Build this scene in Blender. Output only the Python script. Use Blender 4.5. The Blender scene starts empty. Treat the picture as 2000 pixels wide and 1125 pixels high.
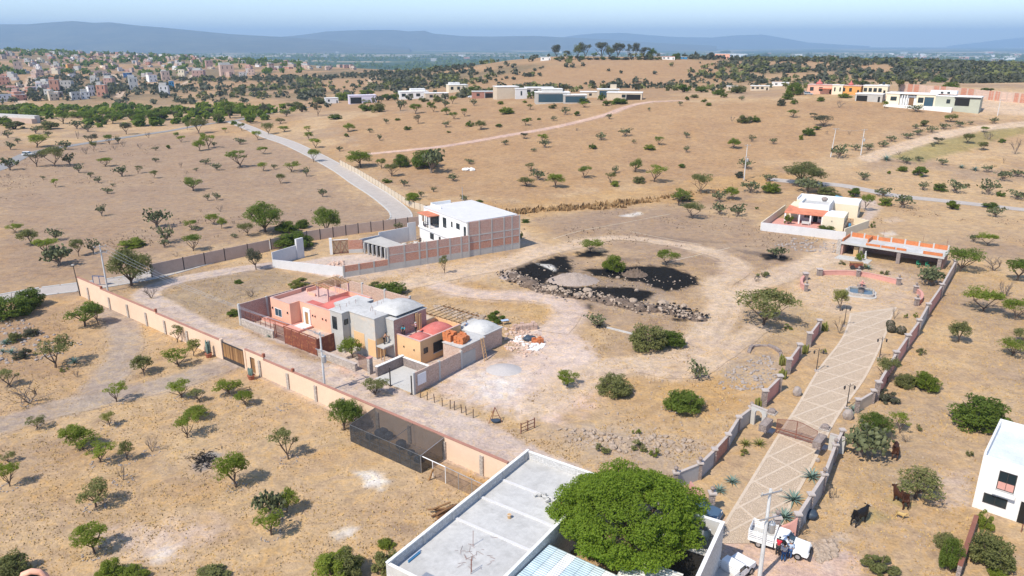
import bpy, bmesh, math, random
import numpy as np
from mathutils import Vector, Matrix, Euler

S = bpy.context.scene
COL = S.collection
R = math.radians
rng = random.Random(7)
nr = np.random.RandomState(11)

# ------------------------------------------------------------------ camera, sky, sun, exposure
CAM_H = 42.0
PITCH = 18.33
cam = bpy.data.objects.new('camera', bpy.data.cameras.new('camera'))
COL.objects.link(cam)
cam.location = (0, 0, CAM_H)
cam.rotation_euler = (R(90 - PITCH), 0, 0)
cam.data.sensor_width = 36
cam.data.lens = 36 * 1440 / 2000
cam.data.clip_start = 0.5
cam.data.clip_end = 90000
S.camera = cam

SUN_EL = 51.0
W = bpy.data.worlds.new('World')
S.world = W
W.use_nodes = True
wn = W.node_tree
bg = wn.nodes['Background']
sky = wn.nodes.new('ShaderNodeTexSky')
sky.sky_type = 'NISHITA'
sky.sun_disc = False
sky.sun_elevation = R(SUN_EL)
sky.sun_rotation = R(225)
sky.altitude = 1900
sky.air_density = 1.0
sky.dust_density = 0.6
sky.ozone_density = 2.2
tint = wn.nodes.new('ShaderNodeMix'); tint.data_type = 'RGBA'; tint.blend_type = 'MULTIPLY'
tint.inputs[0].default_value = 1; tint.inputs[7].default_value = (1.08, 1.02, 1.0, 1)
wn.links.new(sky.outputs[0], tint.inputs[6]); wn.links.new(tint.outputs[2], bg.inputs[0])
bg.inputs[1].default_value = 0.15

sun = bpy.data.objects.new('sun', bpy.data.lights.new('sun', 'SUN'))
COL.objects.link(sun)
sun.data.energy = 3.9
sun.data.angle = R(0.9)
sun.data.color = (1.0, 0.92, 0.79)
sd = Vector((math.cos(R(SUN_EL)) * .707, math.cos(R(SUN_EL)) * .707, -math.sin(R(SUN_EL))))
sun.rotation_euler = sd.to_track_quat('-Z', 'Y').to_euler()
sun.location = (-60, -60, 120)

S.view_settings.view_transform = 'Standard'
S.view_settings.look = 'None'
S.view_settings.gamma = 1
S.view_settings.use_curve_mapping = False
S.view_settings.exposure = 0.60
S.render.engine = 'CYCLES'
S.cycles.max_bounces = 5
S.cycles.diffuse_bounces = 3
S.cycles.transparent_max_bounces = 12
S.cycles.volume_bounces = 0

HAZE = 1.0e-4
HAZE_COL = (0.47, 0.71, 1.0)

# ------------------------------------------------------------------ small maths
def smooth(a, b, x):
    t = np.clip((x - a) / (b - a), 0, 1)
    return t * t * (3 - 2 * t)

def hash2(ix, iy, seed):
    h = (ix.astype(np.int64) * 374761393 + iy.astype(np.int64) * 668265263 + seed * 974711) & 0x7fffffff
    h = ((h ^ (h >> 13)) * 1274126177) & 0x7fffffff
    h = h ^ (h >> 16)
    return (h & 0xffff) / 65535.0

def vnoise(x, y, seed=0):
    x = np.asarray(x, float); y = np.asarray(y, float)
    ix = np.floor(x); iy = np.floor(y)
    fx = x - ix; fy = y - iy
    fx = fx * fx * (3 - 2 * fx); fy = fy * fy * (3 - 2 * fy)
    a = hash2(ix, iy, seed); b = hash2(ix + 1, iy, seed)
    c = hash2(ix, iy + 1, seed); d = hash2(ix + 1, iy + 1, seed)
    return (a + (b - a) * fx) * (1 - fy) + (c + (d - c) * fx) * fy

def fbm(x, y, oct=4, seed=0):
    v = 0; a = .5; t = 0
    for i in range(oct):
        v = v + a * vnoise(x * 2 ** i, y * 2 ** i, seed + i); t += a; a *= .5
    return v / t

# ------------------------------------------------------------------ terrain height (metres; the near plateau is level)
A_K = [-.9, -.66, -.46, -.33, -.23, -.13, -.066, 0, .05, .2, .3, .46, .66, .9]
DC_K = [1900, 1900, 1950, 1500, 1200, 1000, 950, 900, 900, 900, 900, 900, 900, 900]
ZC_K = [25, 24, 13, 6, 4, 6, 12, 22, 26, 26.5, 23, 21, 17, 15]
ZP_K = [0, 0, 0, 2, 5, 9, 11, 13, 14, 15, 16, 19, 21, 22]
ZD_K = [-8, -7, -6, -5, -3, 0, 3, 6, 8, 9, 10, 12, 13, 14]
def TZ(x, y):
    x = np.asarray(x, float); y = np.asarray(y, float)
    d = np.maximum(y, 1.0)
    a = np.clip(x / d, -.9, .9)
    dc = np.interp(a, A_K, DC_K); zc = np.interp(a, A_K, ZC_K)
    zp = np.interp(a, A_K, ZP_K); zd = np.interp(a, A_K, ZD_K)
    z = zp * smooth(190, 400, d)
    z = z + (zd - zp) * smooth(400, 620, d)
    z = z + (zc - zd) * smooth(620, dc, d)
    z = z + (-60 - zc) * smooth(dc, dc + 1500, d)
    n1 = fbm(x / 90, y / 90, 3, 3) - .5
    n2 = fbm(x / 420, y / 420, 4, 9) - .5
    k = 1 - .85 * smooth(dc, dc + 1600, d)
    return z + 2.2 * n1 * smooth(200, 420, d) * k + 7 * n2 * smooth(560, 900, d) * k

_c, _s = math.cos(R(PITCH)), math.sin(R(PITCH))
_T = np.geomspace(30, 40000, 900)
def G(px, py, z=None):
    """the point of the ground (or of the level z) that the photograph shows at this spot"""
    u = (px - 1000) / 1440.; v = (562.5 - py) / 1440.
    dx, dy, dz = u, _c + v * _s, -_s + v * _c
    if z is not None:
        t = (z - CAM_H) / dz
        return Vector((dx * t, dy * t, z))
    if dz < -1e-6:
        t = -CAM_H / dz
        if dy * t < 185:
            return Vector((dx * t, dy * t, 0))
    X = dx * _T; Y = dy * _T; Z = CAM_H + dz * _T
    below = Z < TZ(X, Y)
    i = int(np.argmax(below))
    if not below[i]:
        i = len(_T) - 1
    lo, hi = _T[max(i - 1, 0)], _T[i]
    for _ in range(24):
        m = (lo + hi) / 2
        if CAM_H + dz * m < float(TZ(dx * m, dy * m)): hi = m
        else: lo = m
    return Vector((dx * hi, dy * hi, float(TZ(dx * hi, dy * hi))))

ORG = {0: (0, 0, 1), 1: (0, 0, 2.857), 2: (600, 0, 2.857), 3: (1300, 0, 2.857), 4: (0, 366, 2.857), 5: (650, 366, 2.857),
       6: (1300, 366, 2.857), 7: (0, 731, 2.857), 8: (650, 731, 2.857), 9: (1300, 731, 2.857)}
def PX(r, x, y):
    o = ORG[r]
    return (o[0] + x / o[2], o[1] + y / o[2])
def pxm(p):      # photograph pixels per metre at a point
    return 1440 / (p[1] * _c - (p[2] - CAM_H) * _s)

# ------------------------------------------------------------------ object helpers
def tag(o, label=None, cat=None, group=None, kind=None):
    if label: o['label'] = label
    if cat: o['category'] = cat
    if group: o['group'] = group
    if kind: o['kind'] = kind
    return o

def thing(name, label, cat, loc=(0, 0, 0), rz=0, group=None):
    o = bpy.data.objects.new(name, None)
    o.empty_display_size = .3
    COL.objects.link(o)
    o.location = loc
    o.rotation_euler = (0, 0, rz)
    return tag(o, label, cat, group)

def link(name, me, parent=None, m=None):
    o = bpy.data.objects.new(name, me)
    COL.objects.link(o)
    if m is not None:
        if len(me.materials) == 0: me.materials.append(m)
        elif me.materials[0] is not m:
            o.material_slots[0].link = 'OBJECT'
            o.material_slots[0].material = m
    if parent is not None: o.parent = parent
    return o

_ICO = {}
def ico(n):
    if n not in _ICO:
        bm = bmesh.new()
        bmesh.ops.create_icosphere(bm, subdivisions=n, radius=1)
        bm.verts.ensure_lookup_table()
        _ICO[n] = ([tuple(v.co) for v in bm.verts], [tuple(v.index for v in f.verts) for f in bm.faces])
        bm.free()
    return _ICO[n]

class M:
    def __init__(s): s.v = []; s.f = []
    def add(s, vs, fs):
        k = len(s.v)
        s.v.extend(vs)
        s.f.extend([tuple(i + k for i in f) for f in fs])
        return s
    def box(s, x0, y0, z0, x1, y1, z1):
        return s.prism([(x0, y0), (x1, y0), (x1, y1), (x0, y1)], z0, z1)
    def prism(s, poly, z0, z1):
        a = sum(p[0] * q[1] - q[0] * p[1] for p, q in zip(poly, poly[1:] + poly[:1]))
        if a < 0: poly = poly[::-1]
        n = len(poly)
        zt = z1 if isinstance(z1, (list, tuple)) else [z1] * n
        if a < 0 and isinstance(z1, (list, tuple)): zt = list(zt)[::-1]
        vs = [(p[0], p[1], z0) for p in poly] + [(p[0], p[1], t) for p, t in zip(poly, zt)]
        fs = [tuple(range(n))[::-1], tuple(range(n, 2 * n))]
        fs += [(i, (i + 1) % n, n + (i + 1) % n, n + i) for i in range(n)]
        return s.add(vs, fs)
    def seg(s, p, q, w, z0, z1, z1b=None):      # wall-like box along p-q
        d = Vector((q[0] - p[0], q[1] - p[1])).normalized()
        n = Vector((-d.y, d.x)) * w / 2
        poly = [(p[0] - n.x, p[1] - n.y), (q[0] - n.x, q[1] - n.y), (q[0] + n.x, q[1] + n.y), (p[0] + n.x, p[1] + n.y)]
        zb = z1 if z1b is None else z1b
        return s.prism(poly, z0, [z1, zb, zb, z1])
    def tube(s, pts, rs, n=6, cap=True):
        pts = [Vector(p) for p in pts]
        if not isinstance(rs, (list, tuple)): rs = [rs] * len(pts)
        vs = []; fs = []
        for i, p in enumerate(pts):
            t = (pts[min(i + 1, len(pts) - 1)] - pts[max(i - 1, 0)])
            if t.length < 1e-6: t = Vector((0, 0, 1))
            t.normalize()
            a = t.cross(Vector((1, 0, 0)) if abs(t.x) < .8 else Vector((0, 1, 0))).normalized()
            b = t.cross(a)
            for k in range(n):
                th = 2 * math.pi * k / n
                w = p + (a * math.cos(th) + b * math.sin(th)) * rs[i]
                vs.append(tuple(w))
        for i in range(len(pts) - 1):
            for k in range(n):
                fs.append((i * n + k, i * n + (k + 1) % n, (i + 1) * n + (k + 1) % n, (i + 1) * n + k))
        if cap:
            fs.append(tuple(range(n))[::-1])
            fs.append(tuple((len(pts) - 1) * n + k for k in range(n)))
        return s.add(vs, fs)
    def blob(s, c, r, n=1, jit=.18, seed=0):
        vs, fs = ico(n)
        q = random.Random(seed)
        if not isinstance(r, (list, tuple)): r = (r, r, r)
        out = []
        for v in vs:
            k = 1 + q.uniform(-jit, jit)
            out.append((c[0] + v[0] * r[0] * k, c[1] + v[1] * r[1] * k, c[2] + v[2] * r[2] * k))
        return s.add(out, fs)
    def lathe(s, prof, cx=0, cy=0, n=12, z=0):
        vs = []; fs = []
        for (r, h) in prof:
            for k in range(n):
                th = 2 * math.pi * k / n
                vs.append((cx + r * math.cos(th), cy + r * math.sin(th), z + h))
        for i in range(len(prof) - 1):
            for k in range(n):
                fs.append((i * n + k, i * n + (k + 1) % n, (i + 1) * n + (k + 1) % n, (i + 1) * n + k))
        fs.append(tuple(range(n))[::-1]); fs.append(tuple((len(prof) - 1) * n + k for k in range(n)))
        return s.add(vs, fs)
    def vault(s, x0, y0, x1, y1, z, h, n=10):     # shallow square dome
        vs = []; fs = []
        for j in range(n + 1):
            for i in range(n + 1):
                u = 2 * i / n - 1; v = 2 * j / n - 1
                k = max(0, 1 - abs(u) ** 2.2) ** .6 * max(0, 1 - abs(v) ** 2.2) ** .6
                vs.append((x0 + (x1 - x0) * i / n, y0 + (y1 - y0) * j / n, z + h * k))
        for j in range(n):
            for i in range(n):
                a = j * (n + 1) + i
                fs.append((a, a + 1, a + n + 2, a + n + 1))
        return s.add(vs, fs)
    def build(s, name, m, parent=None, sm=False):
        me = bpy.data.meshes.new(name)
        me.from_pydata(s.v, [], s.f)
        me.materials.append(m)
        if sm: me.shade_smooth()
        me.update()
        o = bpy.data.objects.new(name, me)
        COL.objects.link(o)
        if parent is not None: o.parent = parent
        return o

def bx(name, m, parent, *boxes):
    mb = M()
    for b in boxes: mb.box(*b)
    return mb.build(name, m, parent)

# ------------------------------------------------------------------ materials
def nodes(name):
    m = bpy.data.materials.new(name)
    m.use_nodes = True
    nt = m.node_tree
    return m, nt, nt.nodes['Principled BSDF']

def N(nt, t, **kw):
    n = nt.nodes.new('ShaderNode' + t)
    for k, v in kw.items():
        if k in n.inputs.keys(): n.inputs[k].default_value = v
        else: setattr(n, k, v)
    return n

def mixrgb(nt, blend, fac, a, b):
    n = nt.nodes.new('ShaderNodeMix')
    n.data_type = 'RGBA'; n.blend_type = blend
    for i, v in ((0, fac), (6, a), (7, b)):
        if hasattr(v, 'links'): nt.links.new(v, n.inputs[i])
        else: n.inputs[i].default_value = v if i == 0 else ((*v, 1) if len(v) == 3 else v)
    return n.outputs[2]

def ramp(nt, src, stops):
    r = nt.nodes.new('ShaderNodeValToRGB')
    e = r.color_ramp.elements
    while len(e) < len(stops): e.new(.5)
    for el, (p, c) in zip(e, stops):
        el.position = p
        el.color = (c, c, c, 1) if not isinstance(c, tuple) else (*c, 1)
    nt.links.new(src, r.inputs[0])
    return r.outputs[0]

def objco(nt, wall=False):
    tc = nt.nodes.new('ShaderNodeTexCoord')
    if not wall: return tc.outputs['Object']
    sp = nt.nodes.new('ShaderNodeSeparateXYZ'); nt.links.new(tc.outputs['Object'], sp.inputs[0])
    ad = nt.nodes.new('ShaderNodeMath'); ad.operation = 'ADD'
    nt.links.new(sp.outputs[0], ad.inputs[0]); nt.links.new(sp.outputs[1], ad.inputs[1])
    cb = nt.nodes.new('ShaderNodeCombineXYZ')
    nt.links.new(ad.outputs[0], cb.inputs[0]); nt.links.new(sp.outputs[2], cb.inputs[1])
    return cb.outputs[0]

def bump(nt, bs, src, dist=.02, strength=.5):
    b = nt.nodes.new('ShaderNodeBump')
    b.inputs['Strength'].default_value = strength; b.inputs['Distance'].default_value = dist
    nt.links.new(src, b.inputs['Height']); nt.links.new(b.outputs[0], bs.inputs['Normal'])

def plaster(name, col, rough=.85, var=.16, stain=.25, scale=.6, stain_col=None, bmp=.012, metal=0):
    """matt surface with soft blotches, fine grain and worn stains"""
    m, nt, bs = nodes(name)
    co = objco(nt)
    n1 = N(nt, 'TexNoise', Scale=scale, Detail=5.0, Roughness=.6)
    n2 = N(nt, 'TexNoise', Scale=scale * 9, Detail=4.0, Roughness=.65)
    n3 = N(nt, 'TexNoise', Scale=scale * 2.3, Detail=6.0, Roughness=.7)
    for n in (n1, n2, n3): nt.links.new(co, n.inputs['Vector'])
    c = mixrgb(nt, 'MULTIPLY', 1.0, col, ramp(nt, n1.outputs[0], [(.25, 1 - var), (.75, 1 + var * .5)]))
    c = mixrgb(nt, 'MULTIPLY', 1.0, c, ramp(nt, n2.outputs[0], [(.3, 1 - var * .6), (.7, 1 + var * .4)]))
    sc = stain_col or tuple(v * .55 for v in col)
    c = mixrgb(nt, 'MIX', ramp(nt, n3.outputs[0], [(.52, 0.0), (.75, stain)]), c, sc)
    nt.links.new(c, bs.inputs['Base Color'])
    bs.inputs['Roughness'].default_value = rough
    bs.inputs['Metallic'].default_value = metal
    bs.inputs['Specular IOR Level'].default_value = .25
    if bmp: bump(nt, bs, n2.outputs[0], bmp)
    return m

def brickmat(name, c1, c2, mortar, bw=.28, bh=.14, wear=.35, wear_col=(.42, .36, .33)):
    m, nt, bs = nodes(name)
    co = objco(nt, True)
    b = nt.nodes.new('ShaderNodeTexBrick')
    nt.links.new(co, b.inputs['Vector'])
    for k, v in (('Color1', (*c1, 1)), ('Color2', (*c2, 1)), ('Mortar', (*mortar, 1)), ('Scale', 1.0), ('Mortar Size', .012),
                 ('Brick Width', bw), ('Row Height', bh), ('Bias', 0.0)):
        b.inputs[k].default_value = v
    n = N(nt, 'TexNoise', Scale=.8, Detail=6.0, Roughness=.7); nt.links.new(co, n.inputs['Vector'])
    n2 = N(nt, 'TexNoise', Scale=5.0, Detail=3.0); nt.links.new(co, n2.inputs['Vector'])
    c = mixrgb(nt, 'MIX', ramp(nt, n.outputs[0], [(.42, 0.0), (.72, wear)]), b.outputs[0], wear_col)
    c = mixrgb(nt, 'MULTIPLY', 1.0, c, ramp(nt, n2.outputs[0], [(.3, .78), (.7, 1.15)]))
    nt.links.new(c, bs.inputs['Base Color'])
    bs.inputs['Roughness'].default_value = .9
    bump(nt, bs, b.outputs[1], -.012, .7)
    return m

def stonemat(name, col, col2, scale=3.2, mortar=(.30, .27, .25)):
    m, nt, bs = nodes(name)
    co = objco(nt)
    v = N(nt, 'TexVoronoi', Scale=scale); v.feature = 'F1'
    e = N(nt, 'TexVoronoi', Scale=scale); e.feature = 'DISTANCE_TO_EDGE'
    for n in (v, e): nt.links.new(co, n.inputs['Vector'])
    sp = nt.nodes.new('ShaderNodeSeparateXYZ'); nt.links.new(v.outputs['Color'], sp.inputs[0])
    c = mixrgb(nt, 'MIX', sp.outputs[0], col, col2)
    c = mixrgb(nt, 'MIX', ramp(nt, e.outputs[0], [(.02, 1.0), (.09, 0.0)]), c, mortar)
    nt.links.new(c, bs.inputs['Base Color'])
    bs.inputs['Roughness'].default_value = .9
    bump(nt, bs, ramp(nt, e.outputs[0], [(0, 0.0), (.15, 1.0)]), .05, .8)
    return m

def glassmat(name, col=(.02, .03, .035), rough=.12):
    m, nt, bs = nodes(name)
    bs.inputs['Base Color'].default_value = (*col, 1)
    bs.inputs['Roughness'].default_value = rough
    bs.inputs['Specular IOR Level'].default_value = .6
    return m

def leafmat(name, col, col2, tr=.28):
    m, nt, bs = nodes(name)
    oi = nt.nodes.new('ShaderNodeObjectInfo')
    geo = nt.nodes.new('ShaderNodeNewGeometry')
    co = objco(nt)
    n = N(nt, 'TexNoise', Scale=.75, Detail=4.0); nt.links.new(co, n.inputs['Vector'])
    f = nt.nodes.new('ShaderNodeMath'); f.operation = 'MULTIPLY_ADD'
    nt.links.new(geo.outputs['Random Per Island'], f.inputs[0]); f.inputs[1].default_value = .45
    g = nt.nodes.new('ShaderNodeMath'); g.operation = 'MULTIPLY_ADD'
    nt.links.new(oi.outputs['Random'], g.inputs[0]); g.inputs[1].default_value = .45; 
    nt.links.new(n.outputs[0], g.inputs[2])
    h = nt.nodes.new('ShaderNodeMath'); h.operation = 'SUBTRACT'; nt.links.new(g.outputs[0], h.inputs[0]); h.inputs[1].default_value = .38
    nt.links.new(h.outputs[0], f.inputs[2]); f.use_clamp = True
    c = mixrgb(nt, 'MIX', f.outputs[0], col, col2)
    nt.links.new(c, bs.inputs['Base Color'])
    bs.inputs['Roughness'].default_value = .65
    bs.inputs['Specular IOR Level'].default_value = .2
    t = nt.nodes.new('ShaderNodeBsdfTranslucent')
    c2 = mixrgb(nt, 'MULTIPLY', 1.0, c, (1.3, 1.35, .6))
    nt.links.new(c2, t.inputs[0])
    mx = nt.nodes.new('ShaderNodeMixShader'); mx.inputs[0].default_value = tr
    nt.links.new(bs.outputs[0], mx.inputs[1]); nt.links.new(t.outputs[0], mx.inputs[2])
    nt.links.new(mx.outputs[0], nt.nodes['Material Output'].inputs[0])
    return m

def plankmat(name, col, col2):
    m, nt, bs = nodes(name)
    oi = nt.nodes.new('ShaderNodeObjectInfo')
    co = objco(nt)
    mp = N(nt, 'Mapping'); mp.inputs['Scale'].default_value = (9, 9, .8); nt.links.new(co, mp.inputs[0])
    n = N(nt, 'TexNoise', Scale=1.0, Detail=5.0, Roughness=.7); nt.links.new(mp.outputs[0], n.inputs['Vector'])
    c = mixrgb(nt, 'MIX', oi.outputs['Random'], col, col2)
    c = mixrgb(nt, 'MULTIPLY', 1.0, c, ramp(nt, n.outputs[0], [(.3, .6), (.7, 1.25)]))
    nt.links.new(c, bs.inputs['Base Color']); bs.inputs['Roughness'].default_value = .75
    return m

def corrug(name, cols, pitch=.25, axis='X', rough=.45, seg=1.1):
    m, nt, bs = nodes(name)
    co = objco(nt)
    sp = nt.nodes.new('ShaderNodeSeparateXYZ'); nt.links.new(co, sp.inputs[0])
    n = N(nt, 'TexNoise', Scale=.9, Detail=4.0); nt.links.new(co, n.inputs['Vector'])
    c = mixrgb(nt, 'MULTIPLY', 1.0, cols, ramp(nt, n.outputs[0], [(.3, .8), (.7, 1.15)]))
    nt.links.new(c, bs.inputs['Base Color'])
    bs.inputs['Roughness'].default_value = rough
    mu = nt.nodes.new('ShaderNodeMath'); mu.operation = 'MULTIPLY'; nt.links.new(sp.outputs[axis], mu.inputs[0]); mu.inputs[1].default_value = 6.283 / pitch
    si = nt.nodes.new('ShaderNodeMath'); si.operation = 'SINE'; nt.links.new(mu.outputs[0], si.inputs[0])
    bump(nt, bs, si.outputs[0], .03, .6)
    return m

def netmat(name, col, alpha):
    m, nt, bs = nodes(name)
    co = objco(nt)
    n = N(nt, 'TexNoise', Scale=1.4, Detail=4.0); nt.links.new(co, n.inputs['Vector'])
    c = mixrgb(nt, 'MULTIPLY', 1.0, col, ramp(nt, n.outputs[0], [(.3, .7), (.7, 1.4)]))
    nt.links.new(c, bs.inputs['Base Color'])
    bs.inputs['Roughness'].default_value = .8
    t = nt.nodes.new('ShaderNodeBsdfTransparent')
    mx = nt.nodes.new('ShaderNodeMixShader'); mx.inputs[0].default_value = alpha
    nt.links.new(t.outputs[0], mx.inputs[1]); nt.links.new(bs.outputs[0], mx.inputs[2])
    nt.links.new(mx.outputs[0], nt.nodes['Material Output'].inputs[0])
    return m

MT = dict(
    orange=plaster('orange_render', (.70, .52, .385), stain=.12, var=.07, scale=.35),
    cap=plaster('red_brown_cap', (.40, .20, .15)),
    pink=plaster('pink_render', (.78, .42, .30), stain=.12, var=.08, scale=.4),
    peach=plaster('peach_render', (.70, .45, .24), stain=.10, var=.07, scale=.4),
    redroof=plaster('red_sealed_roof', (.52, .15, .13), var=.2, stain=.35, stain_col=(.62, .34, .30)),
    pinkroof=plaster('dusty_pink_roof', (.58, .40, .36), var=.15, stain=.3),
    grey=plaster('grey_cement', (.46, .44, .41), stain=.3, var=.14),
    greyp=plaster('part_painted_cement', (.50, .47, .43), stain=.85, var=.12, stain_col=(.70, .50, .32), scale=.25),
    lgrey=plaster('pale_cement', (.50, .49, .47), stain=.25, var=.12),
    slab=plaster('concrete_roof_slab', (.52, .515, .505), stain=.8, var=.2, scale=.22, stain_col=(.30, .295, .285)),
    white=plaster('white_render', (.74, .735, .72), stain=.15, var=.07, scale=.4, stain_col=(.66, .64, .60)),
    whitew=plaster('white_dirty_wall', (.60, .595, .60), stain=.2, var=.08, scale=.4),
    cream=plaster('cream_render', (.72, .63, .47), stain=.12, var=.07),
    beige=plaster('beige_render', (.56, .47, .36), stain=.15, var=.08),
    lilac=plaster('lilac_render', (.62, .58, .68), stain=.1, var=.06),
    green=plaster('grey_green_render', (.42, .43, .35), stain=.1, var=.06),
    orange2=plaster('bright_orange_render', (.68, .33, .10), stain=.1),
    rose=plaster('rose_render', (.60, .31, .26), stain=.2, var=.12),
    mauve=plaster('faded_wall', (.50, .38, .31), stain=.25, var=.12),
    brick=brickmat('brick_red', (.44, .15, .085), (.52, .22, .13), (.42, .34, .29), wear=.25),
    brickd=brickmat('brick_dull', (.42, .20, .155), (.50, .28, .215), (.44, .36, .32), wear=.4),
    brickl=brickmat('brick_pale', (.52, .34, .26), (.60, .43, .34), (.50, .44, .38), bw=.4, bh=.2, wear=.4),
    bricko=plaster('new_orange_brick', (.58, .20, .08), stain=.5, var=.2, scale=1.5),
    block=brickmat('grey_block', (.50, .49, .48), (.58, .57, .56), (.42, .41, .40), bw=.4, bh=.2, wear=.25, wear_col=(.5, .5, .5)),
    tile=corrug('clay_tile', (.58, .20, .11), .3, 'X', .8),
    stone=stonemat('rubble_stone', (.38, .33, .29), (.55, .49, .43)),
    darkstone=stonemat('volcanic_stone', (.22, .17, .155), (.36, .29, .26), 4.0, (.28, .24, .215)),
    wallgrey=plaster('weathered_grey_wall', (.43, .42, .415), stain=.35, var=.14, scale=.5),
    palestone=stonemat('pale_pier_stone', (.38, .33, .29), (.56, .50, .44), 5.0, (.38, .33, .29)),
    capstone=plaster('cut_stone', (.48, .42, .385), scale=1.2),
    glass=glassmat('dark_glass'), bluglass=glassmat('blue_glass', (.04, .08, .11), .08),
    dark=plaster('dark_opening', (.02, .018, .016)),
    frame=plaster('dark_metal', (.045, .04, .04), .5, bmp=0),
    whitem=plaster('white_metal', (.78, .78, .78), .45, bmp=0, stain=.08),
    rust=plaster('rusted_steel', (.22, .07, .045), .7, var=.3, stain=.75, scale=.9, stain_col=(.55, .27, .10)),
    rustbar=plaster('rusty_bar', (.24, .10, .07), .7),
    wood=plankmat('old_timber', (.16, .075, .03), (.38, .21, .085)),
    newwood=plankmat('new_timber', (.50, .30, .14), (.60, .40, .20)),
    bark=plaster('bark', (.14, .10, .075), .95, var=.3, scale=3),
    barkp=plaster('pale_bark', (.24, .19, .15), .95, var=.3, scale=3),
    pole=plaster('concrete_pole', (.60, .60, .60), stain=.1),
    steel=plaster('galvanised', (.45, .46, .48), .4, metal=.6, bmp=0),
    black=plaster('black_plastic', (.015, .017, .02), .35, bmp=0, stain=0),
    tank=plaster('black_blue_tank', (.035, .05, .06), .4, bmp=0),
    asphalt=plaster('worn_asphalt', (.27, .26, .255), var=.12, scale=.2),
    paving=plaster('stone_paving', (.43, .385, .35), var=.14, scale=.5),
    rock=plaster('field_rock', (.40, .315, .245), var=.3, scale=2.0, bmp=.04),
    grock=plaster('grey_rock', (.36, .31, .28), var=.3, scale=2.0, bmp=.04),
    gravel=plaster('gravel', (.40, .325, .28), var=.35, scale=5.0, bmp=.08),
    soil=plaster('dark_soil', (.17, .125, .095), var=.4, scale=1.5, bmp=.06, stain=.8, stain_col=(.03, .026, .024)),
    ash=plaster('charred', (.012, .011, .011), var=.5, scale=2.0, bmp=.05, stain=.3, stain_col=(.08, .07, .06)),
    sand=plaster('grey_sand', (.47, .44, .43), var=.12, scale=3.0, bmp=.03),
    blue=plaster('blue_tarp', (.04, .25, .42), .5), tarp=plaster('dark_tarp', (.05, .07, .10), .5),
    whitep=plaster('white_card', (.82, .82, .84), bmp=0),
    net=netmat('shade_net', (.028, .032, .038), .72), net2=netmat('roof_net', (.040, .036, .035), .60), chick=netmat('chicken_wire', (.22, .15, .11), .42),
    terracotta=plaster('terracotta', (.35, .13, .08)),
    tealm=plaster('teal_cloth', (.04, .33, .42)), redm=plaster('red_cloth', (.50, .03, .05)), bluem=plaster('blue_cloth', (.04, .10, .24)), greym=plaster('grey_cloth', (.42, .44, .47)),
    pinkm=plaster('pink_cloth', (.55, .35, .38)), denim=plaster('denim', (.03, .09, .22)), darkc=plaster('dark_cloth', (.03, .03, .035)), lbluem=plaster('light_blue_cloth', (.40, .50, .66)),
    skin=plaster('skin', (.36, .20, .13), bmp=0, stain=0), hair=plaster('dark_hair', (.02, .015, .012), bmp=0),
    cowb=plaster('black_hide', (.012, .011, .012), .6, bmp=0), cowr=plaster('brown_hide', (.060, .022, .011), .6, bmp=0), horn=plaster('horn', (.5, .45, .36), bmp=0),
    carw=plaster('white_paint', (.82, .82, .82), .25, bmp=0, stain=.03, var=.03), carb=plaster('blue_paint', (.07, .12, .19), .25, bmp=0, stain=.03, var=.03),
    tyre=plaster('tyre', (.02, .02, .02), .8, bmp=0), lamp_red=plaster('red_lens', (.4, .02, .02), .3, bmp=0), chrome=plaster('bright_trim', (.6, .6, .6), .25, metal=.8, bmp=0),
    water=glassmat('fountain_water', (.10, .14, .16), .06),
    bluetank=plaster('blue_plastic', (.05, .22, .42), .4, bmp=0),
    straw=plaster('dry_straw', (.52, .36, .15), var=.3, scale=4),
    greenp=plaster('green_plastic', (.06, .34, .20), .4, bmp=0),
)
LF = dict(
    bright=leafmat('leaf_bright', (.115, .158, .018), (.245, .295, .048), .5),
    dark=leafmat('leaf_dark', (.075, .115, .018), (.165, .220, .038), .45),
    olive=leafmat('leaf_olive', (.100, .112, .034), (.190, .195, .070)),
    grey=leafmat('leaf_grey', (.062, .066, .042), (.120, .122, .078)),
    nopal=leafmat('pad_green', (.058, .075, .032), (.140, .150, .072), .05),
    agave=leafmat('agave_blue', (.10, .17, .15), (.20, .28, .24), .08),
    yellow=leafmat('leaf_yellow', (.14, .15, .035), (.25, .25, .07)),
    deep=leafmat('leaf_deep', (.082, .138, .012), (.210, .295, .032), .5),
    dry=leafmat('twig_dry', (.12, .10, .085), (.22, .18, .15), .1),
)

# ------------------------------------------------------------------ the ground: colour by place (soil, straw, dust, char)
C = {k: np.array(v) for k, v in dict(
    GR=(.455, .325, .20), BR=(.31, .225, .165), OR=(.36, .23, .13), DU=(.575, .46, .40), GY=(.515, .425, .38), DV=(.37, .30, .25), PK=(.57, .41, .35),
    CL=(.555, .43, .325), BK=(.012, .011, .0105), DB=(.20, .15, .12), WH=(.70, .68, .66), AS=(.26, .25, .25), GN=(.20, .20, .06),
    GRV=(.45, .385, .345), OC=(.44, .28, .13), RU=(.40, .32, .25), HB=(.30, .235, .17), RD=(.60, .33, .22)).items()}

def W2(reg, pts):
    return [tuple(G(*PX(reg, x, y))[:2]) for x, y in pts]

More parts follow.
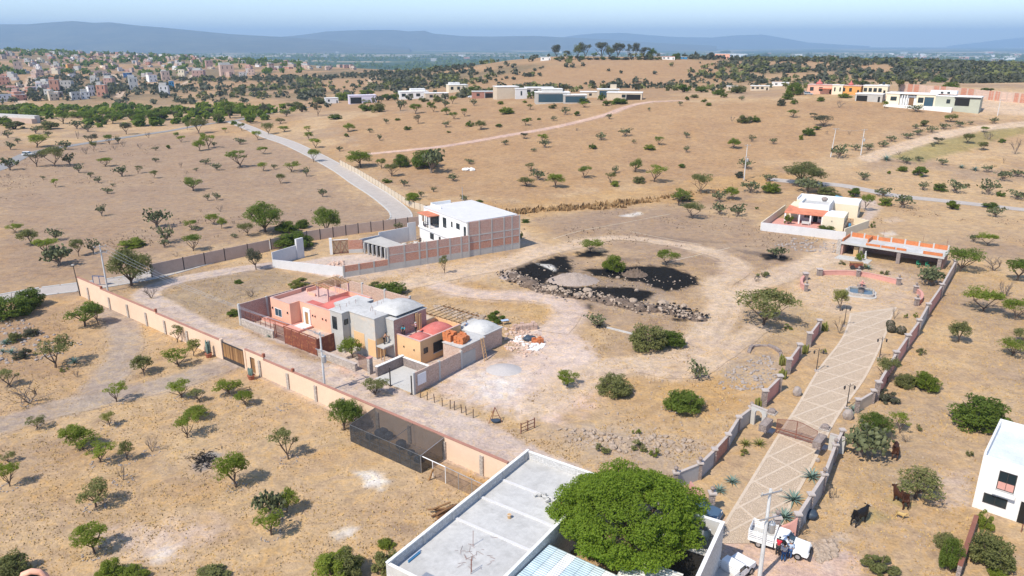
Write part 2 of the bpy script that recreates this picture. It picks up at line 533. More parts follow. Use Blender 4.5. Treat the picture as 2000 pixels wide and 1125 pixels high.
# patches: (region, polygon, colour, softness m, strength)
PATCH = [
    (0, [(-40, 300), (330, 262), (560, 268), (650, 330), (740, 400), (760, 430), (560, 450), (250, 530), (-40, 560)], 'BR', 10, .8),
    (0, [(640, 240), (900, 205), (1290, 200), (1700, 190), (1960, 215), (1700, 290), (1330, 350), (1010, 400), (830, 390), (690, 310)], 'OR', 12, .8),
    (0, [(500, 215), (900, 160), (1300, 120), (1480, 120), (1300, 195), (800, 230)], 'OR', 25, .8),
    (0, [(860, 400), (1000, 395), (1500, 330), (1560, 345), (1330, 395), (1030, 425), (900, 425)], 'OC', 3, .55),
    (0, [(1030, 430), (1300, 400), (1480, 430), (1640, 480), (1560, 540), (1400, 560), (1200, 480)], 'BR', 5, .75),
    (0, [(1320, 460), (1540, 500), (1520, 515), (1400, 525), (1340, 515), (1250, 500)], 'BR', 3, .6),
    (0, [(300, 545), (520, 520), (580, 540), (460, 600), (420, 640), (330, 600)], 'HB', 3, .7),
    (0, [(835, 560), (930, 550), (1150, 620), (1080, 640), (960, 600), (860, 590)], 'OC', 3, .6),
    (0, [(1000, 440), (1080, 480), (980, 540), (840, 560), (740, 540), (1010, 490)], 'CL', 3, .6),
    (0, [(815, 775), (900, 715), (985, 690), (1010, 640), (1100, 640), (1150, 670), (1190, 720), (1160, 790), (1080, 830), (960, 800)], 'DU', 2.5, .95),
    (0, [(1020, 760), (1160, 740), (1190, 770), (1170, 810), (1090, 830), (1040, 800)], 'PK', 3, .7),
    (0, [(890, 740), (1000, 720), (1050, 745), (1000, 790), (900, 775)], 'WH', 5, .55),
    (0, [(920, 730), (1000, 735), (1010, 760), (930, 765)], 'WH', 3, .3),
    (0, [(1160, 730), (1400, 690), (1480, 720), (1440, 830), (1250, 830), (1190, 800)], 'OC', 4, .5),
    (0, [(1030, 840), (1160, 815), (1380, 850), (1420, 870), (1330, 935), (1180, 905)], 'RU', 3, .7),
    (0, [(1440, 690), (1540, 690), (1530, 740), (1420, 750), (1390, 720)], 'RU', 2, .7),
    (0, [(1290, 770), (1400, 730), (1470, 780), (1440, 810), (1330, 870)], 'OC', 3, .6),
    (0, [(1400, 590), (1560, 590), (1640, 640), (1560, 680), (1440, 680), (1400, 640)], 'HB', 3, .4),
    (0, [(640, 525), (850, 480), (850, 520), (700, 560)], 'GY', 2, .5),
    (0, [(533, 520), (640, 500), (780, 490), (800, 515), (672, 548)], 'GY', 1.0, .95),
    (0, [(470, 640), (560, 600), (800, 600), (980, 690), (810, 770), (740, 740), (620, 700)], 'GY', .8, .9),
    (8, [(-200, -80), (100, -60), (420, 90), (820, 240), (1080, 380), (1450, 540), (1380, 640), (1000, 470), (300, 130)], 'GY', 1.0, .9),
    (5, [(0, 960), (100, 1000), (160, 1060), (60, 1060)], 'RD', 2.0, .6),
    (0, [(1380, 1010), (1500, 1020), (1560, 1060), (1680, 1060), (1700, 1150), (1360, 1150)], 'PK', 2, .75),
    (0, [(1560, 1040), (1640, 1030), (1690, 1060), (1620, 1110), (1570, 1080)], 'GRV', 1.5, .8),
    (0, [(1830, 930), (1900, 920), (1900, 980), (1850, 980)], 'GY', 2.5, .6),
    (0, [(1680, 870), (1760, 860), (1830, 900), (1800, 960), (1680, 950)], 'HB', 3, .4),
    (0, [(1660, 990), (1710, 995), (1740, 1010), (1700, 1025), (1660, 1015)], 'GN', 1.0, .45),
    (0, [(1745, 970), (1785, 985), (1770, 995), (1740, 980)], 'GN', .7, .45),
    (0, [(690, 922), (735, 920), (760, 940), (745, 958), (715, 952)], 'WH', .9, .72),
    (0, [(650, 1040), (680, 1028), (702, 1030), (690, 1048), (660, 1052)], 'WH', .8, .6),
    (0, [(300, 1085), (330, 1060), (340, 1075), (312, 1095)], 'WH', 1.2, .8),
    (0, [(1210, 422), (1250, 412), (1262, 418), (1230, 424)], 'WH', .8, .6),
    (0, [(1720, 455), (1745, 450), (1752, 458), (1730, 464)], 'WH', .6, .8),
    (0, [(1715, 430), (1750, 424), (1772, 432), (1740, 437)], 'GY', .8, .7),
    (0, [(372, 905), (392, 885), (418, 876), (440, 885), (432, 896), (414, 905), (408, 920), (382, 922)], 'AS', .5, .9),
    (0, [(1655, 392), (1700, 385), (1725, 405), (1705, 430), (1672, 440), (1690, 410)], 'GY', .8, .9),
    # right-hand fields and far right
    (0, [(1690, 400), (2100, 400), (2100, 470), (1900, 480), (1720, 470)], 'GR', 5, .5),
    (0, [(1700, 300), (1980, 240), (2050, 245), (1800, 320)], 'GN', 2.5, .55),
    (0, [(1900, 175), (2100, 190), (2050, 225), (1900, 225)], 'CL', 5, .8),
    # bottom-left garden field, brown bare patches
    (7, [(0, 380), (300, 330), (450, 420), (250, 560), (0, 520)], 'BR', 4, .6),
    (7, [(200, 780), (500, 770), (640, 850), (450, 960), (250, 900)], 'BR', 4, .65),
    (7, [(600, 930), (900, 860), (1150, 880), (1000, 1000), (760, 1030)], 'DU', 4, .7),
    (7, [(700, 480), (1050, 420), (1300, 420), (1250, 600), (800, 620)], 'BR', 4, .35),
    (8, [(330, 850), (520, 830), (480, 890), (340, 900)], 'BR', 1, .7),
    (8, [(620, 470), (830, 550), (900, 590), (830, 640), (700, 560), (560, 500)], 'OC', .8, .7),
    (0, [(180, 585), (260, 630), (300, 700), (250, 760), (190, 770), (160, 640)], 'GR', 3, .5),
    (0, [(1540, 560), (1600, 520), (1700, 515), (1790, 540), (1815, 585), (1770, 620), (1640, 620), (1560, 600)], 'CL', 2, .6),
    (0, [(1520, 800), (1580, 690), (1640, 700), (1560, 830)], 'OC', 2, .35),
]
Z5C = lambda pts: [(980 + x / 4.348, 480 + y / 4.348) for x, y in pts]
PATCH += [
    (0, Z5C([(-20, 250), (150, 175), (480, 80), (600, 120), (640, 230), (1400, 380), (1600, 560), (1560, 660), (1300, 600), (700, 500), (200, 330)]), 'RU', 3, .6),
    (0, Z5C([(10, 240), (150, 150), (500, 70), (600, 110), (640, 180), (1050, 170), (1400, 150), (1620, 215), (1740, 310), (1620, 390), (1420, 420), (1340, 440), (1200, 490), (900, 480), (600, 470), (250, 360)]), 'DB', 3.5, .62),
    (0, Z5C([(60, 225), (170, 170), (480, 85), (560, 105), (600, 215), (480, 240), (410, 290), (340, 320), (240, 270), (120, 260)]), 'BK', .8, 1),
    (0, Z5C([(690, 205), (780, 195), (1050, 185), (1400, 165), (1570, 220), (1700, 290), (1690, 340), (1520, 365), (1420, 390), (1250, 335), (1060, 285), (780, 260)]), 'BK', .8, 1),
    (0, Z5C([(400, 310), (600, 350), (850, 350), (1100, 350), (1320, 405), (1190, 470), (880, 420), (640, 400), (430, 350)]), 'BK', .9, 1),
    (0, Z5C([(200, 330), (330, 400), (600, 470), (800, 520), (760, 545), (500, 480), (220, 370)]), 'BK', 1.2, .8),
    (0, Z5C([(640, 60), (740, 40), (900, 50), (880, 85), (760, 105), (660, 90)]), 'BK', .6, 1),
    (0, Z5C([(880, 90), (1250, 110), (1150, 140), (900, 140)]), 'DB', 1.2, .8),
    (0, Z5C([(1380, 620), (1600, 600), (1600, 650), (1450, 640)]), 'BK', .8, .9),
    (0, Z5C([(300, 150), (420, 160), (470, 200), (440, 215), (380, 185)]), 'WH', .5, .8),
    (6, [(520, 370), (600, 365), (700, 390), (690, 412), (560, 400)], 'BK', .8, 1),
    (6, [(330, 330), (520, 360), (540, 385), (360, 350)], 'DB', 1.5, .9),
    (0, [(1250, 460), (1420, 470), (1430, 480), (1260, 470)], 'DB', 2, .5),
]
# tracks: (region, points, width m, colour, soft)
TRACK = dict(
    dirt_track=(0, [(700, 303), (760, 297), (850, 288), (950, 272), (1060, 253), (1130, 238), (1190, 222), (1235, 206), (1275, 199), (1330, 197)], 3.6, 'PK', .8),
    dirt_road=(3, [(1130, 885), (1230, 850), (1350, 812), (1480, 775), (1650, 732), (1800, 712), (2050, 690)], 6.5, 'CL', 1.2),
    yard_track=(0, [(1060, 790), (1100, 760), (1180, 722), (1260, 708), (1335, 690), (1385, 650), (1415, 605), (1440, 575), (1500, 545), (1560, 520), (1650, 500)], 5.0, 'CL', 1.4),
    garden_drive=(0, [(452, 706), (400, 728), (320, 752), (220, 775), (110, 800), (-30, 840)], 4.6, 'DV', .8),
    garden_path=(0, [(190, 775), (225, 720), (248, 670), (240, 630), (205, 608), (185, 600)], 4.0, 'DV', 1.4),
    lane=(0, [(530, 518), (430, 532), (330, 552), (285, 575), (320, 600), (390, 640), (450, 668)], 4.2, 'GY', .8),
    street=(0, [(440, 662), (545, 715), (640, 760), (720, 795), (830, 845), (950, 890), (1060, 930)], 6.6, 'GY', .8),
    field_track=(0, [(1640, 470), (1560, 530), (1480, 560)], 3.0, 'CL', 1.5),
    plot_track=(0, [(650, 590), (780, 560), (900, 535), (1000, 515), (1050, 490)], 4.5, 'CL', 1.6),
    waste_track=(0, [(1080, 650), (1110, 600), (1040, 580), (930, 575), (860, 560)], 4.5, 'DU', 2.0),
    ring_track=(0, [(1420, 600), (1400, 560), (1440, 530), (1420, 505), (1330, 480), (1200, 465), (1080, 490), (960, 520)], 4.0, 'CL', 2.0),
    paddock_track=(0, [(1240, 715), (1320, 735), (1400, 700), (1480, 640)], 3.0, 'CL', 1.6),
    slope_path=(1, [(1010, 500), (1000, 480), (1050, 455), (1070, 420)], 4.0, 'CL', 2.0),
    town_street=(0, [(38, 205), (48, 180), (55, 165), (62, 150)], 7.0, 'CL', 2.0),
    hill_street=(0, [(232, 190), (238, 172), (228, 158), (222, 146)], 6.0, 'CL', 2.0),
    terrace_road=(0, [(60, 188), (150, 180), (250, 170), (330, 158), (410, 150)], 5.0, 'CL', 2.0),
    valley_path=(2, [(350, 470), (355, 445), (385, 420), (410, 405)], 4.0, 'CL', 2.0),
)
def densify(pts, step=1.2):
    P = [Vector(p) for p in pts]
    out = []
    for i in range(len(P) - 1):
        p0 = P[max(i - 1, 0)]; p1 = P[i]; p2 = P[i + 1]; p3 = P[min(i + 2, len(P) - 1)]
        n = max(2, int((p2 - p1).length / step))
        n = min(n, 90)
        for k in range(n):
            t = k / n
            out.append(.5 * ((2 * p1) + (p2 - p0) * t + (2 * p0 - 5 * p1 + 4 * p2 - p3) * t * t + (-p0 + 3 * p1 - 3 * p2 + p3) * t ** 3))
    out.append(P[-1])
    return out

PW = [(W2(r, pts), C[c], sf, st) for r, pts, c, sf, st in PATCH]
TW = {k: (densify([p for p in W2(r, pts)], 2.0), w, C[c], sf) for k, (r, pts, w, c, sf) in TRACK.items()}

def seg_d2(x, y, a, b):
    ax, ay = a; bx_, by = b
    dx, dy = bx_ - ax, by - ay
    L = dx * dx + dy * dy + 1e-9
    t = np.clip(((x - ax) * dx + (y - ay) * dy) / L, 0, 1)
    return (x - ax - t * dx) ** 2 + (y - ay - t * dy) ** 2

def ground_colour(x, y):
    x = np.asarray(x, float); y = np.asarray(y, float)
    n = len(x)
    z = TZ(x, y)
    f1 = fbm(x / 26, y / 26, 4, 21); f2 = fbm(x / 7, y / 7, 4, 33); f3 = fbm(x / 70, y / 70, 3, 55)
    col = C['GR'][None] * np.ones((n, 1))
    def blend(w, c):
        nonlocal col
        col = col * (1 - w[:, None]) + np.asarray(c)[None] * w[:, None]
    blend(smooth(.45, .68, f1) * .75, C['BR'])
    blend(smooth(.50, .70, f3) * .5, C['OR'])
    blend(smooth(.58, .75, f2) * .45, C['OC'])
    # distant slopes: redder straw with dark scrubby parts
    far = smooth(450, 900, y)
    a = x / np.maximum(y, 1)
    blend(far * .8, C['OR'])
    g = fbm(x / 60, y / 60, 4, 71)
    scrub = smooth(.42, .62, g + .10 * smooth(.3, .6, a) - .08 * smooth(-.05, .1, a) * (1 - smooth(.25, .35, a)))
    blend(scrub * smooth(520, 760, y) * .75, (.16, .135, .085))
    wx = (f2 - .5) * 2.2 + (vnoise(x * 1.3, y * 1.3, 5) - .5) * .9
    for poly, c, sf, st in PW:
        xs = [p[0] for p in poly]; ys = [p[1] for p in poly]
        m = (x > min(xs) - 2 * sf) & (x < max(xs) + 2 * sf) & (y > min(ys) - 2 * sf) & (y < max(ys) + 2 * sf)
        if not m.any(): continue
        X = x[m]; Y = y[m]
        d2 = np.full(len(X), 1e12); ins = np.zeros(len(X), bool)
        for p, q in zip(poly, poly[1:] + poly[:1]):
            d2 = np.minimum(d2, seg_d2(X, Y, p, q))
            if q[1] != p[1]:
                cr = ((p[1] > Y) != (q[1] > Y)) & (X < (q[0] - p[0]) * (Y - p[1]) / (q[1] - p[1]) + p[0])
                ins ^= cr
        rg = wx[m] * sf * .9
        if c[0] < .05: rg = rg * 1.1 + (fbm(X * .8, Y * .8, 4, 88) - .5) * 2.6 + .1
        d = np.where(ins, 1, -1) * np.sqrt(d2) + rg
        w = smooth(-sf * .5, sf * .9, d) * st
        col[m] = col[m] * (1 - w[:, None]) + c[None] * w[:, None]
    for k, (pts, wd, c, sf) in TW.items():
        xs = [p[0] for p in pts]; ys = [p[1] for p in pts]; e = wd + 2 * sf
        m = (x > min(xs) - e) & (x < max(xs) + e) & (y > min(ys) - e) & (y < max(ys) + e)
        if not m.any(): continue
        X = x[m]; Y = y[m]
        d2 = np.full(len(X), 1e12)
        for p, q in zip(pts, pts[1:]): d2 = np.minimum(d2, seg_d2(X, Y, p, q))
        d = np.sqrt(d2) + wx[m] * .5 * sf
        w = (1 - smooth(wd / 2 - sf * .5, wd / 2 + sf, d)) * .9
        rut = np.exp(-((d - .75) / .3) ** 2) * .12
        col[m] = col[m] * (1 - w[:, None]) + (c[None] * (1 - rut[:, None])) * w[:, None]
    # the valley floor: orchards, fields, pale strips
    v = smooth(-20, -48, z)
    if v.any():
        ix = np.floor(x / 420 + .3 * np.sin(y / 900)); iy = np.floor(y / 760 + .2 * np.sin(x / 700))
        h = hash2(ix, iy, 3); h2 = hash2(ix, iy, 8)
        fld = np.where((h > .80)[:, None], np.array((.40, .33, .22))[None], np.array((.05, .085, .035))[None])
        fld = np.where(((h > .55) & (h <= .80))[:, None], np.array((.13, .15, .07))[None], fld)
        fld = fld * (.75 + .5 * fbm(x / 130, y / 130, 3, 41))[:, None]
        dense = smooth(.35, .5, fbm(x / 1500, y / 700, 3, 13)) * (1 - smooth(6000, 9000, y))
        fld = fld * (1 - dense[:, None]) + (np.array((.045, .08, .035)) * (.7 + .6 * f3[:, None])) * dense[:, None]
        pale = smooth(6200, 6600, y) * (1 - smooth(7800, 8300, y)) * smooth(.45, .6, fbm(x / 900, y / 300, 2, 77))
        fld = fld * (1 - pale[:, None]) + np.array((.42, .36, .27)) * pale[:, None]
        col = col * (1 - v[:, None]) + fld * v[:, None]
    return np.clip(col, 0, 1)

def ground_material():
    m, nt, bs = nodes('dry_ground')
    at = nt.nodes.new('ShaderNodeAttribute'); at.attribute_name = 'soil'
    co = objco(nt)
    na = N(nt, 'TexNoise', Scale=.55, Detail=6.0, Roughness=.68); nb = N(nt, 'TexNoise', Scale=3.2, Detail=5.0, Roughness=.72)
    nc = N(nt, 'TexNoise', Scale=.12, Detail=4.0); nd = N(nt, 'TexVoronoi', Scale=1.5)
    for n in (na, nb, nc, nd): nt.links.new(co, n.inputs['Vector'])
    c = mixrgb(nt, 'MULTIPLY', 1.0, at.outputs['Color'], ramp(nt, na.outputs[0], [(.32, .80), (.5, .98), (.68, 1.14)]))
    c = mixrgb(nt, 'MULTIPLY', 1.0, c, ramp(nt, nb.outputs[0], [(.30, .74), (.5, 1.0), (.72, 1.20)]))
    c = mixrgb(nt, 'MULTIPLY', 1.0, c, ramp(nt, nc.outputs[0], [(.3, (.93, .90, .88)), (.7, (1.06, 1.07, 1.05))]))
    sw = N(nt, 'TexNoise', Scale=.42, Detail=7.0, Roughness=.72, Distortion=2.2); nt.links.new(co, sw.inputs['Vector'])
    c = mixrgb(nt, 'MULTIPLY', 1.0, c, ramp(nt, sw.outputs[0], [(.36, (.84, .83, .88)), (.5, (1.0, 1.0, 1.0)), (.62, (1.12, 1.04, .86))]))
    nt.links.new(c, bs.inputs['Base Color'])
    bs.inputs['Roughness'].default_value = .95
    bs.inputs['Specular IOR Level'].default_value = .1
    ad = nt.nodes.new('ShaderNodeMath'); ad.operation = 'MULTIPLY_ADD'
    nt.links.new(na.outputs[0], ad.inputs[0]); ad.inputs[1].default_value = 1.4; nt.links.new(nb.outputs[0], ad.inputs[2])
    bump(nt, bs, ad.outputs[0], .16, .75)
    return m
GROUND = ground_material()

def sheet(name, X, Y, Z, m, label=None, kind='structure', colour=True):
    """a grid of points as one mesh with soil colours"""
    r, c = X.shape
    me = bpy.data.meshes.new(name)
    co = np.stack([X.ravel(), Y.ravel(), Z.ravel()], 1).astype(np.float32)
    idx = np.arange(r * c).reshape(r, c)
    q = np.stack([idx[:-1, :-1].ravel(), idx[:-1, 1:].ravel(), idx[1:, 1:].ravel(), idx[1:, :-1].ravel()], 1).astype(np.int32)
    me.vertices.add(len(co)); me.vertices.foreach_set('co', co.ravel())
    me.loops.add(q.size); me.loops.foreach_set('vertex_index', q.ravel())
    me.polygons.add(len(q)); me.polygons.foreach_set('loop_start', np.arange(0, q.size, 4, dtype=np.int32))
    me.polygons.foreach_set('loop_total', np.full(len(q), 4, np.int32))
    me.polygons.foreach_set('use_smooth', np.ones(len(q), bool))
    me.update(calc_edges=True)
    if colour:
        at = me.color_attributes.new('soil', 'FLOAT_COLOR', 'POINT')
        cc = np.ones((len(co), 4), np.float32)
        cc[:, :3] = ground_colour(X.ravel(), Y.ravel())
        at.data.foreach_set('color', cc.ravel())
    me.materials.append(m)
    o = bpy.data.objects.new(name, me); COL.objects.link(o)
    return tag(o, label, None, None, kind)

az = np.radians(np.linspace(-60, 60, 700))
rr = np.concatenate([np.linspace(5, 40, 24)[:-1], np.geomspace(40, 620, 480)[:-1], np.geomspace(620, 26000, 250)])
gx = rr[:, None] * np.sin(az)[None]; gy = rr[:, None] * np.cos(az)[None]
sheet('ground', gx[:, ::-1], gy[:, ::-1], TZ(gx, gy)[:, ::-1], GROUND, 'dry straw covered ground with bare dusty patches')

def ribbon(name, pts, width, m, off=.01, colour=True, across=6, label=None, step=1.5, rag=0.0, kerb=None):
    P = densify(pts, step)
    rows = []
    for i, p in enumerate(P):
        t = (P[min(i + 1, len(P) - 1)] - P[max(i - 1, 0)]).normalized()
        n = Vector((-t.y, t.x))
        w0 = width / 2 + (rng.uniform(-rag, rag) if rag else 0); w1 = width / 2 + (rng.uniform(-rag, rag) if rag else 0)
        rows.append([p + n * (w0 + (-w1 - w0) * k / across) for k in range(across + 1)])
    X = np.array([[q.x for q in r] for r in rows]); Y = np.array([[q.y for q in r] for r in rows])
    Zz = TZ(X, Y) + off + .00035 * np.maximum(Y - 120, 0)
    return sheet(name, X[:, ::-1], Y[:, ::-1], Zz[:, ::-1], m, label, 'structure', colour)

for k, (pts, wd, c, sf) in TW.items():
    _to = globals().get('_to', .008) + .004
    ribbon(k, [tuple(p) for p in pts[::3] + [pts[-1]]], wd + .6, GROUND, _to, True, 6, k.replace('_', ' ') + ' of pale trodden earth', 2.0, .25)

# roads
asph = W2(1, [(-90, 965), (0, 940), (90, 890), (170, 855), (330, 825), (480, 800), (650, 775), (850, 745), (1030, 715), (1180, 690), (1300, 675), (1400, 655), (1560, 625), (1720, 598)])
ribbon('road', asph, 5.2, MT['asphalt'], .02, False, 6, 'grey asphalt road curving along the left fields')
pav = W2(1, [(1290, 678), (1390, 715), (1480, 755), (1600, 795), (1700, 840), (1790, 885)]) + W2(0, [(668, 333), (700, 355), (738, 379), (766, 400), (782, 416), (780, 430), (745, 441), (700, 447), (650, 453), (590, 465), (500, 486), (400, 510), (300, 537), (190, 556), (80, 570), (-20, 588)])
ribbon('stone_road', pav, 5.0, MT['paving'], .03, False, 6, 'pale stone paved road bending past the walled plots')
for s_ in (-1, 1):
    P = densify(pav, 2.5); mb = M(); prev = None
    for i in range(len(P) - 1):
        t = (P[i + 1] - P[i]).normalized(); n = Vector((-t.y, t.x)) * s_ * 2.7
        p, q = P[i] + n, P[i + 1] + n
        if (q - p).dot(P[i + 1] - P[i]) <= 0: continue
        mb.seg(p, q, .4, min(float(TZ(p.x, p.y)), float(TZ(q.x, q.y))) - .3, float(TZ(p.x, p.y)) + .13, float(TZ(q.x, q.y)) + .13)
    tag(mb.build('kerb', MT['lgrey']), 'pale raised kerb along the stone road', kind='structure')
ribbon('back_road', W2(0, [(1500, 350), (1560, 356), (1640, 362), (1690, 371), (1755, 383), (1840, 392), (1912, 400), (2040, 414)]), 4.6, MT['paving'], .02, False, 6, 'grey gravel road behind the small cream house')

# thin chalk lines that mark out the plots
def chalk(pts):
    ribbon('chalk_line', W2(0, pts), .22, MT['beige'], .016, False, 1, 'thin white lime line marking a building plot', 3)
chalk([(1080, 467), (1130, 452), (1215, 436), (1310, 418)])
chalk([(1230, 452), (1300, 466), (1370, 478)])
chalk([(1320, 508), (1370, 497), (1425, 484)])

# mountains beyond the plain: ridges with real slopes and gullies
def range_(name, prof, D, depth, label, seed, foot=-60, rough=.22):
    px = np.arange(prof[0][0], prof[-1][0] + 1, 5.0)
    top = np.interp(px, [p[0] for p in prof], [p[1] for p in prof])
    d_up = np.tan(np.radians(PITCH) - np.arctan((562.5 - top) / 1440.0))
    X0 = (px - 1000) / 1517.0
    rows = []
    ts = np.linspace(0, 1, 46)
    Xs = np.zeros((len(ts), len(px))); Ys = Xs.copy(); Zs = Xs.copy()
    for j, t in enumerate(ts):
        d = D - depth + 2 * depth * t * .75
        Ys[j] = d; Xs[j] = X0 * d
        crest = np.maximum(CAM_H - D * d_up - foot, 2)
        prof_t = np.clip(1 - np.abs(d - D) / depth, 0, 1) ** .8
        ns = fbm(Xs[j] / 900, np.full(len(px), d / 900), 5, seed)
        ridge = 1 - np.abs(2 * fbm(Xs[j] / 1500 + 5, np.full(len(px), d / 2600), 5, seed + 4) - 1)
        k = prof_t * (1 - rough * 2.2 * (1 - prof_t) * (1 - ridge)) - rough * .9 * (ns - .35) * prof_t * (1 - prof_t) * 2
        Zs[j] = foot - 3 + crest * np.clip(k, 0, 1)
    o = sheet(name, Xs, Ys, Zs, MT_M, label, 'structure', False)
    return o
MT_M = plaster('scrubby_mountain', (.105, .105, .065), scale=.0022, var=.5, stain=.7, stain_col=(.24, .19, .12), bmp=0)
range_('mountain_range', [(-500, 60), (-250, 52), (-90, 55), (0, 47), (60, 47), (110, 43), (150, 40.5), (190, 44), (222, 43), (270, 49), (330, 54), (400, 61), (450, 66), (520, 70), (560, 72), (640, 78), (720, 86), (800, 92)], 11500, 2600, 'long blue mountain ridge beyond the plain, on the left', 3)
range_('mountain_range', [(300, 92), (420, 80), (520, 74), (590, 68), (640, 61), (700, 58.5), (770, 58), (800, 61), (830, 59.5), (846, 65), (900, 70), (960, 71), (1040, 69.5), (1090, 72), (1180, 76), (1260, 82), (1400, 89)], 14500, 2400, 'flat topped blue mesa in the middle of the horizon', 17)
range_('mountain_range', [(1000, 88), (1060, 78), (1120, 69), (1160, 65), (1220, 64), (1260, 68), (1320, 72), (1390, 73), (1430, 69), (1485, 67), (1530, 74), (1580, 83), (1700, 90)], 20500, 2600, 'pale far hills right of the middle of the horizon', 29)
range_('mountain_range', [(1850, 90), (1900, 84), (1950, 78), (2000, 72), (2060, 66), (2200, 70), (2400, 78)], 25500, 2400, 'faintest far hill at the right end of the horizon', 31)

def haze_box():
    mb = M().box(-34000, -400, -75, 34000, 30500, 560)
    m = bpy.data.materials.new('haze')
    m.use_nodes = True; nt = m.node_tree
    nt.nodes.remove(nt.nodes['Principled BSDF'])
    v = nt.nodes.new('ShaderNodeVolumePrincipled')
    v.inputs['Color'].default_value = (*HAZE_COL, 1)
    v.inputs['Density'].default_value = HAZE
    v.inputs['Anisotropy'].default_value = 0.0
    nt.links.new(v.outputs[0], nt.nodes['Material Output'].inputs['Volume'])
    return tag(mb.build('haze', m), 'thin pale blue haze over the whole valley', kind='stuff')
if HAZE > 0: haze_box()

# ------------------------------------------------------------------ building helpers
def window(t, face, c, u0, u1, z0, z1, name='window', gm=None, fm=None, proud=.05, sill=False, mull=1):
    """face F: plane y=c looking to -y; R: plane x=c looking to +x; B: +y; L: -x"""
    gm = gm or MT['glass']; fm = fm or MT['frame']
    def bxp(mb, a0, a1, b0, b1, d0, d1):
        if face == 'F': mb.box(a0, c - d1, b0, a1, c - d0, b1)
        elif face == 'B': mb.box(a0, c + d0, b0, a1, c + d1, b1)
        elif face == 'R': mb.box(c + d0, a0, b0, c + d1, a1, b1)
        else: mb.box(c - d1, a0, b0, c - d0, a1, b1)
    f = M(); w = .07
    bxp(f, u0, u1, z0, z0 + w, -.05, proud); bxp(f, u0, u1, z1 - w, z1, -.05, proud)
    bxp(f, u0, u0 + w, z0 + w, z1 - w, -.05, proud); bxp(f, u1 - w, u1, z0 + w, z1 - w, -.05, proud)
    for k in range(mull):
        um = u0 + (u1 - u0) * (k + 1) / (mull + 1)
        bxp(f, um - .025, um + .025, z0 + w, z1 - w, -.05, proud - .01)
    o = f.build(name, fm, t)
    g = M(); bxp(g, u0 + w * .5, u1 - w * .5, z0 + w * .5, z1 - w * .5, -.1, proud * .35)
    g.build('pane', gm, o)
    if sill:
        s = M(); bxp(s, u0 - .08, u1 + .08, z0 - .09, z0 - .002, -.05, proud + .08); s.build('sill', MT['lgrey'], o)
    return o

def frame2(p, ang):
    return (p[0], p[1], 0), R(ang)

A = -38.0
# ================================================================== long orange wall with stone piers
wa = G(158, 577); wdir = Vector((math.cos(R(-37.95)), math.sin(R(-37.95)), 0))
t = thing('boundary_wall', 'long pale orange wall with stone piers and a red brown coping', 'wall', wa, R(-37.95))
def along(px, py):
    p = G(px, py) - wa
    return p.dot(wdir)
g0, g1 = along(430, 704), along(477, 724)
END = 95.6
hts = [(-.1, 3.35), (8, 3.3), (8, 3.05), (26, 2.95), (26, 2.8), (g0, 2.75)]
segs = [(-.2, 9, 3.35), (9, 27, 3.0), (27, g0, 2.8), (g1, g1 + 4.3, 3.0), (g1 + 4.3, END, 2.62)]
d0, d1 = g1 + 1.15, g1 + 2.25
for (a, b, h) in segs:
    if a <= d0 < b:
        bx('wall_panel', MT['orange'], t, (a, -.12, -.4, d0, .12, h), (d1, -.12, -.4, b, .12, h), (d0, -.12, 2.25, d1, .12, h))
    else:
        bx('wall_panel', MT['orange'], t, (a, -.12, -.4, b, .12, h))
    bx('coping', MT['cap'], t, (a - .02, -.17, h + .002, b + .02, .17, h + .09))
for px_, py_ in ((178.5, 585), (217, 604), (253, 620), (290, 636), (327, 652), (368.5, 672), (410, 692), (503, 738), (556.5, 763), (610, 788), (665, 812), (731, 842), (797, 868), (867, 897), (942, 928)):
    u = along(px_, py_)
    bx('pier', MT['palestone'], t, (u - .22, -.30, -.3, u + .22, -.118, 2.2 + rng.uniform(-.1, .2)))
for u in (8.9, 26.9, g1 + 4.3, 61):
    bx('lantern_block', MT['terracotta'], t, (u - .16, -.16, 3.0 if u < 61 else 2.72, u + .16, .16, 3.5 if u < 61 else 3.1))
for u in (g0 - .05, g1 + .05):
    bx('gate_post', MT['orange'], t, (u - .2, -.2, -.3, u + .2, .2, 3.05))
# sliding gate of upright boards
t2 = thing('sliding_gate', 'brown gate of upright timber boards in the orange wall', 'gate', wa + wdir * g0, R(-37.95))
L = g1 - g0
bx('gate_frame', MT['frame'], t2, (.16, -.06, .05, L - .16, .06, .5), (-.5, -.05, 2.55, L - .16, .05, 2.72), (.16, -.05, .5, .24, .05, 2.55), (L - .24, -.05, .5, L - .16, .05, 2.55))
nb = 17; me = M().box(0, -.03, 0, (L - .52) / nb * .93, .03, 2.03).build('board', MT['wood'], t2)
for k in range(nb):
    o = me if k == 0 else link('board', me.data, t2)
    o.location = (.26 + k * (L - .52) / nb, rng.uniform(-.02, .02), .51)
t3 = thing('garden_door', 'narrow timber door in the orange wall beside the board gate', 'door', wa + wdir * d0, R(-37.95))
bx('door_frame', MT['frame'], t3, (.02, -.08, 0, .1, .08, 2.22), (1.0, -.08, 0, 1.08, .08, 2.22), (.1, -.08, 2.12, 1.0, .08, 2.22))
for k in range(3):
    o = bx('board', MT['wood'], t3, (.11 + k * .3, -.03, .03, .11 + k * .3 + .28, .03, 2.11))
bx('handle', MT['steel'], t3, (.86, -.09, 1.0, .9, -.03, 1.2))

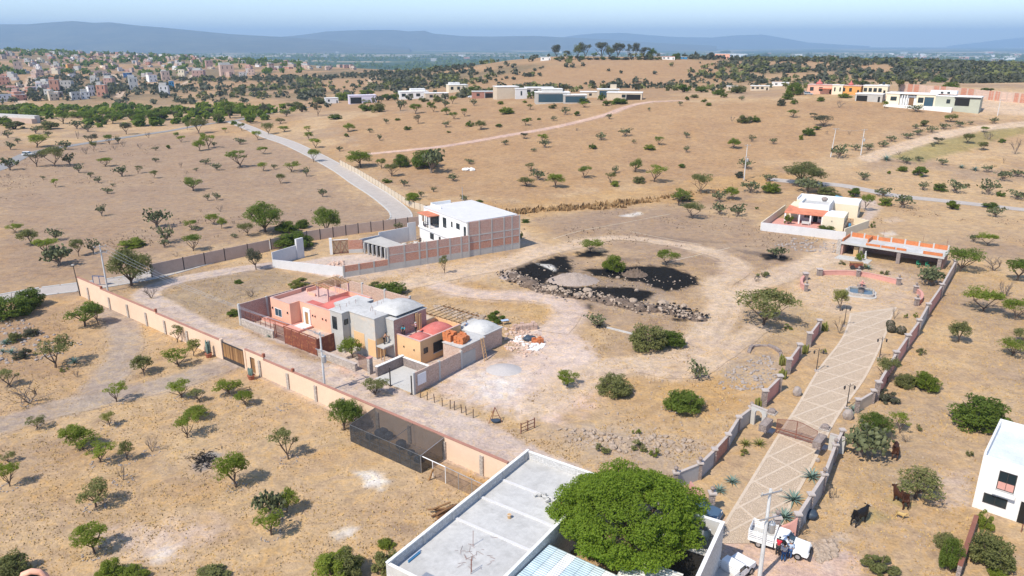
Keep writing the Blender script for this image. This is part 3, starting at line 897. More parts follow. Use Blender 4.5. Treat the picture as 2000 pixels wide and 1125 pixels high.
# ================================================================== pink house and its unfinished grey half
PO = G(473, 636)
def pt(x, y, z=0):
    a = R(A)
    return Vector((PO[0] + x * math.cos(a) - y * math.sin(a), PO[1] + x * math.sin(a) + y * math.cos(a), z))
t = thing('pink_house', 'pink rendered house with red roof terrace and timber pergola', 'house', PO, R(A))
b = MT['pink']
bx('wall', b, t, (1.4, 4.55, -.2, 6.45, 14.2, 3.1), (6.45, 6.4, -.2, 18.6, 14.2, 3.1))
bx('parapet', b, t, (1.4, 4.55, 3.1, 6.45, 4.75, 3.75), (1.4, 4.75, 3.1, 1.6, 10.4, 3.75), (6.25, 4.75, 3.1, 6.45, 6.4, 3.75), (6.25, 6.4, 3.1, 16, 6.6, 3.72),
   (2.2, 10.9, 3.1, 2.4, 14.2, 3.75), (2.4, 14.0, 3.1, 14.6, 14.2, 3.9), (8.9, 10.2, 3.1, 9.1, 14.0, 3.9), (14.4, 9.2, 3.1, 14.6, 14.0, 4.0), (3.4, 10.3, 3.1, 5.2, 10.5, 3.6))
bx('coping', MT['pinkroof'], t, (1.36, 4.51, 3.752, 6.49, 4.79, 3.80), (6.4, 6.36, 3.722, 16, 6.64, 3.77), (2.4, 13.96, 3.902, 14.6, 14.24, 3.95), (1.36, 4.8, 3.752, 1.64, 10.44, 3.80))
bx('terrace_floor', MT['pinkroof'], t, (1.6, 4.75, 3.102, 6.25, 14.0, 3.13), (6.25, 6.6, 3.102, 8.9, 14.0, 3.13))
bx('red_roof', MT['redroof'], t, (9.1, 6.6, 3.102, 18.5, 14.0, 3.14), (6.3, 6.65, 3.132, 9.1, 9.0, 3.16))
M().vault(9.4, 8.2, 14.2, 13.7, 3.12, .95, 12).build('roof_dome', MT['redroof'], t, True)
window(t, 'F', 4.55, 2.4, 4.2, .95, 2.3, gm=MT['bluglass'], fm=MT['white'])
bx('door_surround', MT['white'], t, (7.3, 6.25, 0, 7.75, 6.4, 2.9), (8.55, 6.25, 0, 9.0, 6.4, 2.9), (7.75, 6.25, 2.3, 8.55, 6.4, 2.9))
o = bx('front_door', MT['wood'], t, (7.75, 6.34, .05, 8.55, 6.42, 2.3)); bx('handle', MT['steel'], o, (8.42, 6.28, 1.0, 8.46, 6.34, 1.2))
for x_, y_ in ((1.9, 4.5), (5.8, 4.5)): bx('wall_lamp', MT['frame'], t, (x_ - .08, y_ - .12, 2.0, x_ + .08, y_ + .05, 2.3))
for x_ in (9.6, 10.2, 12.0, 12.8): bx('wall_lamp', MT['frame'], t, (x_ - .08, 6.25, 1.9, x_ + .08, 6.4, 2.15))
bx('terrace_edge', MT['rose'], t, (.2, 3.4, -.1, 9.6, 4.5, .32), (6.5, 4.5, -.1, 9.6, 6.25, .32))
bx('planter', MT['terracotta'], t, (1.2, 3.7, .322, 6.3, 4.3, .5))
bx('entrance_slab', MT['white'], t, (7.2, 4.4, .322, 9.4, 6.2, .36))
for x_, y_ in ((5.7, 10.6), (8.85, 10.1), (9.0, 14.1), (5.9, 14.1)): bx('pergola_post', MT['pinkroof'], t, (x_ - .13, y_ - .13, 3.1, x_ + .13, y_ + .13, 5.3))
bx('pergola_beam', MT['newwood'], t, (5.3, 10.0, 5.302, 9.3, 10.15, 5.48), (5.3, 14.0, 5.302, 9.3, 14.15, 5.48))
me = M().box(-.045, 9.5, 5.484, .045, 14.7, 5.62).build('rafter', MT['newwood'], t)
for k in range(7):
    o = me if k == 0 else link('rafter', me.data, t)
    o.location.x = 5.5 + k * .6

t = thing('unfinished_house', 'half rendered grey two storey house with a shallow cement dome', 'house', PO, R(A))
g = MT['greyp']
bx('tower', MT['grey'], t, (18.6, 2.8, -.2, 21.2, 8.0, 6.0))
bx('wall', g, t, (21.2, 4.1, -.2, 26.5, 11.0, 6.0))
bx('garage_wall', MT['brickl'], t, (14.8, 5.6, -.2, 15.1, 6.35, 3.2), (15.1, 6.0, 2.6, 18.6, 6.35, 3.2))
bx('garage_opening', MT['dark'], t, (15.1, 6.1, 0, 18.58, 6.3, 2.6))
bx('rear_room', MT['brickd'], t, (26.5, 6.1, -.2, 28.15, 12.5, 5.6))
bx('room_render', MT['grey'], t, (26.5, 6.04, 0, 28.2, 6.098, 5.62))
bx('roof_slab', MT['slab'], t, (14.9, 6.45, 5.0, 18.6, 11.0, 5.3), (18.5, 2.7, 6.002, 21.3, 8.1, 6.12), (21.302, 4.0, 6.002, 26.6, 11.1, 6.12), (26.45, 6.0, 5.622, 28.3, 12.6, 5.72))
M().vault(23.2, 6.6, 28.1, 12.4, 6.1, 1.0, 12).build('cement_dome', MT['slab'], t, True)
window(t, 'F', 2.8, 19.0, 20.0, 3.3, 5.2); window(t, 'R', 21.2, 3.1, 3.8, 4.2, 5.0, mull=0)
bx('upper_wall', MT['lgrey'], t, (15.0, 6.5, 3.1, 18.6, 10.9, 5.0)); window(t, 'F', 6.5, 16.6, 17.8, 3.5, 4.9)
bx('plaster_patch', MT['peach'], t, (22.0, 4.06, 1.0, 24.2, 4.098, 3.3), (24.9, 4.05, .3, 26.5, 4.098, 2.8), (26.502, 4.3, .2, 26.54, 5.9, 3.0))
bx('balcony_slab', MT['lgrey'], t, (26.2, 4.2, 1.9, 28.0, 6.0, 2.1))
bx('prop', MT['newwood'], t, (26.4, 4.3, 0, 26.5, 4.4, 1.9), (27.8, 4.3, 0, 27.9, 4.4, 1.9), (27.1, 4.3, 0, 27.2, 4.4, 1.9))
for k in range(14):
    x_, y_ = (21.6 + rng.random() * 4.5, 4.4 + rng.random() * 6) if k < 9 else (18.9 + rng.random() * 2, 3 + rng.random() * 4)
    bx('reinforcing_bar', MT['rustbar'], t, (x_, y_, 6.1, x_ + .03, y_ + .03, 6.5 + rng.random() * .4))

t = thing('peach_house', 'single storey peach house with two red roof domes', 'house', PO, R(A))
p_ = MT['peach']
bx('wall', p_, t, (27.8, 6.5, -.2, 32.8, 14.8, 2.9))
bx('parapet', p_, t, (27.8, 6.5, 2.9, 32.8, 6.7, 3.5), (32.6, 6.7, 2.9, 32.8, 14.8, 3.5), (27.8, 14.6, 2.9, 32.6, 14.8, 3.6), (27.8, 11, 2.9, 28.0, 14.6, 3.6))
bx('coping', MT['pinkroof'], t, (27.76, 6.46, 3.502, 32.84, 6.74, 3.56), (32.56, 6.742, 3.502, 32.84, 14.8, 3.56))
bx('roof_floor', MT['pinkroof'], t, (28.0, 6.7, 2.902, 32.6, 14.6, 2.94))
M().vault(28.6, 10.4, 32.3, 14.4, 2.93, .95, 10).build('roof_dome', MT['redroof'], t, True)
M().vault(29.4, 6.9, 32.4, 9.8, 2.93, .75, 10).build('roof_dome', MT['redroof'], t, True)
window(t, 'R', 32.8, 9.0, 10.9, 1.0, 2.5, sill=True); window(t, 'R', 32.8, 7.1, 7.9, 1.5, 2.3, mull=0)
bx('meter_box', MT['frame'], t, (32.8, 12.2, .2, 33.3, 13.6, 1.3))
for x_ in (29.6, 31.6): bx('wall_lamp', MT['frame'], t, (x_ - .07, 6.38, 1.9, x_ + .07, 6.5, 2.1))
bx('plinth', MT['stone'], t, (28.4, 6.38, 0, 32.8, 6.498, .5))
bx('door_gap', MT['white'], t, (27.2, 6.3, 0, 27.78, 6.6, 2.7))

# pergola of bare poles between the two halves
t = thing('roof_pergola', 'row of bare timber poles behind the peach house', 'pergola', pt(28.6, 17.6, 0), R(A))
bx('post', MT['darkstone'], t, (-.1, -2.6, 0, .1, -2.4, 3.4)); bx('post', MT['darkstone'], t, (3.6, -2.6, 0, 3.8, -2.4, 3.4))
bx('beam', MT['wood'], t, (-3.4, -2.55, 3.4, 4, -2.4, 3.55), (-3.4, 1.4, 3.4, 4, 1.55, 3.55))
for k in range(8): bx('pole', MT['newwood'], t, (-3.2 + k * .95, -3, 3.56, -3.1 + k * .95, 2, 3.68))

# perimeter walls of the plot
t = thing('plot_wall', 'dull brick wall along the back and left of the pink house', 'wall', PO, R(A))
def wallseg(t, name, m, p, q, h, w=.2, h2=None):
    return M().seg(p, q, w, -.3, h, h2).build(name, m, t)
wallseg(t, 'wall_panel', MT['brickd'], (-.3, .1), (.2, 9.5), 3.5); wallseg(t, 'wall_panel', MT['brickd'], (.2, 9.6), (1.0, 18.8), 3.4)
wallseg(t, 'wall_panel', MT['brickl'], (1.1, 19.0), (17.9, 19.1), 3.3)
wallseg(t, 'wall_panel', MT['brickl'], (18.0, 19.0), (17.8, 13), 3.3)
for p in ((-.3, 0), (-.05, 4.8), (.2, 9.55), (.6, 14.2), (1.0, 18.9), (6.6, 19.05), (12.2, 19.05), (17.95, 19.1)):
    bx('column', MT['lgrey'], t, (p[0] - .16, p[1] - .16, -.2, p[0] + .16, p[1] + .16, 3.56))
t = thing('stone_wall', 'low rubble stone wall left of the rusted gate', 'wall', PO, R(A))
bx('wall', MT['stone'], t, (0, -.2, -.3, 8.45, .2, 1.15)); bx('coping', MT['capstone'], t, (-.05, -.24, 1.152, 8.5, .24, 1.2))
t = thing('bar_fence', 'dark red railing behind the low stone wall', 'fence', PO, R(A))
for k in range(7): bx('post', MT['rustbar'], t, (.4 + k * 1.3, .5, 0, .47 + k * 1.3, .57, 2.5))
bx('rail', MT['rustbar'], t, (.4, .51, 2.3, 8.3, .56, 2.36), (.4, .51, 1.4, 8.3, .56, 1.46))
t = thing('entrance_gate', 'dark red barred pedestrian gate beside the rusted panel gate', 'gate', pt(8.6, 0), R(A))
for k in range(12): bx('bar', MT['rustbar'], t, (.1 + k * .23, -.03, .05, .15 + k * .23, .03, 2.3))
bx('gate_frame', MT['rustbar'], t, (0, -.04, 2.302, 2.85, .04, 2.4), (0, -.04, 0, .08, .04, 2.3), (2.77, -.04, 0, 2.85, .04, 2.3), (.08, -.04, 1.1, 2.77, -.032, 1.18))
t = thing('panel_gate', 'wide gate of rusted steel panels in front of the pink house', 'gate', pt(11.5, -.25), R(A))
for k in range(4): bx('panel', MT['rust'], t, (.06 + k * 1.87, -.05, .1, 1.87 + k * 1.87, .0, 2.55))
for k in range(5): bx('upright', MT['rustbar'], t, (-.0 + k * 1.87, -.08, 0, .05 + k * 1.87, .06, 2.68))
bx('top_rail', MT['rust'], t, (0, -.07, 2.68, 7.55, .07, 2.8))
bx('side_panel', MT['rust'], t, (7.55, .0, 0, 7.62, 3.2, 2.6))
t = thing('garden_wall', 'low rubble stone wall right of the rusted gate', 'wall', PO, R(A))
bx('wall', MT['stone'], t, (19.2, -.35, -.3, 27.2, .05, 1.0)); bx('coping', MT['capstone'], t, (19.15, -.4, 1.002, 27.25, .1, 1.06))
t = thing('garden_railing', 'rusty barred gate under the small tree in front of the grey house', 'gate', pt(26.5, .4), R(A))
for k in range(9): bx('bar', MT['rustbar'], t, (.1 + k * .27, .4 - .04 * k, .05, .15 + k * .27, .45 - .04 * k, 2.0))
bx('rail', MT['rustbar'], t, (.0, .3, 1.9, 2.5, .36, 1.96)); bx('gate_pillar', MT['stone'], t, (2.6, -.3, -.2, 3.1, .3, 2.3)); bx('pillar_cap', MT['rose'], t, (2.55, -.35, 2.302, 3.15, .35, 2.4))
t = thing('return_wall', 'dark stone wall round the concrete parking pad', 'wall', PO, R(A))
bx('wall', MT['darkstone'], t, (30.5, .3, -.3, 30.9, 5.2, 1.4), (30.9, 4.9, -.3, 37.4, 5.2, 1.25)); bx('coping', MT['white'], t, (30.46, .26, 1.402, 30.94, 5.24, 1.46), (30.95, 4.85, 1.252, 37.4, 5.24, 1.3))
t = tag(bx('parking_pad', MT['lgrey'], None, (31.0, -.3, -.1, 38.0, 4.85, .06)), 'pale concrete parking pad between stone walls', kind='structure'); t.location = PO; t.rotation_euler.z = R(A)
for i, (x_, l_) in enumerate(((34.2, 'left of the pair on the concrete pad, standing free'), (38.1, 'right of the pair, by the end of the block wall'))):
    t = thing('steel_post', 'thin black steel post, ' + l_, 'post', pt(x_, -.5), R(A), 'posts by the concrete pad')
    bx('shaft', MT['frame'], t, (-.06, -.06, 0, .06, .06, 2.55)); bx('foot_plate', MT['frame'], t, (-.2, -.2, 0, .2, .2, .05))
t = thing('block_wall', 'pale block wall with a white notice at its street end', 'wall', PO, R(A))
wallseg(t, 'wall_panel', MT['brickl'], (38.35, -.2), (38.0, 4.6), 2.9, .2, 2.7); wallseg(t, 'wall_panel', MT['brickl'], (38.0, 4.7), (37.75, 9.2), 2.6, .2, 2.45)
for x_, y_, h_ in ((38.37, -.35, 3.0), (38.0, 4.65, 2.75), (37.8, 9.2, 2.6)): bx('column', MT['lgrey'], t, (x_ - .15, y_ - .15, -.2, x_ + .15, y_ + .15, h_))
bx('notice', MT['whitep'], t, (38.44, .25, 1.0, 38.5, 1.75, 2.5))
t = thing('brick_store', 'low pale brick store room beside the peach house', 'shed', PO, R(A))
bx('wall', MT['brickl'], t, (34.4, 9.3, -.2, 37.75, 14.3, 2.9)); bx('roof_slab', MT['slab'], t, (34.3, 9.2, 2.902, 37.85, 14.35, 3.0)); bx('render_band', MT['grey'], t, (37.752, 9.6, 0, 37.79, 12.2, 2.0))
t = thing('dome_room', 'grey block room with a shallow cement dome at the end of the plot', 'shed', PO, R(A))
bx('wall', MT['brickl'], t, (31.2, 14.9, -.2, 36.8, 19.3, 2.6)); bx('roof_slab', MT['slab'], t, (31.1, 14.8, 2.602, 36.95, 19.4, 2.75)); M().vault(32.6, 15.1, 36.8, 19.2, 2.74, 1.0, 12).build('cement_dome', MT['slab'], t, True)
def brick_stack(name, label, loc, rz, nx, ny, nz, m, group=None, bs=(.28, .14, .09), jit=.05):
    t = thing(name, label, 'bricks', loc, rz, group)
    me0 = None
    for k in range(nz):
        for j in range(ny):
            for i in range(nx):
                if rng.random() < .12 * k / max(nz, 1) + (.25 if k == nz - 1 else 0): continue
                if me0 is None: me0 = M().box(-bs[0] * .47, -bs[1] * .47, 0, bs[0] * .47, bs[1] * .47, bs[2] * .94).build('brick', m, t); o = me0
                else: o = link('brick', me0.data, t)
                o.location = ((i - nx / 2) * bs[0] + rng.uniform(-jit, jit), (j - ny / 2) * bs[1] + rng.uniform(-jit, jit), k * bs[2])
                o.rotation_euler.z = rng.uniform(-.12, .12)
    return t
brick_stack('brick_pile', 'tall stack of new orange bricks on the store roof, left of two', pt(34.9, 10.6, 3.0), R(A), 3, 4, 6, MT['bricko'], 'brick stacks on the store roof', (.5, .34, .2), .04)
brick_stack('brick_pile', 'wide stack of new orange bricks on the store roof, right of two', pt(36.6, 11.2, 3.0), R(A) + .2, 3, 6, 5, MT['bricko'], 'brick stacks on the store roof', (.5, .34, .2), .05)
brick_stack('brick_pile', 'long stack of pinkish bricks on the ground beyond the dome room', G(1028, 641), .3, 6, 4, 3, MT['brickl'], None, (.6, .4, .3), .06)
brick_stack('brick_pile', 'small neat stack of red bricks in the builders rubbish', G(1052, 668), .4, 3, 3, 3, MT['bricko'], None, (.5, .35, .25), .02)
t = thing('ladder', 'wooden ladder leaning on the store room wall', 'ladder', pt(37.9, 13.2), R(A))
M().tube([(.9, -.3, 0), (.0, .0, 3.2)], .05, 5).build('rail', MT['newwood'], t); M().tube([(.9, .3, 0), (.0, .5, 3.2)], .05, 5).build('rail', MT['newwood'], t)
for k in range(8):
    f = (k + .5) / 8; bx('rung', MT['newwood'], t, (.9 - .9 * f - .03, -.3 + .3 * f, 3.2 * f, .9 - .9 * f + .03, .3 + .2 * f, 3.2 * f + .06))
t = thing('timber_board', 'tall raw timber board standing beside the workers on the roof', 'board', pt(28.5, 10.6, 2.95), R(A))
bx('plank', MT['newwood'], t, (-.1, -.5, 0, .0, -.02, 2.6)); bx('plank', MT['newwood'], t, (.06, .02, 0, .16, .42, 2.4))
# ================================================================== brick and white two storey building
BO = G(672, 541.6)
BA = 35.0
def bt(x, y, z=0):
    a = R(BA)
    return Vector((BO[0] + x * math.cos(a) - y * math.sin(a), BO[1] + x * math.sin(a) + y * math.cos(a), z))
# side wall slopes slightly from the frame: follow the traced line
t = thing('brick_wall', 'long bare brick and concrete side wall of the white house yard', 'wall', BO, R(BA))
def wl(x): return -.08 - x * .062 + (.05 if x > 20 else 0)
xs = [0, 3.0, 6.0, 9.0, 12.4, 15.6, 17.2, 19.6, 22.4, 25.0, 26.8]
for i, (a, b_) in enumerate(zip(xs, xs[1:])):
    low = a < 8.9; h = 2.2 if low else 4.6
    pa, pb = (a + .17, wl(a)), (b_ - .17, wl(b_))
    M().seg((a, wl(a)), (b_, wl(b_)), .22, -.3, 1.05 if low else 1.3).build('base_panel', MT['grey'], t)
    M().seg(pa, pb, .2, 1.052 if low else 1.302, 2.2 if low else 2.9).build('brick_panel', MT['brick'] if (low or i in (4, 5, 6, 7)) else MT['brickd'], t)
    if not low:
        M().seg(pa, pb, .24, 2.902, 3.1).build('tie_beam', MT['grey'], t)
        M().seg(pa, pb, .2, 3.102, 4.6).build('brick_panel', MT['brickd'], t)
for i, x in enumerate(xs): bx('column', MT['grey'], t, (x - .165, wl(x) - .14, -.2, x + .165, wl(x) + .14, 2.3 if x < 9 else 4.65))
t = thing('white_house', 'white two storey house with bare brick side and flat white roof', 'house', BO, R(BA))
bx('wall', MT['white'], t, (26.6, .9, -.2, 38.6, 17.0, 7.2))
bx('roof_slab', MT['whitew'], t, (26.5, -1.4, 7.202, 39.3, 17.1, 7.42)); bx('parapet', MT['white'], t, (28.4, 16.8, 7.42, 33.5, 17.05, 8.1), (28.4, 12.5, 7.42, 28.6, 16.8, 7.9))
# brick side
def wr(x): return -1.45 - (x - 26.8) * .045
for (z0, z1) in ((-.3, 1.3), (1.35, 2.9), (3.1, 4.3), (4.55, 7.3)):
    for a, b_ in zip((26.8, 29.4, 32.4, 35.4, 37.4), (29.4, 32.4, 35.4, 37.4, 39.3)):
        M().seg((a + .14, wr(a)), (b_ - .14, wr(b_)), .3, z0, z1).build('brick_panel', (MT['grey'] if z0 < 0 else MT['brick'] if z0 < 3.0 else MT['brickd']), t)
for x in (26.8, 29.4, 32.4, 35.4, 37.4, 39.3): bx('column', MT['grey'], t, (x - .14, wr(x) - .19, -.2, x + .14, wr(x) + .19, 7.35))
for z0, z1 in ((1.302, 1.348), (2.902, 3.098), (4.302, 4.548)):
    M().seg((26.95, wr(26.95)), (39.15, wr(39.15)), .36, z0, z1).build('tie_beam', MT['grey'], t)
bx('infill_wall', MT['white'], t, (26.65, -1.3, 0, 27.2, .9, 7.2), (38.6, -1.8, -.2, 39.2, 17.0, 7.2))
window(t, 'L', 26.6, 7.0, 8.5, 4.4, 6.6); window(t, 'L', 26.6, 4.4, 5.0, 5.1, 6.3, mull=0); window(t, 'L', 26.6, 1.5, 2.9, 5.2, 6.4); window(t, 'L', 26.62, -.9, -.1, 3.4, 6.2, mull=0)
bx('front_wing', MT['white'], t, (24.2, 1.2, -.2, 26.6, 14.8, 3.5)); bx('wing_ledge', MT['white'], t, (24.0, 1.0, 3.502, 26.6, 15.0, 3.9))
bx('terrace_wall', MT['white'], t, (24.2, 13.6, 3.9, 24.4, 15.0, 6.2), (24.2, 10.2, 3.9, 24.45, 10.5, 6.6), (24.2, 12.9, 3.9, 24.4, 13.6, 5.0))
bx('terrace_roof', MT['tile'], t, (24.0, 9.9, 6.602, 28.0, 15.2, 6.8)); bx('terrace_back', MT['glass'], t, (26.5, 10.3, 4.0, 26.6, 14.0, 6.5))
for k in range(3): bx('rail', MT['frame'], t, (24.3, 10.5, 4.2 + k * .45, 24.36, 12.9, 4.25 + k * .45))
for k in range(4): bx('rail_post', MT['frame'], t, (24.28, 10.5 + k * .8, 3.9, 24.38, 10.56 + k * .8, 6.6))
window(t, 'L', 24.2, 8.4, 10.0, 1.9, 3.2); window(t, 'L', 24.2, 5.4, 6.2, 1.0, 3.1, mull=0); window(t, 'L', 24.2, 2.6, 4.4, 1.6, 2.9); window(t, 'L', 24.2, 12.6, 13.0, 4.2, 5.0, mull=0)
M().tube([(37, 17.4, 0), (37, 17.4, 10.6)], .06, 6).build('mast', MT['steel'], t)
t = thing('yard_wall', 'white rendered wall behind the builders yard', 'wall', BO, R(BA))
wallseg(t, 'wall_panel', MT['whitew'], (10.2, 15.4), (15.0, 16.2), 2.7); wallseg(t, 'wall_panel', MT['whitew'], (15.0, 16.25), (22.4, 17.0), 3.3); wallseg(t, 'wall_panel', MT['whitew'], (22.4, 17.05), (24.4, 17.0), 4.2)
t = thing('mesh_gate', 'pair of brown mesh gates with crossed braces and a white post', 'gate', bt(4.2, 16.6), R(BA) - .32)
bx('gate_post', MT['white'], t, (-.3, -.3, -.2, .25, .3, 3.5)); bx('lintel', MT['white'], t, (-.3, -.1, 3.0, 3.6, .12, 3.1))
for k in range(2):
    x0 = .35 + k * 1.6
    bx('gate_frame', MT['rustbar'], t, (x0, -.05, .1, x0 + .08, .05, 2.9), (x0 + 1.48, -.05, .1, x0 + 1.56, .05, 2.9), (x0 + .08, -.05, .1, x0 + 1.48, .05, .2), (x0 + .08, -.05, 2.8, x0 + 1.48, .05, 2.9))
    M().tube([(x0 + .1, -.06, .2), (x0 + 1.45, -.06, 2.8)], .05, 4).tube([(x0 + .1, -.07, 2.8), (x0 + 1.45, -.07, .2)], .05, 4).build('brace', MT['rustbar'], t)
    bx('mesh_sheet', MT['chick'], t, (x0 + .09, -.01, .2, x0 + 1.47, .01, 2.8))
t = thing('brick_wing_wall', 'short brick wall between the mesh gates and concrete columns', 'wall', BO, R(BA))
wallseg(t, 'brick_panel', MT['brick'], (7.6, 15.5), (10.3, 14.3), 2.8); wallseg(t, 'base', MT['lgrey'], (7.6, 15.48), (10.3, 14.28), .8, .3)
t = thing('column_row', 'row of six raw concrete columns with a slab behind them', 'columns', BO, R(BA))
for k in range(6):
    f = k / 5; x, y = 10.2 + 1.7 * f, 13.2 - 6.4 * f
    bx('column', MT['lgrey'], t, (x - .16, y - .16, -.2, x + .16, y + .16, 2.35))
M().prism([(10.4, 14.0), (12.2, 6.6), (16, 6.0), (15, 15.4)], 2.36, 2.55).build('slab', MT['grey'], t)
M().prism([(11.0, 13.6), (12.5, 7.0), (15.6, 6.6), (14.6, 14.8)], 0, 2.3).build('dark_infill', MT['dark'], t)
t = thing('front_yard_wall', 'low pale cement wall in front of the yard with the rubble', 'wall', BO, R(BA))
wallseg(t, 'wall_panel', MT['whitew'], (-8.8, 14.1), (0, .1), 1.6, .22, 2.0)
t = thing('entrance_wall', 'white entrance wall with a square pier left of the yard', 'wall', BO, R(BA))
wallseg(t, 'wall_panel', MT['whitew'], (-8.7, 14.9), (-3.0, 17.4), 2.9); wallseg(t, 'pier', MT['whitew'], (-2.95, 17.3), (-1.3, 17.9), 4.2, .5)
# rear dark fence and the pale panel wall beside the stone road
def panel_fence(name, label, cat, pts, h, m, pm, step, w=.16, hv=.0):
    t = thing(name, label, cat, (0, 0, 0))
    for (p, q) in zip(pts, pts[1:]):
        p, q = Vector(p), Vector(q); L = (q - p).length; n = max(1, round(L / step))
        for k in range(n):
            a, b_ = p + (q - p) * (k / n), p + (q - p) * ((k + 1) / n)
            za = min(float(TZ(a.x, a.y)), float(TZ(b_.x, b_.y)))
            d = (b_ - a).normalized() * .1
            M().seg(a + d, b_ - d, w, za - .3, float(TZ(a.x, a.y)) + h, float(TZ(b_.x, b_.y)) + h).build('panel', m, t)
            z = float(TZ(a.x, a.y))
            M().box(a.x - .08, a.y - .08, z - .2, a.x + .08, a.y + .08, z + h + .1).build('post', pm, t)
    return t
panel_fence('panel_wall', 'faded pinkish panel wall with thin posts beside the left field', 'wall', W2(0, [(297, 541), (360, 527), (440, 509), (528, 490)]), 2.5, MT['mauve'], MT['frame'], 4.2)
panel_fence('slat_fence', 'brown fence behind the white yard wall along the stone road', 'fence', W2(0, [(530, 488), (600, 472), (700, 456), (820, 441)]), 2.4, MT['mauve'], MT['frame'], 3.4)
panel_fence('roadside_fence', 'low pale wall with dark upright posts beside the stone road', 'fence', W2(0, [(664, 322), (700, 341), (740, 365), (772, 386), (800, 404), (832, 414)]), 1.7, MT['beige'], MT['frame'], 3.2)

t = thing('yard_gate', 'small gate of faded panels in a dark blue frame behind the wall corner', 'gate', G(183, 556), R(-6))
bx('gate_frame', MT['bluem'], t, (0, -.06, .1, .1, .06, 1.75), (1.25, -.06, .1, 1.35, .06, 1.75), (2.5, -.06, .1, 2.6, .06, 1.75), (.1, -.06, 1.65, 1.25, .06, 1.75), (1.35, -.06, 1.65, 2.5, .06, 1.75))
for k in range(2): bx('panel', MT['mauve'], t, (.12 + k * 1.25, -.03, .15, 1.23 + k * 1.25, .03, 1.63))

# ================================================================== shade-net enclosure against the orange wall
NO = G(685, 862)
t = thing('shade_house', 'black shade net enclosure built against the orange wall', 'shade house', NO, R(-37.0))
X1, Y1, H0, H1 = 10.75, 4.0, 2.1, 2.6
mb = M().add([(0, 0, .0), (X1, 0, 0), (X1, 0, H0), (0, 0, H0)], [(0, 1, 2, 3)])
mb.build('front_net', MT['net'], t)
M().add([(X1, 0, 0), (X1, Y1, 0), (X1, Y1, H1), (X1, 0, H0)], [(0, 1, 2, 3)]).build('end_net', MT['net'], t)
M().add([(0, 0, 0), (0, Y1, 0), (0, Y1, H1), (0, 0, H0)], [(3, 2, 1, 0)]).build('end_net', MT['net'], t)
vs = []; n_ = 14
for j in range(5):
    for i in range(n_ + 1):
        x = X1 * i / n_; y = Y1 * j / 4
        vs.append((x, y, H0 + (H1 - H0) * j / 4 - .13 * math.sin(math.pi * j / 4) * abs(math.sin(math.pi * i / n_ * 3.5)) + .02))
M().add(vs, [(j * (n_ + 1) + i, j * (n_ + 1) + i + 1, (j + 1) * (n_ + 1) + i + 1, (j + 1) * (n_ + 1) + i) for j in range(4) for i in range(n_)]).build('roof_net', MT['net2'], t, True)
for k in range(8):
    x = X1 * k / 7
    M().tube([(x, .05, -.2), (x, .05, H0 - .03)], .045, 5).build('post', MT['steel'], t)
    if k in (0, 4, 7): M().tube([(x, .05, H0 - .03), (x, Y1 - .1, H1 - .04)], .035, 5).build('rafter', MT['steel'], t)
M().tube([(0, .05, H0 - .05), (X1, .05, H0 - .05)], .04, 5).build('rail', MT['steel'], t)
M().tube([(0, .05, 1.0), (X1, .05, 1.0)], .03, 5).build('rail', MT['steel'], t)
for i, (x, y, s_) in enumerate(((2.2, 2.6, 1.0), (3.0, 2.9, .7), (5.6, 2.3, .8), (7.4, 2.0, .5), (9.0, 1.4, .6), (1.3, 1.6, .6))):
    o = M().blob((0, 0, s_ * .6), (s_ * .8, s_ * .7, s_ * .7), 2, .16, i).build('covered_heap', MT['tarp'], None, True)
    tag(o, ('dark heap under the shade net, ' + ('largest, at the far left', 'beside the largest heap', 'in the middle', 'right of the middle', 'nearest the right end', 'nearest the left front corner')[i]), 'heap', 'heaps inside the shade house')
    a = R(-37); o.location = NO + Vector((x * math.cos(a) - y * math.sin(a), x * math.sin(a) + y * math.cos(a), 0))
t = thing('wire_fence', 'white post fence with brown wire netting right of the shade net', 'fence', G(822, 921), R(-38))
for k in range(6):
    M().tube([(k * 1.75, 0, -.2), (k * 1.75, 0, 1.9)], .045, 6).build('post', MT['whitem'] if k < 3 else MT['steel'], t)
M().tube([(0, 0, 1.9), (3.5, 0, 1.9), ], .05, 6).build('top_rail', MT['whitem'], t); M().tube([(3.5, 0, 1.9), (8.75, 0, 1.85)], .04, 6).build('top_rail', MT['steel'], t)
M().add([(1.75, .01, 0), (8.75, .01, 0), (8.75, .01, 1.85), (1.75, .01, 1.85)], [(0, 1, 2, 3)]).build('netting', MT['chick'], t)
t = thing('timber_prop', 'short brown timber leaning on the white post fence', 'plank', G(838, 938), R(-38)); M().tube([(0, 0, 0), (.35, .3, 1.3)], .1, 5).build('timber', MT['wood'], t)

# ================================================================== near building with concrete roof
TO = G(1030, 878, 4.6); TO.z = 0
TA = 56.0
def tt_(x, y, z=0):
    a = R(TA)
    return Vector((TO[0] + x * math.cos(a) - y * math.sin(a), TO[1] + x * math.sin(a) + y * math.cos(a), z))
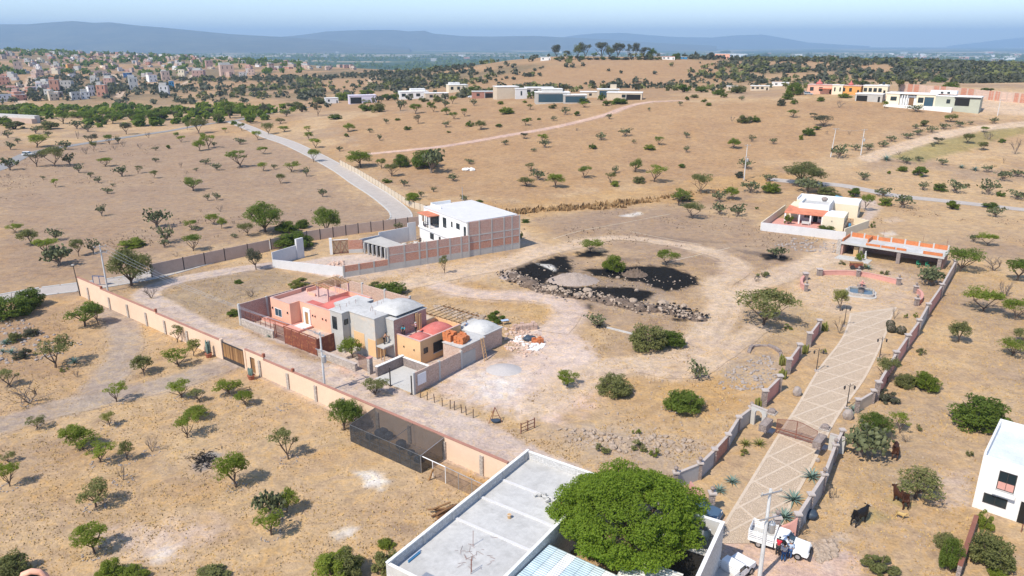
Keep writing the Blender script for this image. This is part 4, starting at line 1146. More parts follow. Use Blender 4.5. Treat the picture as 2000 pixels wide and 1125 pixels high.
# local: -x runs along the left parapet towards the viewer, -y runs to the right
t = thing('concrete_building', 'near grey block building with a parapet and stained concrete roof', 'building', TO, R(TA))
DX = -19.8; DY = -8.2
bx('wall', MT['block'], t, (DX, DY, -.3, 0, 0, 3.7))
bx('roof_slab', MT['slab'], t, (DX + .2, DY + .2, 3.702, -.2, -.2, 3.74))
PH = 4.6
bx('parapet', MT['block'], t, (DX, -.2, 3.702, 0, 0, PH), (-.2, DY, 3.702, 0, -.2, PH - .1), (DX, DY, 3.702, -.2, DY + .2, PH - .45))
bx('front_parapet', MT['lgrey'], t, (DX, DY + .2, 3.702, DX + .2, -.2, PH - .1))
bx('coping', MT['white'], t, (DX - .03, -.23, PH + .002, .03, .03, PH + .06), (-.23, DY - .03, PH - .098, .03, -.232, PH - .04), (DX - .03, DY - .03, PH - .448, -.232, DY + .23, PH - .39), (DX - .03, DY + .232, PH - .098, DX + .23, -.232, PH - .04))
for x in (-4.6, -7.9, -11.6): bx('roof_rib', MT['whitew'], t, (x - .11, DY + .2, 3.742, x + .11, -.2, 3.84))
for k in range(6): bx('pier', MT['lgrey'], t, (DX + .3 + k * 3.75, -.26, 3.75, DX + .6 + k * 3.75, -.202, PH))
for x, y in ((-13.6, -3.6), (-16.2, -5.4), (-16.4, -5.5)):
    M().tube([(x, y, 3.7), (x + .05, y, 5.1)], .025, 4).build('reinforcing_bar', MT['rustbar'], t)
mb = M()
for k in range(30):
    a = rng.random() * 6.3; x, y = -14.8 + rng.gauss(0, .9), -4.3 + rng.gauss(0, .8); l = rng.uniform(.2, .7)
    mb.tube([(x, y, 3.76), (x + l * math.cos(a), y + l * math.sin(a), 3.78 + rng.uniform(0, .12))], .012, 3, False)
tag(mb.build('wire_scraps', MT['rustbar'], t), kind='stuff')
for k in range(11):
    o = M().box(-.2, -.1, 0, .2, .1, .2).build('concrete_block', MT['lgrey'])
    o.location = tt_(-4.9 + rng.uniform(-.35, .35), -4.2 - k * .22, 3.745 + .12); o.rotation_euler = (rng.uniform(-.4, .4), rng.uniform(-.4, .4), rng.random() * 3)
    tag(o, 'loose pale concrete block in the heap on the near concrete roof', 'block', 'concrete blocks on the near roof')
t2 = thing('paint_bucket', 'tan bucket standing on the concrete roof near its middle', 'bucket', tt_(-9.0, -4.0, 3.745)); M().lathe([(.15, 0), (.18, .36), (.17, .37)], 0, 0, 10).build('bucket', MT['newwood'], t2); M().lathe([(.185, .33), (.185, .36)], 0, 0, 10).build('rim', MT['white'], t2)
t2 = thing('paint_bucket', 'brown bucket at the end of the heap of concrete blocks', 'bucket', tt_(-5.0, -6.8, 3.745)); M().lathe([(.15, 0), (.18, .36), (.17, .37)], 0, 0, 10).build('bucket', MT['wood'], t2); M().lathe([(.185, .33), (.185, .36)], 0, 0, 10).build('rim', MT['cap'], t2)
t2 = thing('roofing_sheets', 'corrugated sheets lying over the front parapet of the concrete roof', 'roofing sheet', tt_(DX + .15, -3.2, PH - .02), R(TA))
for k in range(6): bx('sheet', MT['steel'] if k < 4 else (MT['straw'] if k == 4 else MT['greenp']), t2, (-.35, -.5 - k * .48, .0 + k * .012, .75, -.04 - k * .48, .03 + k * .012))
t2 = thing('blue_board', 'faded blue board leaning inside the left parapet', 'board', tt_(DX + 2.4, -.25, 3.76), R(TA)); bx('board', MT['bluetank'], t2, (-.7, -.5, 0, .7, -.42, .12)); bx('board', MT['lbluem'], t2, (-.6, -.36, 0, .9, -.28, .14))
# lower roof of translucent and metal sheets beside it
t = thing('metal_roof_shed', 'shed roofed with pale blue and white corrugated sheets', 'shed', TO, R(TA))
bx('wall', MT['block'], t, (-19.5, -15.5, -.3, -9.9, DY - .15, 2.9))
cl = [corrug('sheet_white', (.78, .80, .80)), corrug('sheet_pale_blue', (.50, .63, .70)), corrug('sheet_grey_blue', (.56, .66, .70))]
for k in range(9):
    y0 = DY - .12 - k * .86
    M().add([(-20, y0, 3.75 - .03 * k), (-20, y0 - .84, 3.73 - .03 * k), (-9.6, y0 - .84, 3.30 - .03 * k), (-9.6, y0, 3.32 - .03 * k),
             (-20, y0, 3.72 - .03 * k), (-20, y0 - .84, 3.70 - .03 * k), (-9.6, y0 - .84, 3.27 - .03 * k), (-9.6, y0, 3.29 - .03 * k)],
            [(3, 2, 1, 0), (4, 5, 6, 7), (0, 1, 5, 4), (2, 3, 7, 6), (1, 2, 6, 5), (3, 0, 4, 7)]).build('sheet', cl[(1, 2, 0, 1, 1, 2, 0, 2, 1)[k]], t)

# ================================================================== yard with the water tanks, right of the big tree
KO = G(1409, 1018, 5.0); KO.z = 0
KA = 61.0
t = thing('tank_yard', 'tall block walled yard beside the lane with a concrete tank platform', 'building', KO, R(KA))
bx('wall', MT['block'], t, (-10, -.25, -.3, 0, 0, 5.0)); bx('far_wall', MT['lgrey'], t, (-.25, .0, -.3, 0, 6.0, 5.0))
bx('coping', MT['white'], t, (-10, -.28, 5.002, .03, .02, 5.05), (-.28, .022, 5.002, .03, 6, 5.05))
bx('platform', MT['lgrey'], t, (-2.6, 0, 3.2, -.25, 6, 3.4)); bx('floor', MT['grey'], t, (-10, 0, .02, -2.6, 6, .1)); bx('inner_wall', MT['dark'], t, (-2.5, .1, 0, -2.4, 6, 3.2))
bx('louvred_roof', corrug('louvre', (.72, .72, .70), .3), t, (-9, 1.5, 2.7, -5, 6, 2.8))
def tank(label, p, z, r=.62, h=1.5, group='black water tanks'):
    t = thing('water_tank', label, 'water tank', (p[0], p[1], z), 0, group)
    M().lathe([(r * .97, 0), (r, .1), (r, h * .72), (r * .85, h * .86), (r * .4, h * .97), (r * .36, h)], 0, 0, 20).build('tank_body', MT['tank'], t, True)
    M().lathe([(r * .42, h), (r * .42, h + .06), (r * .1, h + .1)], 0, 0, 14).build('lid', MT['black'], t)
    mb = M()
    for zz in (.3, .6, .9): mb.lathe([(r, zz - .03), (r + .025, zz), (r, zz + .03)], 0, 0, 20)
    mb.build('rib', MT['tank'], t)
    M().tube([(r * .5, 0, h * .9), (r * .9, .1, h * .9), (r * 1.1, .1, 0)], .03, 5).build('pipe', MT['whitem'], t)
def kt(x, y):
    a = R(KA); return (KO[0] + x * math.cos(a) - y * math.sin(a), KO[1] + x * math.sin(a) + y * math.cos(a))
tank('large dark water tank beside the lane wall', kt(-1.5, 1.0), 3.4); tank('water tank half hidden behind the crown of the big tree', kt(-1.3, 3.6), 3.4, .55, 1.4)

# ================================================================== paved driveway with pale bands
dl = W2(0, [(1392, 1062), (1440, 985), (1523, 848), (1560, 790), (1600, 722), (1640, 670), (1655, 640), (1662, 612)])
dr = W2(0, [(1508, 1062), (1545, 985), (1590, 900), (1634, 815), (1690, 735), (1726, 660), (1738, 625), (1750, 600)])
def driveway():
    Lp = densify(dl, 1.0); Rp = densify(dr, 1.0); n = 90
    def at(P, f):
        k = f * (len(P) - 1); i = min(int(k), len(P) - 2); return P[i] + (P[i + 1] - P[i]) * (k - i)
    X = np.zeros((n, 9)); Y = X.copy()
    for i in range(n):
        a, b_ = at(Lp, i / (n - 1)), at(Rp, i / (n - 1))
        for k in range(9):
            p = a + (b_ - a) * k / 8; X[i, k] = p.x; Y[i, k] = p.y
    m = stonemat('driveway_stone', (.44, .34, .25), (.55, .43, .325), 4.5, (.52, .41, .29))
    o = sheet('driveway', X, Y, np.full_like(X, .035), m, 'stone paved driveway with pale crossing bands', 'structure', False)
    # bands
    band = plaster('pale_band', (.57, .47, .37), scale=2)
    t = thing('paving_bands', 'pale stone bands crossing the driveway in diamonds', 'paving')
    for P in (Lp, Rp):
        mb = M()
        for p, q in zip(P, P[1:]): mb.seg(p, q, .3, 0, .06)
        mb.build('edge_band', band, t)
    fs = [0.02 + .0735 * k for k in range(14)]
    for i, f in enumerate(fs):
        f2 = min(f + .085, .995)
        a0, b0 = at(Lp, f), at(Rp, f); a1, b1 = at(Lp, f2), at(Rp, f2)
        M().seg(a0, b1, .22, 0, .05).build('band', band, t)
        if i % 1 == 0: M().seg(b0, a1, .22, 0, .052 + .0003 * i).build('band', band, t)
driveway()

# pilaster walls beside the driveway
def pier(t, p, h, w=.5, urn=False, name='pier', m=None):
    bx(name, m or MT['darkstone'], t, (p[0] - w / 2, p[1] - w / 2, -.3, p[0] + w / 2, p[1] + w / 2, h))
    bx('pier_cap', MT['capstone'], t, (p[0] - w / 2 - .12, p[1] - w / 2 - .12, h + .002, p[0] + w / 2 + .12, p[1] + w / 2 + .12, h + .14))
    if urn: M().lathe([(.12, h + .142), (.1, h + .3), (.2, h + .45), (.24, h + .6), (.14, h + .68), (.05, h + .8)], p[0], p[1], 10).build('finial', MT['darkstone'], t)
def pier_wall(name, label, pts, h, mats, group=None, capm=None, urns=(), pw=.55, ph=.25):
    t = thing(name, label, 'wall', (0, 0, 0), 0, group)
    for i, (p, q) in enumerate(zip(pts, pts[1:])):
        m = mats[i % len(mats)]
        p, q = Vector(p), Vector(q); d = (q - p).normalized() * pw * .45
        M().seg(p + d, q - d, .2, -.3, h).build('panel', m, t)
        M().seg(p + d, q - d, .3, h + .002, h + .07).build('coping', capm or MT['capstone'], t)
    for i, p in enumerate(pts):
        pier(t, p, h + ph, pw, i in urns)
    return t
lw = W2(9, [(50, 640), (185, 585), (265, 505), (340, 420), (400, 320), (470, 265)])
pier_wall('driveway_wall', 'grey wall with one bare brick panel left of the driveway', lw[:-1] + [lw[-1]], 1.75, [MT['wallgrey'], MT['wallgrey'], MT['brick'], MT['wallgrey'], MT['wallgrey']], urns=(0, 1, 5), pw=.4, ph=.1)
sl = W2(6, [(850, 815), (795, 890), (740, 955), (680, 1040), (620, 1115)]); sl2 = W2(9, [(628, 95), (545, 180)])
for i, (a, b_, l_) in enumerate(((sl[0], sl[1], 'farthest of three'), (sl[2], sl[3], 'middle of three'), (sl2[0], sl2[1], 'nearest of three to the gate'))):
    pier_wall('screen_wall', 'short rose panel between stone piers left of the driveway, ' + l_, [a, b_], 1.9, [MT['rose']], 'rose screen panels left of the driveway')
rwp = W2(0, [(1553, 1046), (1578, 1006), (1604, 965), (1626, 905), (1640, 876)])
pier_wall('lane_wall', 'pale grey wall right of the driveway outside the iron gate', rwp, 2.1, [MT['wallgrey']], urns=(2, 3), pw=.4, ph=.15)
rwq = W2(0, [(1672, 806), (1702, 788)])
pier_wall('corner_wall', 'short pale stub of wall inside the gate on the right', rwq, 1.5, [MT['beige']], pw=.4)
rw2 = W2(0, [(1710, 782), (1745, 720), (1768, 686), (1790, 655), (1808, 622), (1835, 582), (1862, 533)])
pier_wall('east_wall', 'long faded pink wall along the right side of the garden', rw2, 2.2, [MT['rose'], MT['rose'], MT['rose'], MT['wallgrey'], MT['rose'], MT['mauve']], urns=(), pw=.5, ph=.3)
# scooped pink end walls at the lane
for pts, l_ in ((W2(0, [(1345, 979), (1388, 999)]), 'beside the parked blue car'), (W2(9, [(610, 905), (720, 920)]), 'behind the white pickup')):
    t = thing('entrance_wing', 'curved rose wing wall, ' + l_, 'wall', (0, 0, 0), 0, 'rose wing walls at the lane')
    p, q = Vector(pts[0]), Vector(pts[1])
    for k in range(6):
        f0, f1 = k / 6, (k + 1) / 6
        c0 = 1.1 + 1.1 * (f0 ** 2 if 'pickup' in l_ else (1 - f0) ** 2); c1 = 1.1 + 1.1 * (f1 ** 2 if 'pickup' in l_ else (1 - f1) ** 2)
        M().seg(p + (q - p) * f0, p + (q - p) * f1, .25, -.2, c0, c1).build('wall_course', MT['rose'], t)
    pier(t, q if 'car' in l_ else p, 2.0, .5, True)
# gate pillars, double iron gate and arch
gl, gr = G(1503, 842), G(1606, 874)
gd = (gr - gl); GL = gd.length; ga = math.atan2(gd.y, gd.x)
for p, l_ in ((gl, 'left'), (gr, 'right')):
    t = thing('gate_pillar', 'thick carved stone gate pillar on the %s of the iron gate' % l_, 'pillar', p, ga, 'stone gate pillars')
    bx('plinth', MT['capstone'], t, (-.52, -.52, -.1, .52, .52, .15)); bx('shaft', MT['darkstone'], t, (-.42, -.42, .15, .42, .42, 2.3))
    bx('cornice', MT['palestone'], t, (-.54, -.54, 2.302, .54, .54, 2.44)); bx('cap', MT['darkstone'], t, (-.42, -.42, 2.442, .42, .42, 2.58))
    M().lathe([(.38, 2.582), (.42, 2.68), (.32, 2.8), (.15, 2.84)], 0, 0, 14).build('finial', MT['darkstone'], t)
    M().lathe([(.33, 0), (.33, .08), (.2, .1)], 0, 0, 14).build('medallion', MT['rose'], t); o = t.children[-1]; o.rotation_euler = (R(90), 0, 0); o.location = (0, -.42, 1.5)
t = thing('iron_gate', 'double iron bar gate with a raised middle across the driveway', 'gate', gl, ga)
for k in range(2):
    lf = thing('gate_leaf', None, None); lf.parent = t
    x0, x1 = (.72, GL / 2 - .02) if k == 0 else (GL / 2 + .02, GL - .72)
    def top(x): return 1.75 + .45 * math.sin(math.pi * (x - .6) / (GL - 1.2)) ** 1.5
    n = 22
    me = M().box(-.017, -.017, 0, .017, .017, 1)
    for i in range(n + 1):
        x = x0 + (x1 - x0) * i / n
        o = link('bar', me0, lf) if i else me.build('bar', MT['rustbar'], lf)
        if i == 0: me0 = o.data
        o.location = (x, 0, .12); o.scale.z = top(x) - .12 + .06
    fm = M()
    for i in range(12):
        a, b_ = x0 + (x1 - x0) * i / 12, x0 + (x1 - x0) * (i + 1) / 12
        fm.tube([(a, .0, top(a)), (b_, 0, top(b_))], .03, 5)
    for z in (.15, .55, .62): fm.box(x0, -.022, z, x1, .022, z + .05)
    fm.box(x0 - .03, -.03, .05, x0 + .03, .03, top(x0)); fm.box(x1 - .03, -.03, .05, x1 + .03, .03, top(x1)); fm.build('frame', MT['rustbar'], lf)
t = thing('arch_wall', 'pale wall with an arched doorway left of the iron gate', 'wall', G(1465, 826), 0)
q = gl - G(1465, 826); t.rotation_euler.z = math.atan2(q.y, q.x); Lw = q.length - .55
aw = M(); x0, x1 = .55, 1.45
aw.box(0, -.12, -.2, x0, .12, 2.35); aw.box(x1, -.12, -.2, Lw, .12, 2.35)
for k in range(8):
    a0, a1 = math.pi * k / 8, math.pi * (k + 1) / 8; cx = (x0 + x1) / 2; r = (x1 - x0) / 2
    xa, xb = cx - r * math.cos(a0), cx - r * math.cos(a1); zb = 1.55 + r * min(math.sin(a0), math.sin(a1))
    aw.box(xa, -.12, 1.55 + r * (math.sin(a0) + math.sin(a1)) / 2, xb, .12, 2.35)
aw.build('wall', MT['lgrey'], t); bx('coping', MT['capstone'], t, (-.1, -.17, 2.352, Lw, .17, 2.43))
t = thing('gate_wing', 'pale stub wall right of the iron gate', 'wall', gr, ga); bx('wall', MT['lgrey'], t, (.6, -.12, -.2, 2.2, .12, 1.9)); bx('coping', MT['capstone'], t, (.6, -.16, 1.902, 2.2, .16, 1.98))

# lamp posts
def lamp_post(label, p, h=3.4, rz=0):
    t = thing('lamp_post', label, 'street lamp', p, rz, 'lamp posts along the driveway')
    bx('plinth', MT['capstone'], t, (-.2, -.2, -.1, .2, .2, .3)); M().tube([(0, 0, .3), (0, 0, h)], [.06, .04], 6).build('post', MT['frame'], t)
    for s_ in (-1, 1):
        M().tube([(0, 0, h - .4), (s_ * .35, 0, h - .15), (s_ * .6, 0, h - .3)], .025, 5).build('arm', MT['frame'], t)
        o = M().lathe([(.05, -.02), (.14, -.12), (.1, -.45), (.03, -.5)], s_ * .6, 0, 6, h - .28).build('lantern', MT['frame'], t)
        M().lathe([(.115, -.14), (.085, -.42)], s_ * .6, 0, 6, h - .28).build('lantern_glass', MT['lgrey'], o)
lamp_post('lamp post left of the driveway, nearest the fountain', G(1648, 638)); lamp_post('lamp post left of the driveway, beside the middle rose panel', G(1594, 726)); lamp_post('lamp post right of the driveway, near the round dark shrubs', G(1717, 702)); lamp_post('lamp post right of the driveway, nearest the iron gate', G(1653, 799))

# fountain and its ring
FP = G(1681, 574)
t = thing('fountain', 'tiered stone fountain in a lobed basin at the head of the driveway', 'fountain', FP, R(20))
def lobed(r0, r1, z0, z1, n=48, k=4, amp=.12):
    vs = []; fs = []
    for j, (r, z) in enumerate(((r1, z0), (r1, z1), (r0, z1), (r0, z0))):
        for i in range(n):
            th = 2 * math.pi * i / n; q = r * (1 + amp * math.cos(k * th)); vs.append((q * math.cos(th), q * math.sin(th), z))
    for j in range(4):
        for i in range(n): fs.append((j * n + i, j * n + (i + 1) % n, ((j + 1) % 4) * n + (i + 1) % n, ((j + 1) % 4) * n + i))
    return M().add(vs, fs)
lobed(.2, 2.75, -.1, .16).build('step', MT['lgrey'], t); lobed(2.05, 2.35, .162, .62).build('basin', MT['palestone'], t); lobed(.1, 2.05, .1, .40).build('water', MT['water'], t)
M().lathe([(.55, .3), (.5, .95), (.62, 1.0)], 0, 0, 8).build('pedestal', MT['darkstone'], t)
M().lathe([(.2, 1.0), (.22, 1.2), (.8, 1.42), (.82, 1.5), (.6, 1.46), (.2, 1.44)], 0, 0, 18).build('bowl', MT['darkstone'], t)
M().lathe([(.15, 1.45), (.15, 1.8), (.5, 1.98), (.52, 2.05), (.35, 2.02), (.12, 2.0), (.12, 2.2), (.2, 2.35), (.05, 2.55)], 0, 0, 16).build('upper_bowl', MT['rose'], t)
def ring(a0, a1, rx, ry, label, n):
    t = thing('ring_wall', label, 'wall', (0, 0, 0), 0, 'low rose walls round the fountain')
    P = [Vector((FP[0] + rx * math.cos(R(a0 + (a1 - a0) * i / n)) - 1.5, FP[1] + 3.5 + ry * math.sin(R(a0 + (a1 - a0) * i / n)), 0)) for i in range(n + 1)]
    for p, q in zip(P, P[1:]):
        M().seg(p, q, .35, -.2, .78).build('wall_course', MT['rose'], t); M().seg(p, q, .42, .782, .84).build('coping', MT['rose'], t)
RB = W2(6, [(865, 490), (950, 487), (1070, 492), (1180, 512), (1290, 540)])
def ring_pts(label, pts, h=.8):
    t = thing('ring_wall', label, 'wall', (0, 0, 0), 0, 'low rose walls round the fountain')
    P = densify(pts, 1.4)
    for p, q in zip(P, P[1:]):
        M().seg(p, q, .35, -.2, h).build('wall_course', MT['rose'], t); M().seg(p, q, .45, h + .002, h + .07).build('coping', MT['rose'], t)
ring_pts('long low rose wall curving behind the fountain', RB); ring_pts('short curved rose wall left of the fountain', W2(6, [(775, 512), (755, 535), (760, 560), (780, 575)])); ring_pts('short curved rose wall right of the fountain', W2(6, [(1400, 590), (1425, 610), (1425, 640), (1400, 660)]))
for i, (zx, zy, l_, w) in enumerate(((857, 492, 'at the left end of the long curved rose wall', .8), (778, 515, 'second from the left, capped with white', .8), (782, 580, 'at the near left end of the ring', .5), (1072, 498, 'in the middle of the long curved rose wall, behind the fountain', .5), (1298, 545, 'at the right end of the long curved rose wall', .6), (1393, 590, 'right of the gap in the ring', .6), (1398, 660, 'at the near right end of the ring', .6))):
    p = G(*PX(6, zx, zy)); t = thing('ring_pier', 'squat stone pier, ' + l_, 'pier', (0, 0, 0), 0, 'stone piers round the fountain'); pier(t, p, 1.25, w, i in (2, 3, 4, 5, 6))

# ================================================================== open garage of bare brick
GO = G(1648, 495)
t = thing('open_garage', 'unfinished open fronted garage with orange brick upstands on its roof', 'garage', GO, R(A))
bx('back_wall', MT['brickd'], t, (-.2, 4.4, -.3, 18.4, 4.7, 2.6)); bx('side_wall', MT['brickd'], t, (-.4, -1.3, -.3, 0, 4.4, 2.6), (18.0, -.6, -.3, 18.4, 4.4, 2.6)); bx('partition', MT['lgrey'], t, (3.4, -1.0, -.2, 3.7, 4.4, 2.6))
bx('roof_slab', MT['slab'], t, (-.5, -1.6, 2.602, 18.6, 4.9, 2.8)); bx('fascia', MT['lgrey'], t, (-.5, -1.65, 2.4, 18.6, -1.602, 2.82))
for x in (3.55, 10.6, 17.9): bx('column', MT['darkstone'], t, (x - .35, -1.5, -.2, x + .35, -1.05, 2.6))
bx('quoin_pier', MT['palestone'], t, (-1.2, -1.6, -.2, -.42, -.9, 3.2))
for k in range(7): bx('brick_panel', MT['bricko'], t, (.1 + k * 2.62, 4.4, 2.802, 2.5 + k * 2.62, 4.6, 3.7 - (k % 3) * .08))
for k in range(8): bx('column', MT['lgrey'], t, (-.2 + k * 2.62, 4.38, 2.802, .08 + k * 2.62, 4.64, 3.85))
bx('brick_panel', MT['bricko'], t, (4.0, 1.0, 2.802, 4.2, 4.38, 3.6), (-.4, -1.0, 2.802, -.2, 4.38, 3.4))
for a_, b_, h_ in ((4.3, 7.0, 3.25), (7.2, 9.8, 3.25), (10.0, 11.8, 3.25), (14.8, 18.2, 3.4)): bx('brick_panel', MT['bricko'], t, (a_, -1.5, 2.822, b_, -1.3, h_))
bx('inner_door', MT['wood'], t, (1.6, 4.2, 0, 2.7, 4.39, 2.2)); bx('inner_panel', MT['newwood'], t, (2.0, -.8, 0, 2.9, -.7, 2.0))
for x in (6.2, 13.6, 17.9): M().tube([(x, 4.5, 3.7), (x, 4.5, 5.2)], .03, 4).build('reinforcing_bar', MT['rustbar'], t)
o = tag(bx('forecourt', MT['lgrey'], None, (-.5, -5.2, -.05, 6, -1.66, .05)), 'pale concrete forecourt of the open garage', kind='structure'); o.location = GO; o.rotation_euler.z = R(A)
def gt(x, y, z=0):
    a = R(A); return Vector((GO[0] + x * math.cos(a) - y * math.sin(a), GO[1] + x * math.sin(a) + y * math.cos(a), z))
for i in range(2):
    t = thing('plastic_chair', 'green chair in the shade of the open garage, ' + ('left one' if i == 0 else 'right one'), 'chair', gt(14.2 + i * 1.6, -.2), .4, 'green chairs in the garage')
    bx('seat', MT['greenp'], t, (-.35, -.25, .42, .35, .25, .48)); bx('backrest', MT['greenp'], t, (-.35, .22, .48, .35, .28, 1.0))
    for a_ in (-.31, .31):
        for b_ in (-.2, .2): bx('leg', MT['greenp'], t, (a_ - .03, b_ - .03, 0, a_ + .03, b_ + .03, .42))
t = thing('wooden_cart', 'rust red wooden cart body among the plants behind the fountain', 'cart', G(*PX(6, 1060, 455)), R(-8)); bx('box', MT['rust'], t, (-1.1, -.5, .4, 1.1, .5, 1.3)); bx('rail', MT['wood'], t, (-1.2, -.55, 1.3, 1.2, .55, 1.4))
for x in (-.8, .8):
    o = M().lathe([(.45, -.05), (.45, .05)], 0, 0, 14).build('wheel', MT['frame'], t); o.rotation_euler.x = R(90); o.location = (x, -.56, .45)
t = thing('statue', 'small pale statue at the garage forecourt', 'statue', G(*PX(6, 1112, 400))); M().lathe([(.3, 0), (.3, .3), (.2, .35), (.25, .9), (.15, 1.3), (.1, 1.4), (.16, 1.6), (.02, 1.78)], 0, 0, 10).build('figure', MT['lgrey'], t, True); bx('base', MT['capstone'], t, (-.4, -.4, -.1, .4, .4, .12))

# ================================================================== small cream house with clay tile porch
YO = G(1485, 450); YA = -30
def yt(x, y, z=0):
    a = R(YA); return Vector((YO[0] + x * math.cos(a) - y * math.sin(a), YO[1] + x * math.sin(a) + y * math.cos(a), z))
t = thing('cream_house', 'cream and white flat roofed house with a clay tiled porch', 'house', YO, R(YA))
c_ = MT['cream']
bx('wall', c_, t, (12.3, 8.8, -.2, 17.0, 17.5, 2.9)); bx('parapet', MT['cream'], t, (12.3, 8.8, 2.9, 17.0, 9.0, 3.2), (16.8, 9.0, 2.9, 17.0, 17.5, 3.2))
bx('roof_slab', MT['white'], t, (12.4, 9.0, 2.902, 16.8, 17.5, 2.98))
bx('main_block', MT['white'], t, (5.6, 15.6, -.2, 12.6, 24.5, 3.6)); bx('block_parapet', MT['white'], t, (5.6, 15.6, 3.6, 12.6, 15.85, 4.5), (12.35, 15.85, 3.6, 12.6, 24.5, 4.5), (5.6, 15.85, 3.6, 5.85, 24.5, 4.3), (5.85, 24.25, 3.6, 12.35, 24.5, 4.3))
bx('rear_block', c_, t, (3.6, 24.5, -.2, 18.4, 31.0, 3.4)); bx('rear_parapet', MT['white'], t, (3.6, 30.8, 3.4, 18.4, 31.0, 4.0), (3.6, 24.5, 3.4, 3.8, 30.8, 4.0), (18.2, 24.5, 3.4, 18.4, 30.8, 4.0), (12.7, 24.5, 3.4, 18.2, 24.7, 4.0)); bx('rear_roof', MT['white'], t, (3.8, 24.7, 3.402, 18.2, 30.8, 3.48))
bx('block_roof', MT['slab'], t, (5.85, 15.85, 3.602, 12.35, 24.25, 3.68))
bx('skylight', MT['steel'], t, (10.6, 16.4, 3.69, 12.0, 18.4, 4.0)); M().blob((10.3, 24.4, 4.3), (.8, .6, .6), 2, .05, 3).build('roof_dome', MT['darkstone'], t, True)
M().add([(3.0, 11.4, 2.55), (12.5, 11.4, 2.55), (12.5, 15.6, 3.15), (5.6, 15.6, 3.15), (3.0, 18.5, 3.15), (3.0, 11.4, 2.43), (12.5, 11.4, 2.43), (12.5, 15.6, 3.03), (5.6, 15.6, 3.03), (3.0, 18.5, 3.03)],
        [(0, 1, 2, 3), (0, 3, 4), (8, 7, 6, 5), (9, 8, 5), (0, 5, 6, 1), (1, 6, 7, 2), (0, 4, 9, 5), (3, 2, 7, 8), (4, 3, 8, 9)]).build('tile_roof', MT['tile'], t)
for x in (3.3, 6.6, 9.2, 11.9): bx('porch_column', MT['white'], t, (x - .18, 11.5, -.1, x + .18, 11.86, 2.46))
window(t, 'F', 15.6, 7.2, 9.0, .9, 2.3); window(t, 'F', 15.6, 10.6, 12.0, .9, 2.3); bx('porch_door', MT['dark'], t, (9.3, 15.5, 0, 10.3, 15.63, 2.3)); bx('side_room', MT['cream'], t, (3.0, 18.5, -.1, 5.6, 24.5, 3.0))
for y in (10.6, 13.2, 15.6): window(t, 'R', 17.0, y, y + .7, 1.2, 2.2, mull=0)
window(t, 'R', 18.4, 26.0, 26.8, 1.6, 2.6, mull=0); window(t, 'R', 18.4, 28.4, 29.2, 1.6, 2.6, mull=0); bx('wall_lamp', MT['frame'], t, (14.3, 8.66, 2.0, 14.45, 8.8, 2.25))
o = tag(bx('patio', MT['rose'], None, (.4, .6, -.05, 12.2, 15.5, .06)), 'reddish patio of the cream house', kind='structure'); o.location = YO; o.rotation_euler.z = R(YA)
t = thing('patio_wall', 'grey cement garden wall in front of the cream house', 'wall', YO, R(YA)); wallseg(t, 'wall', MT['whitew'], (0, 0), (18.6, -.2), 1.95, .25); wallseg(t, 'side_wall', MT['cream'], (.0, .15), (1.0, 24.0), 1.9, .22); bx('iron_grille', MT['frame'], t, (.02, 8.5, .5, .4, 12.5, 1.7))
t = thing('side_wall', 'stepped cream wall right of the cream house', 'wall', YO, R(YA)); wallseg(t, 'wall', MT['cream'], (17.9, 3.4), (21.8, 15.4), 1.9, .25); wallseg(t, 'wall', MT['cream'], (21.7, 15.5), (18.4, 18.0), 1.8, .25)
t = thing('blue_tarpaulin', 'bright blue tarpaulin over a heap behind the cream house', 'tarpaulin', yt(12.5, 34.5), R(YA)); M().blob((0, 0, 1.6), (1.6, 1.3, 2.2), 2, .12, 5).build('cover', MT['blue'], t); M().blob((0, .1, .5), (1.8, 1.5, .9), 1, .1, 6).build('heap', MT['tarp'], t)
t = thing('garden_bench', 'pale bench in front of the porch window', 'bench', yt(8.3, 10.8), R(YA)); bx('seat', MT['lgrey'], t, (-.9, -.25, .4, .9, .25, .48)); bx('backrest', MT['lgrey'], t, (-.9, .25, .48, .9, .32, .95)); bx('leg', MT['lgrey'], t, (-.85, -.2, 0, -.75, .2, .4)); bx('leg', MT['lgrey'], t, (.75, -.2, 0, .85, .2, .4))
t = thing('water_drum', 'small blue drum beside the right wall of the cream house', 'drum', yt(17.9, 14.2)); M().lathe([(.3, 0), (.33, .3), (.3, .9), (.2, .95)], 0, 0, 12).build('drum', MT['bluetank'], t, True); M().lathe([(.2, .95), (.2, 1.0), (.04, 1.02)], 0, 0, 10).build('lid', MT['frame'], t)

# ================================================================== white house at the right edge
HO = G(1921, 889, 5.6); HO.z = 0; HA = -59.0
HD = Vector((G(2000, 914, 5.6) - G(1920, 890, 5.6))[:2]); HA = math.degrees(math.atan2(HD.y, HD.x))
t = thing('white_villa', 'tall white house at the right edge with a flat pale blue roof', 'house', HO, R(HA))
bx('wall', MT['white'], t, (0, 0, -.3, 14, 8.6, 5.2)); bx('parapet', MT['white'], t, (0, 0, 5.2, 14, .18, 5.6), (0, .18, 5.2, .18, 8.6, 5.9), (.18, 8.42, 5.2, 14, 8.6, 5.9)); bx('roof_floor', plaster('pale_blue_roof', (.60, .66, .72), stain=.15), t, (.18, .18, 5.202, 14, 8.42, 5.24))
o = window(t, 'F', 0, 1.5, 2.9, 2.7, 4.6, sill=True); bx('lower_panel', MT['rose'], o, (1.57, -.04, 2.76, 2.83, -.02, 3.5)); bx('balcony_ledge', MT['white'], t, (1.3, -.5, 2.3, 3.1, -.002, 2.55))
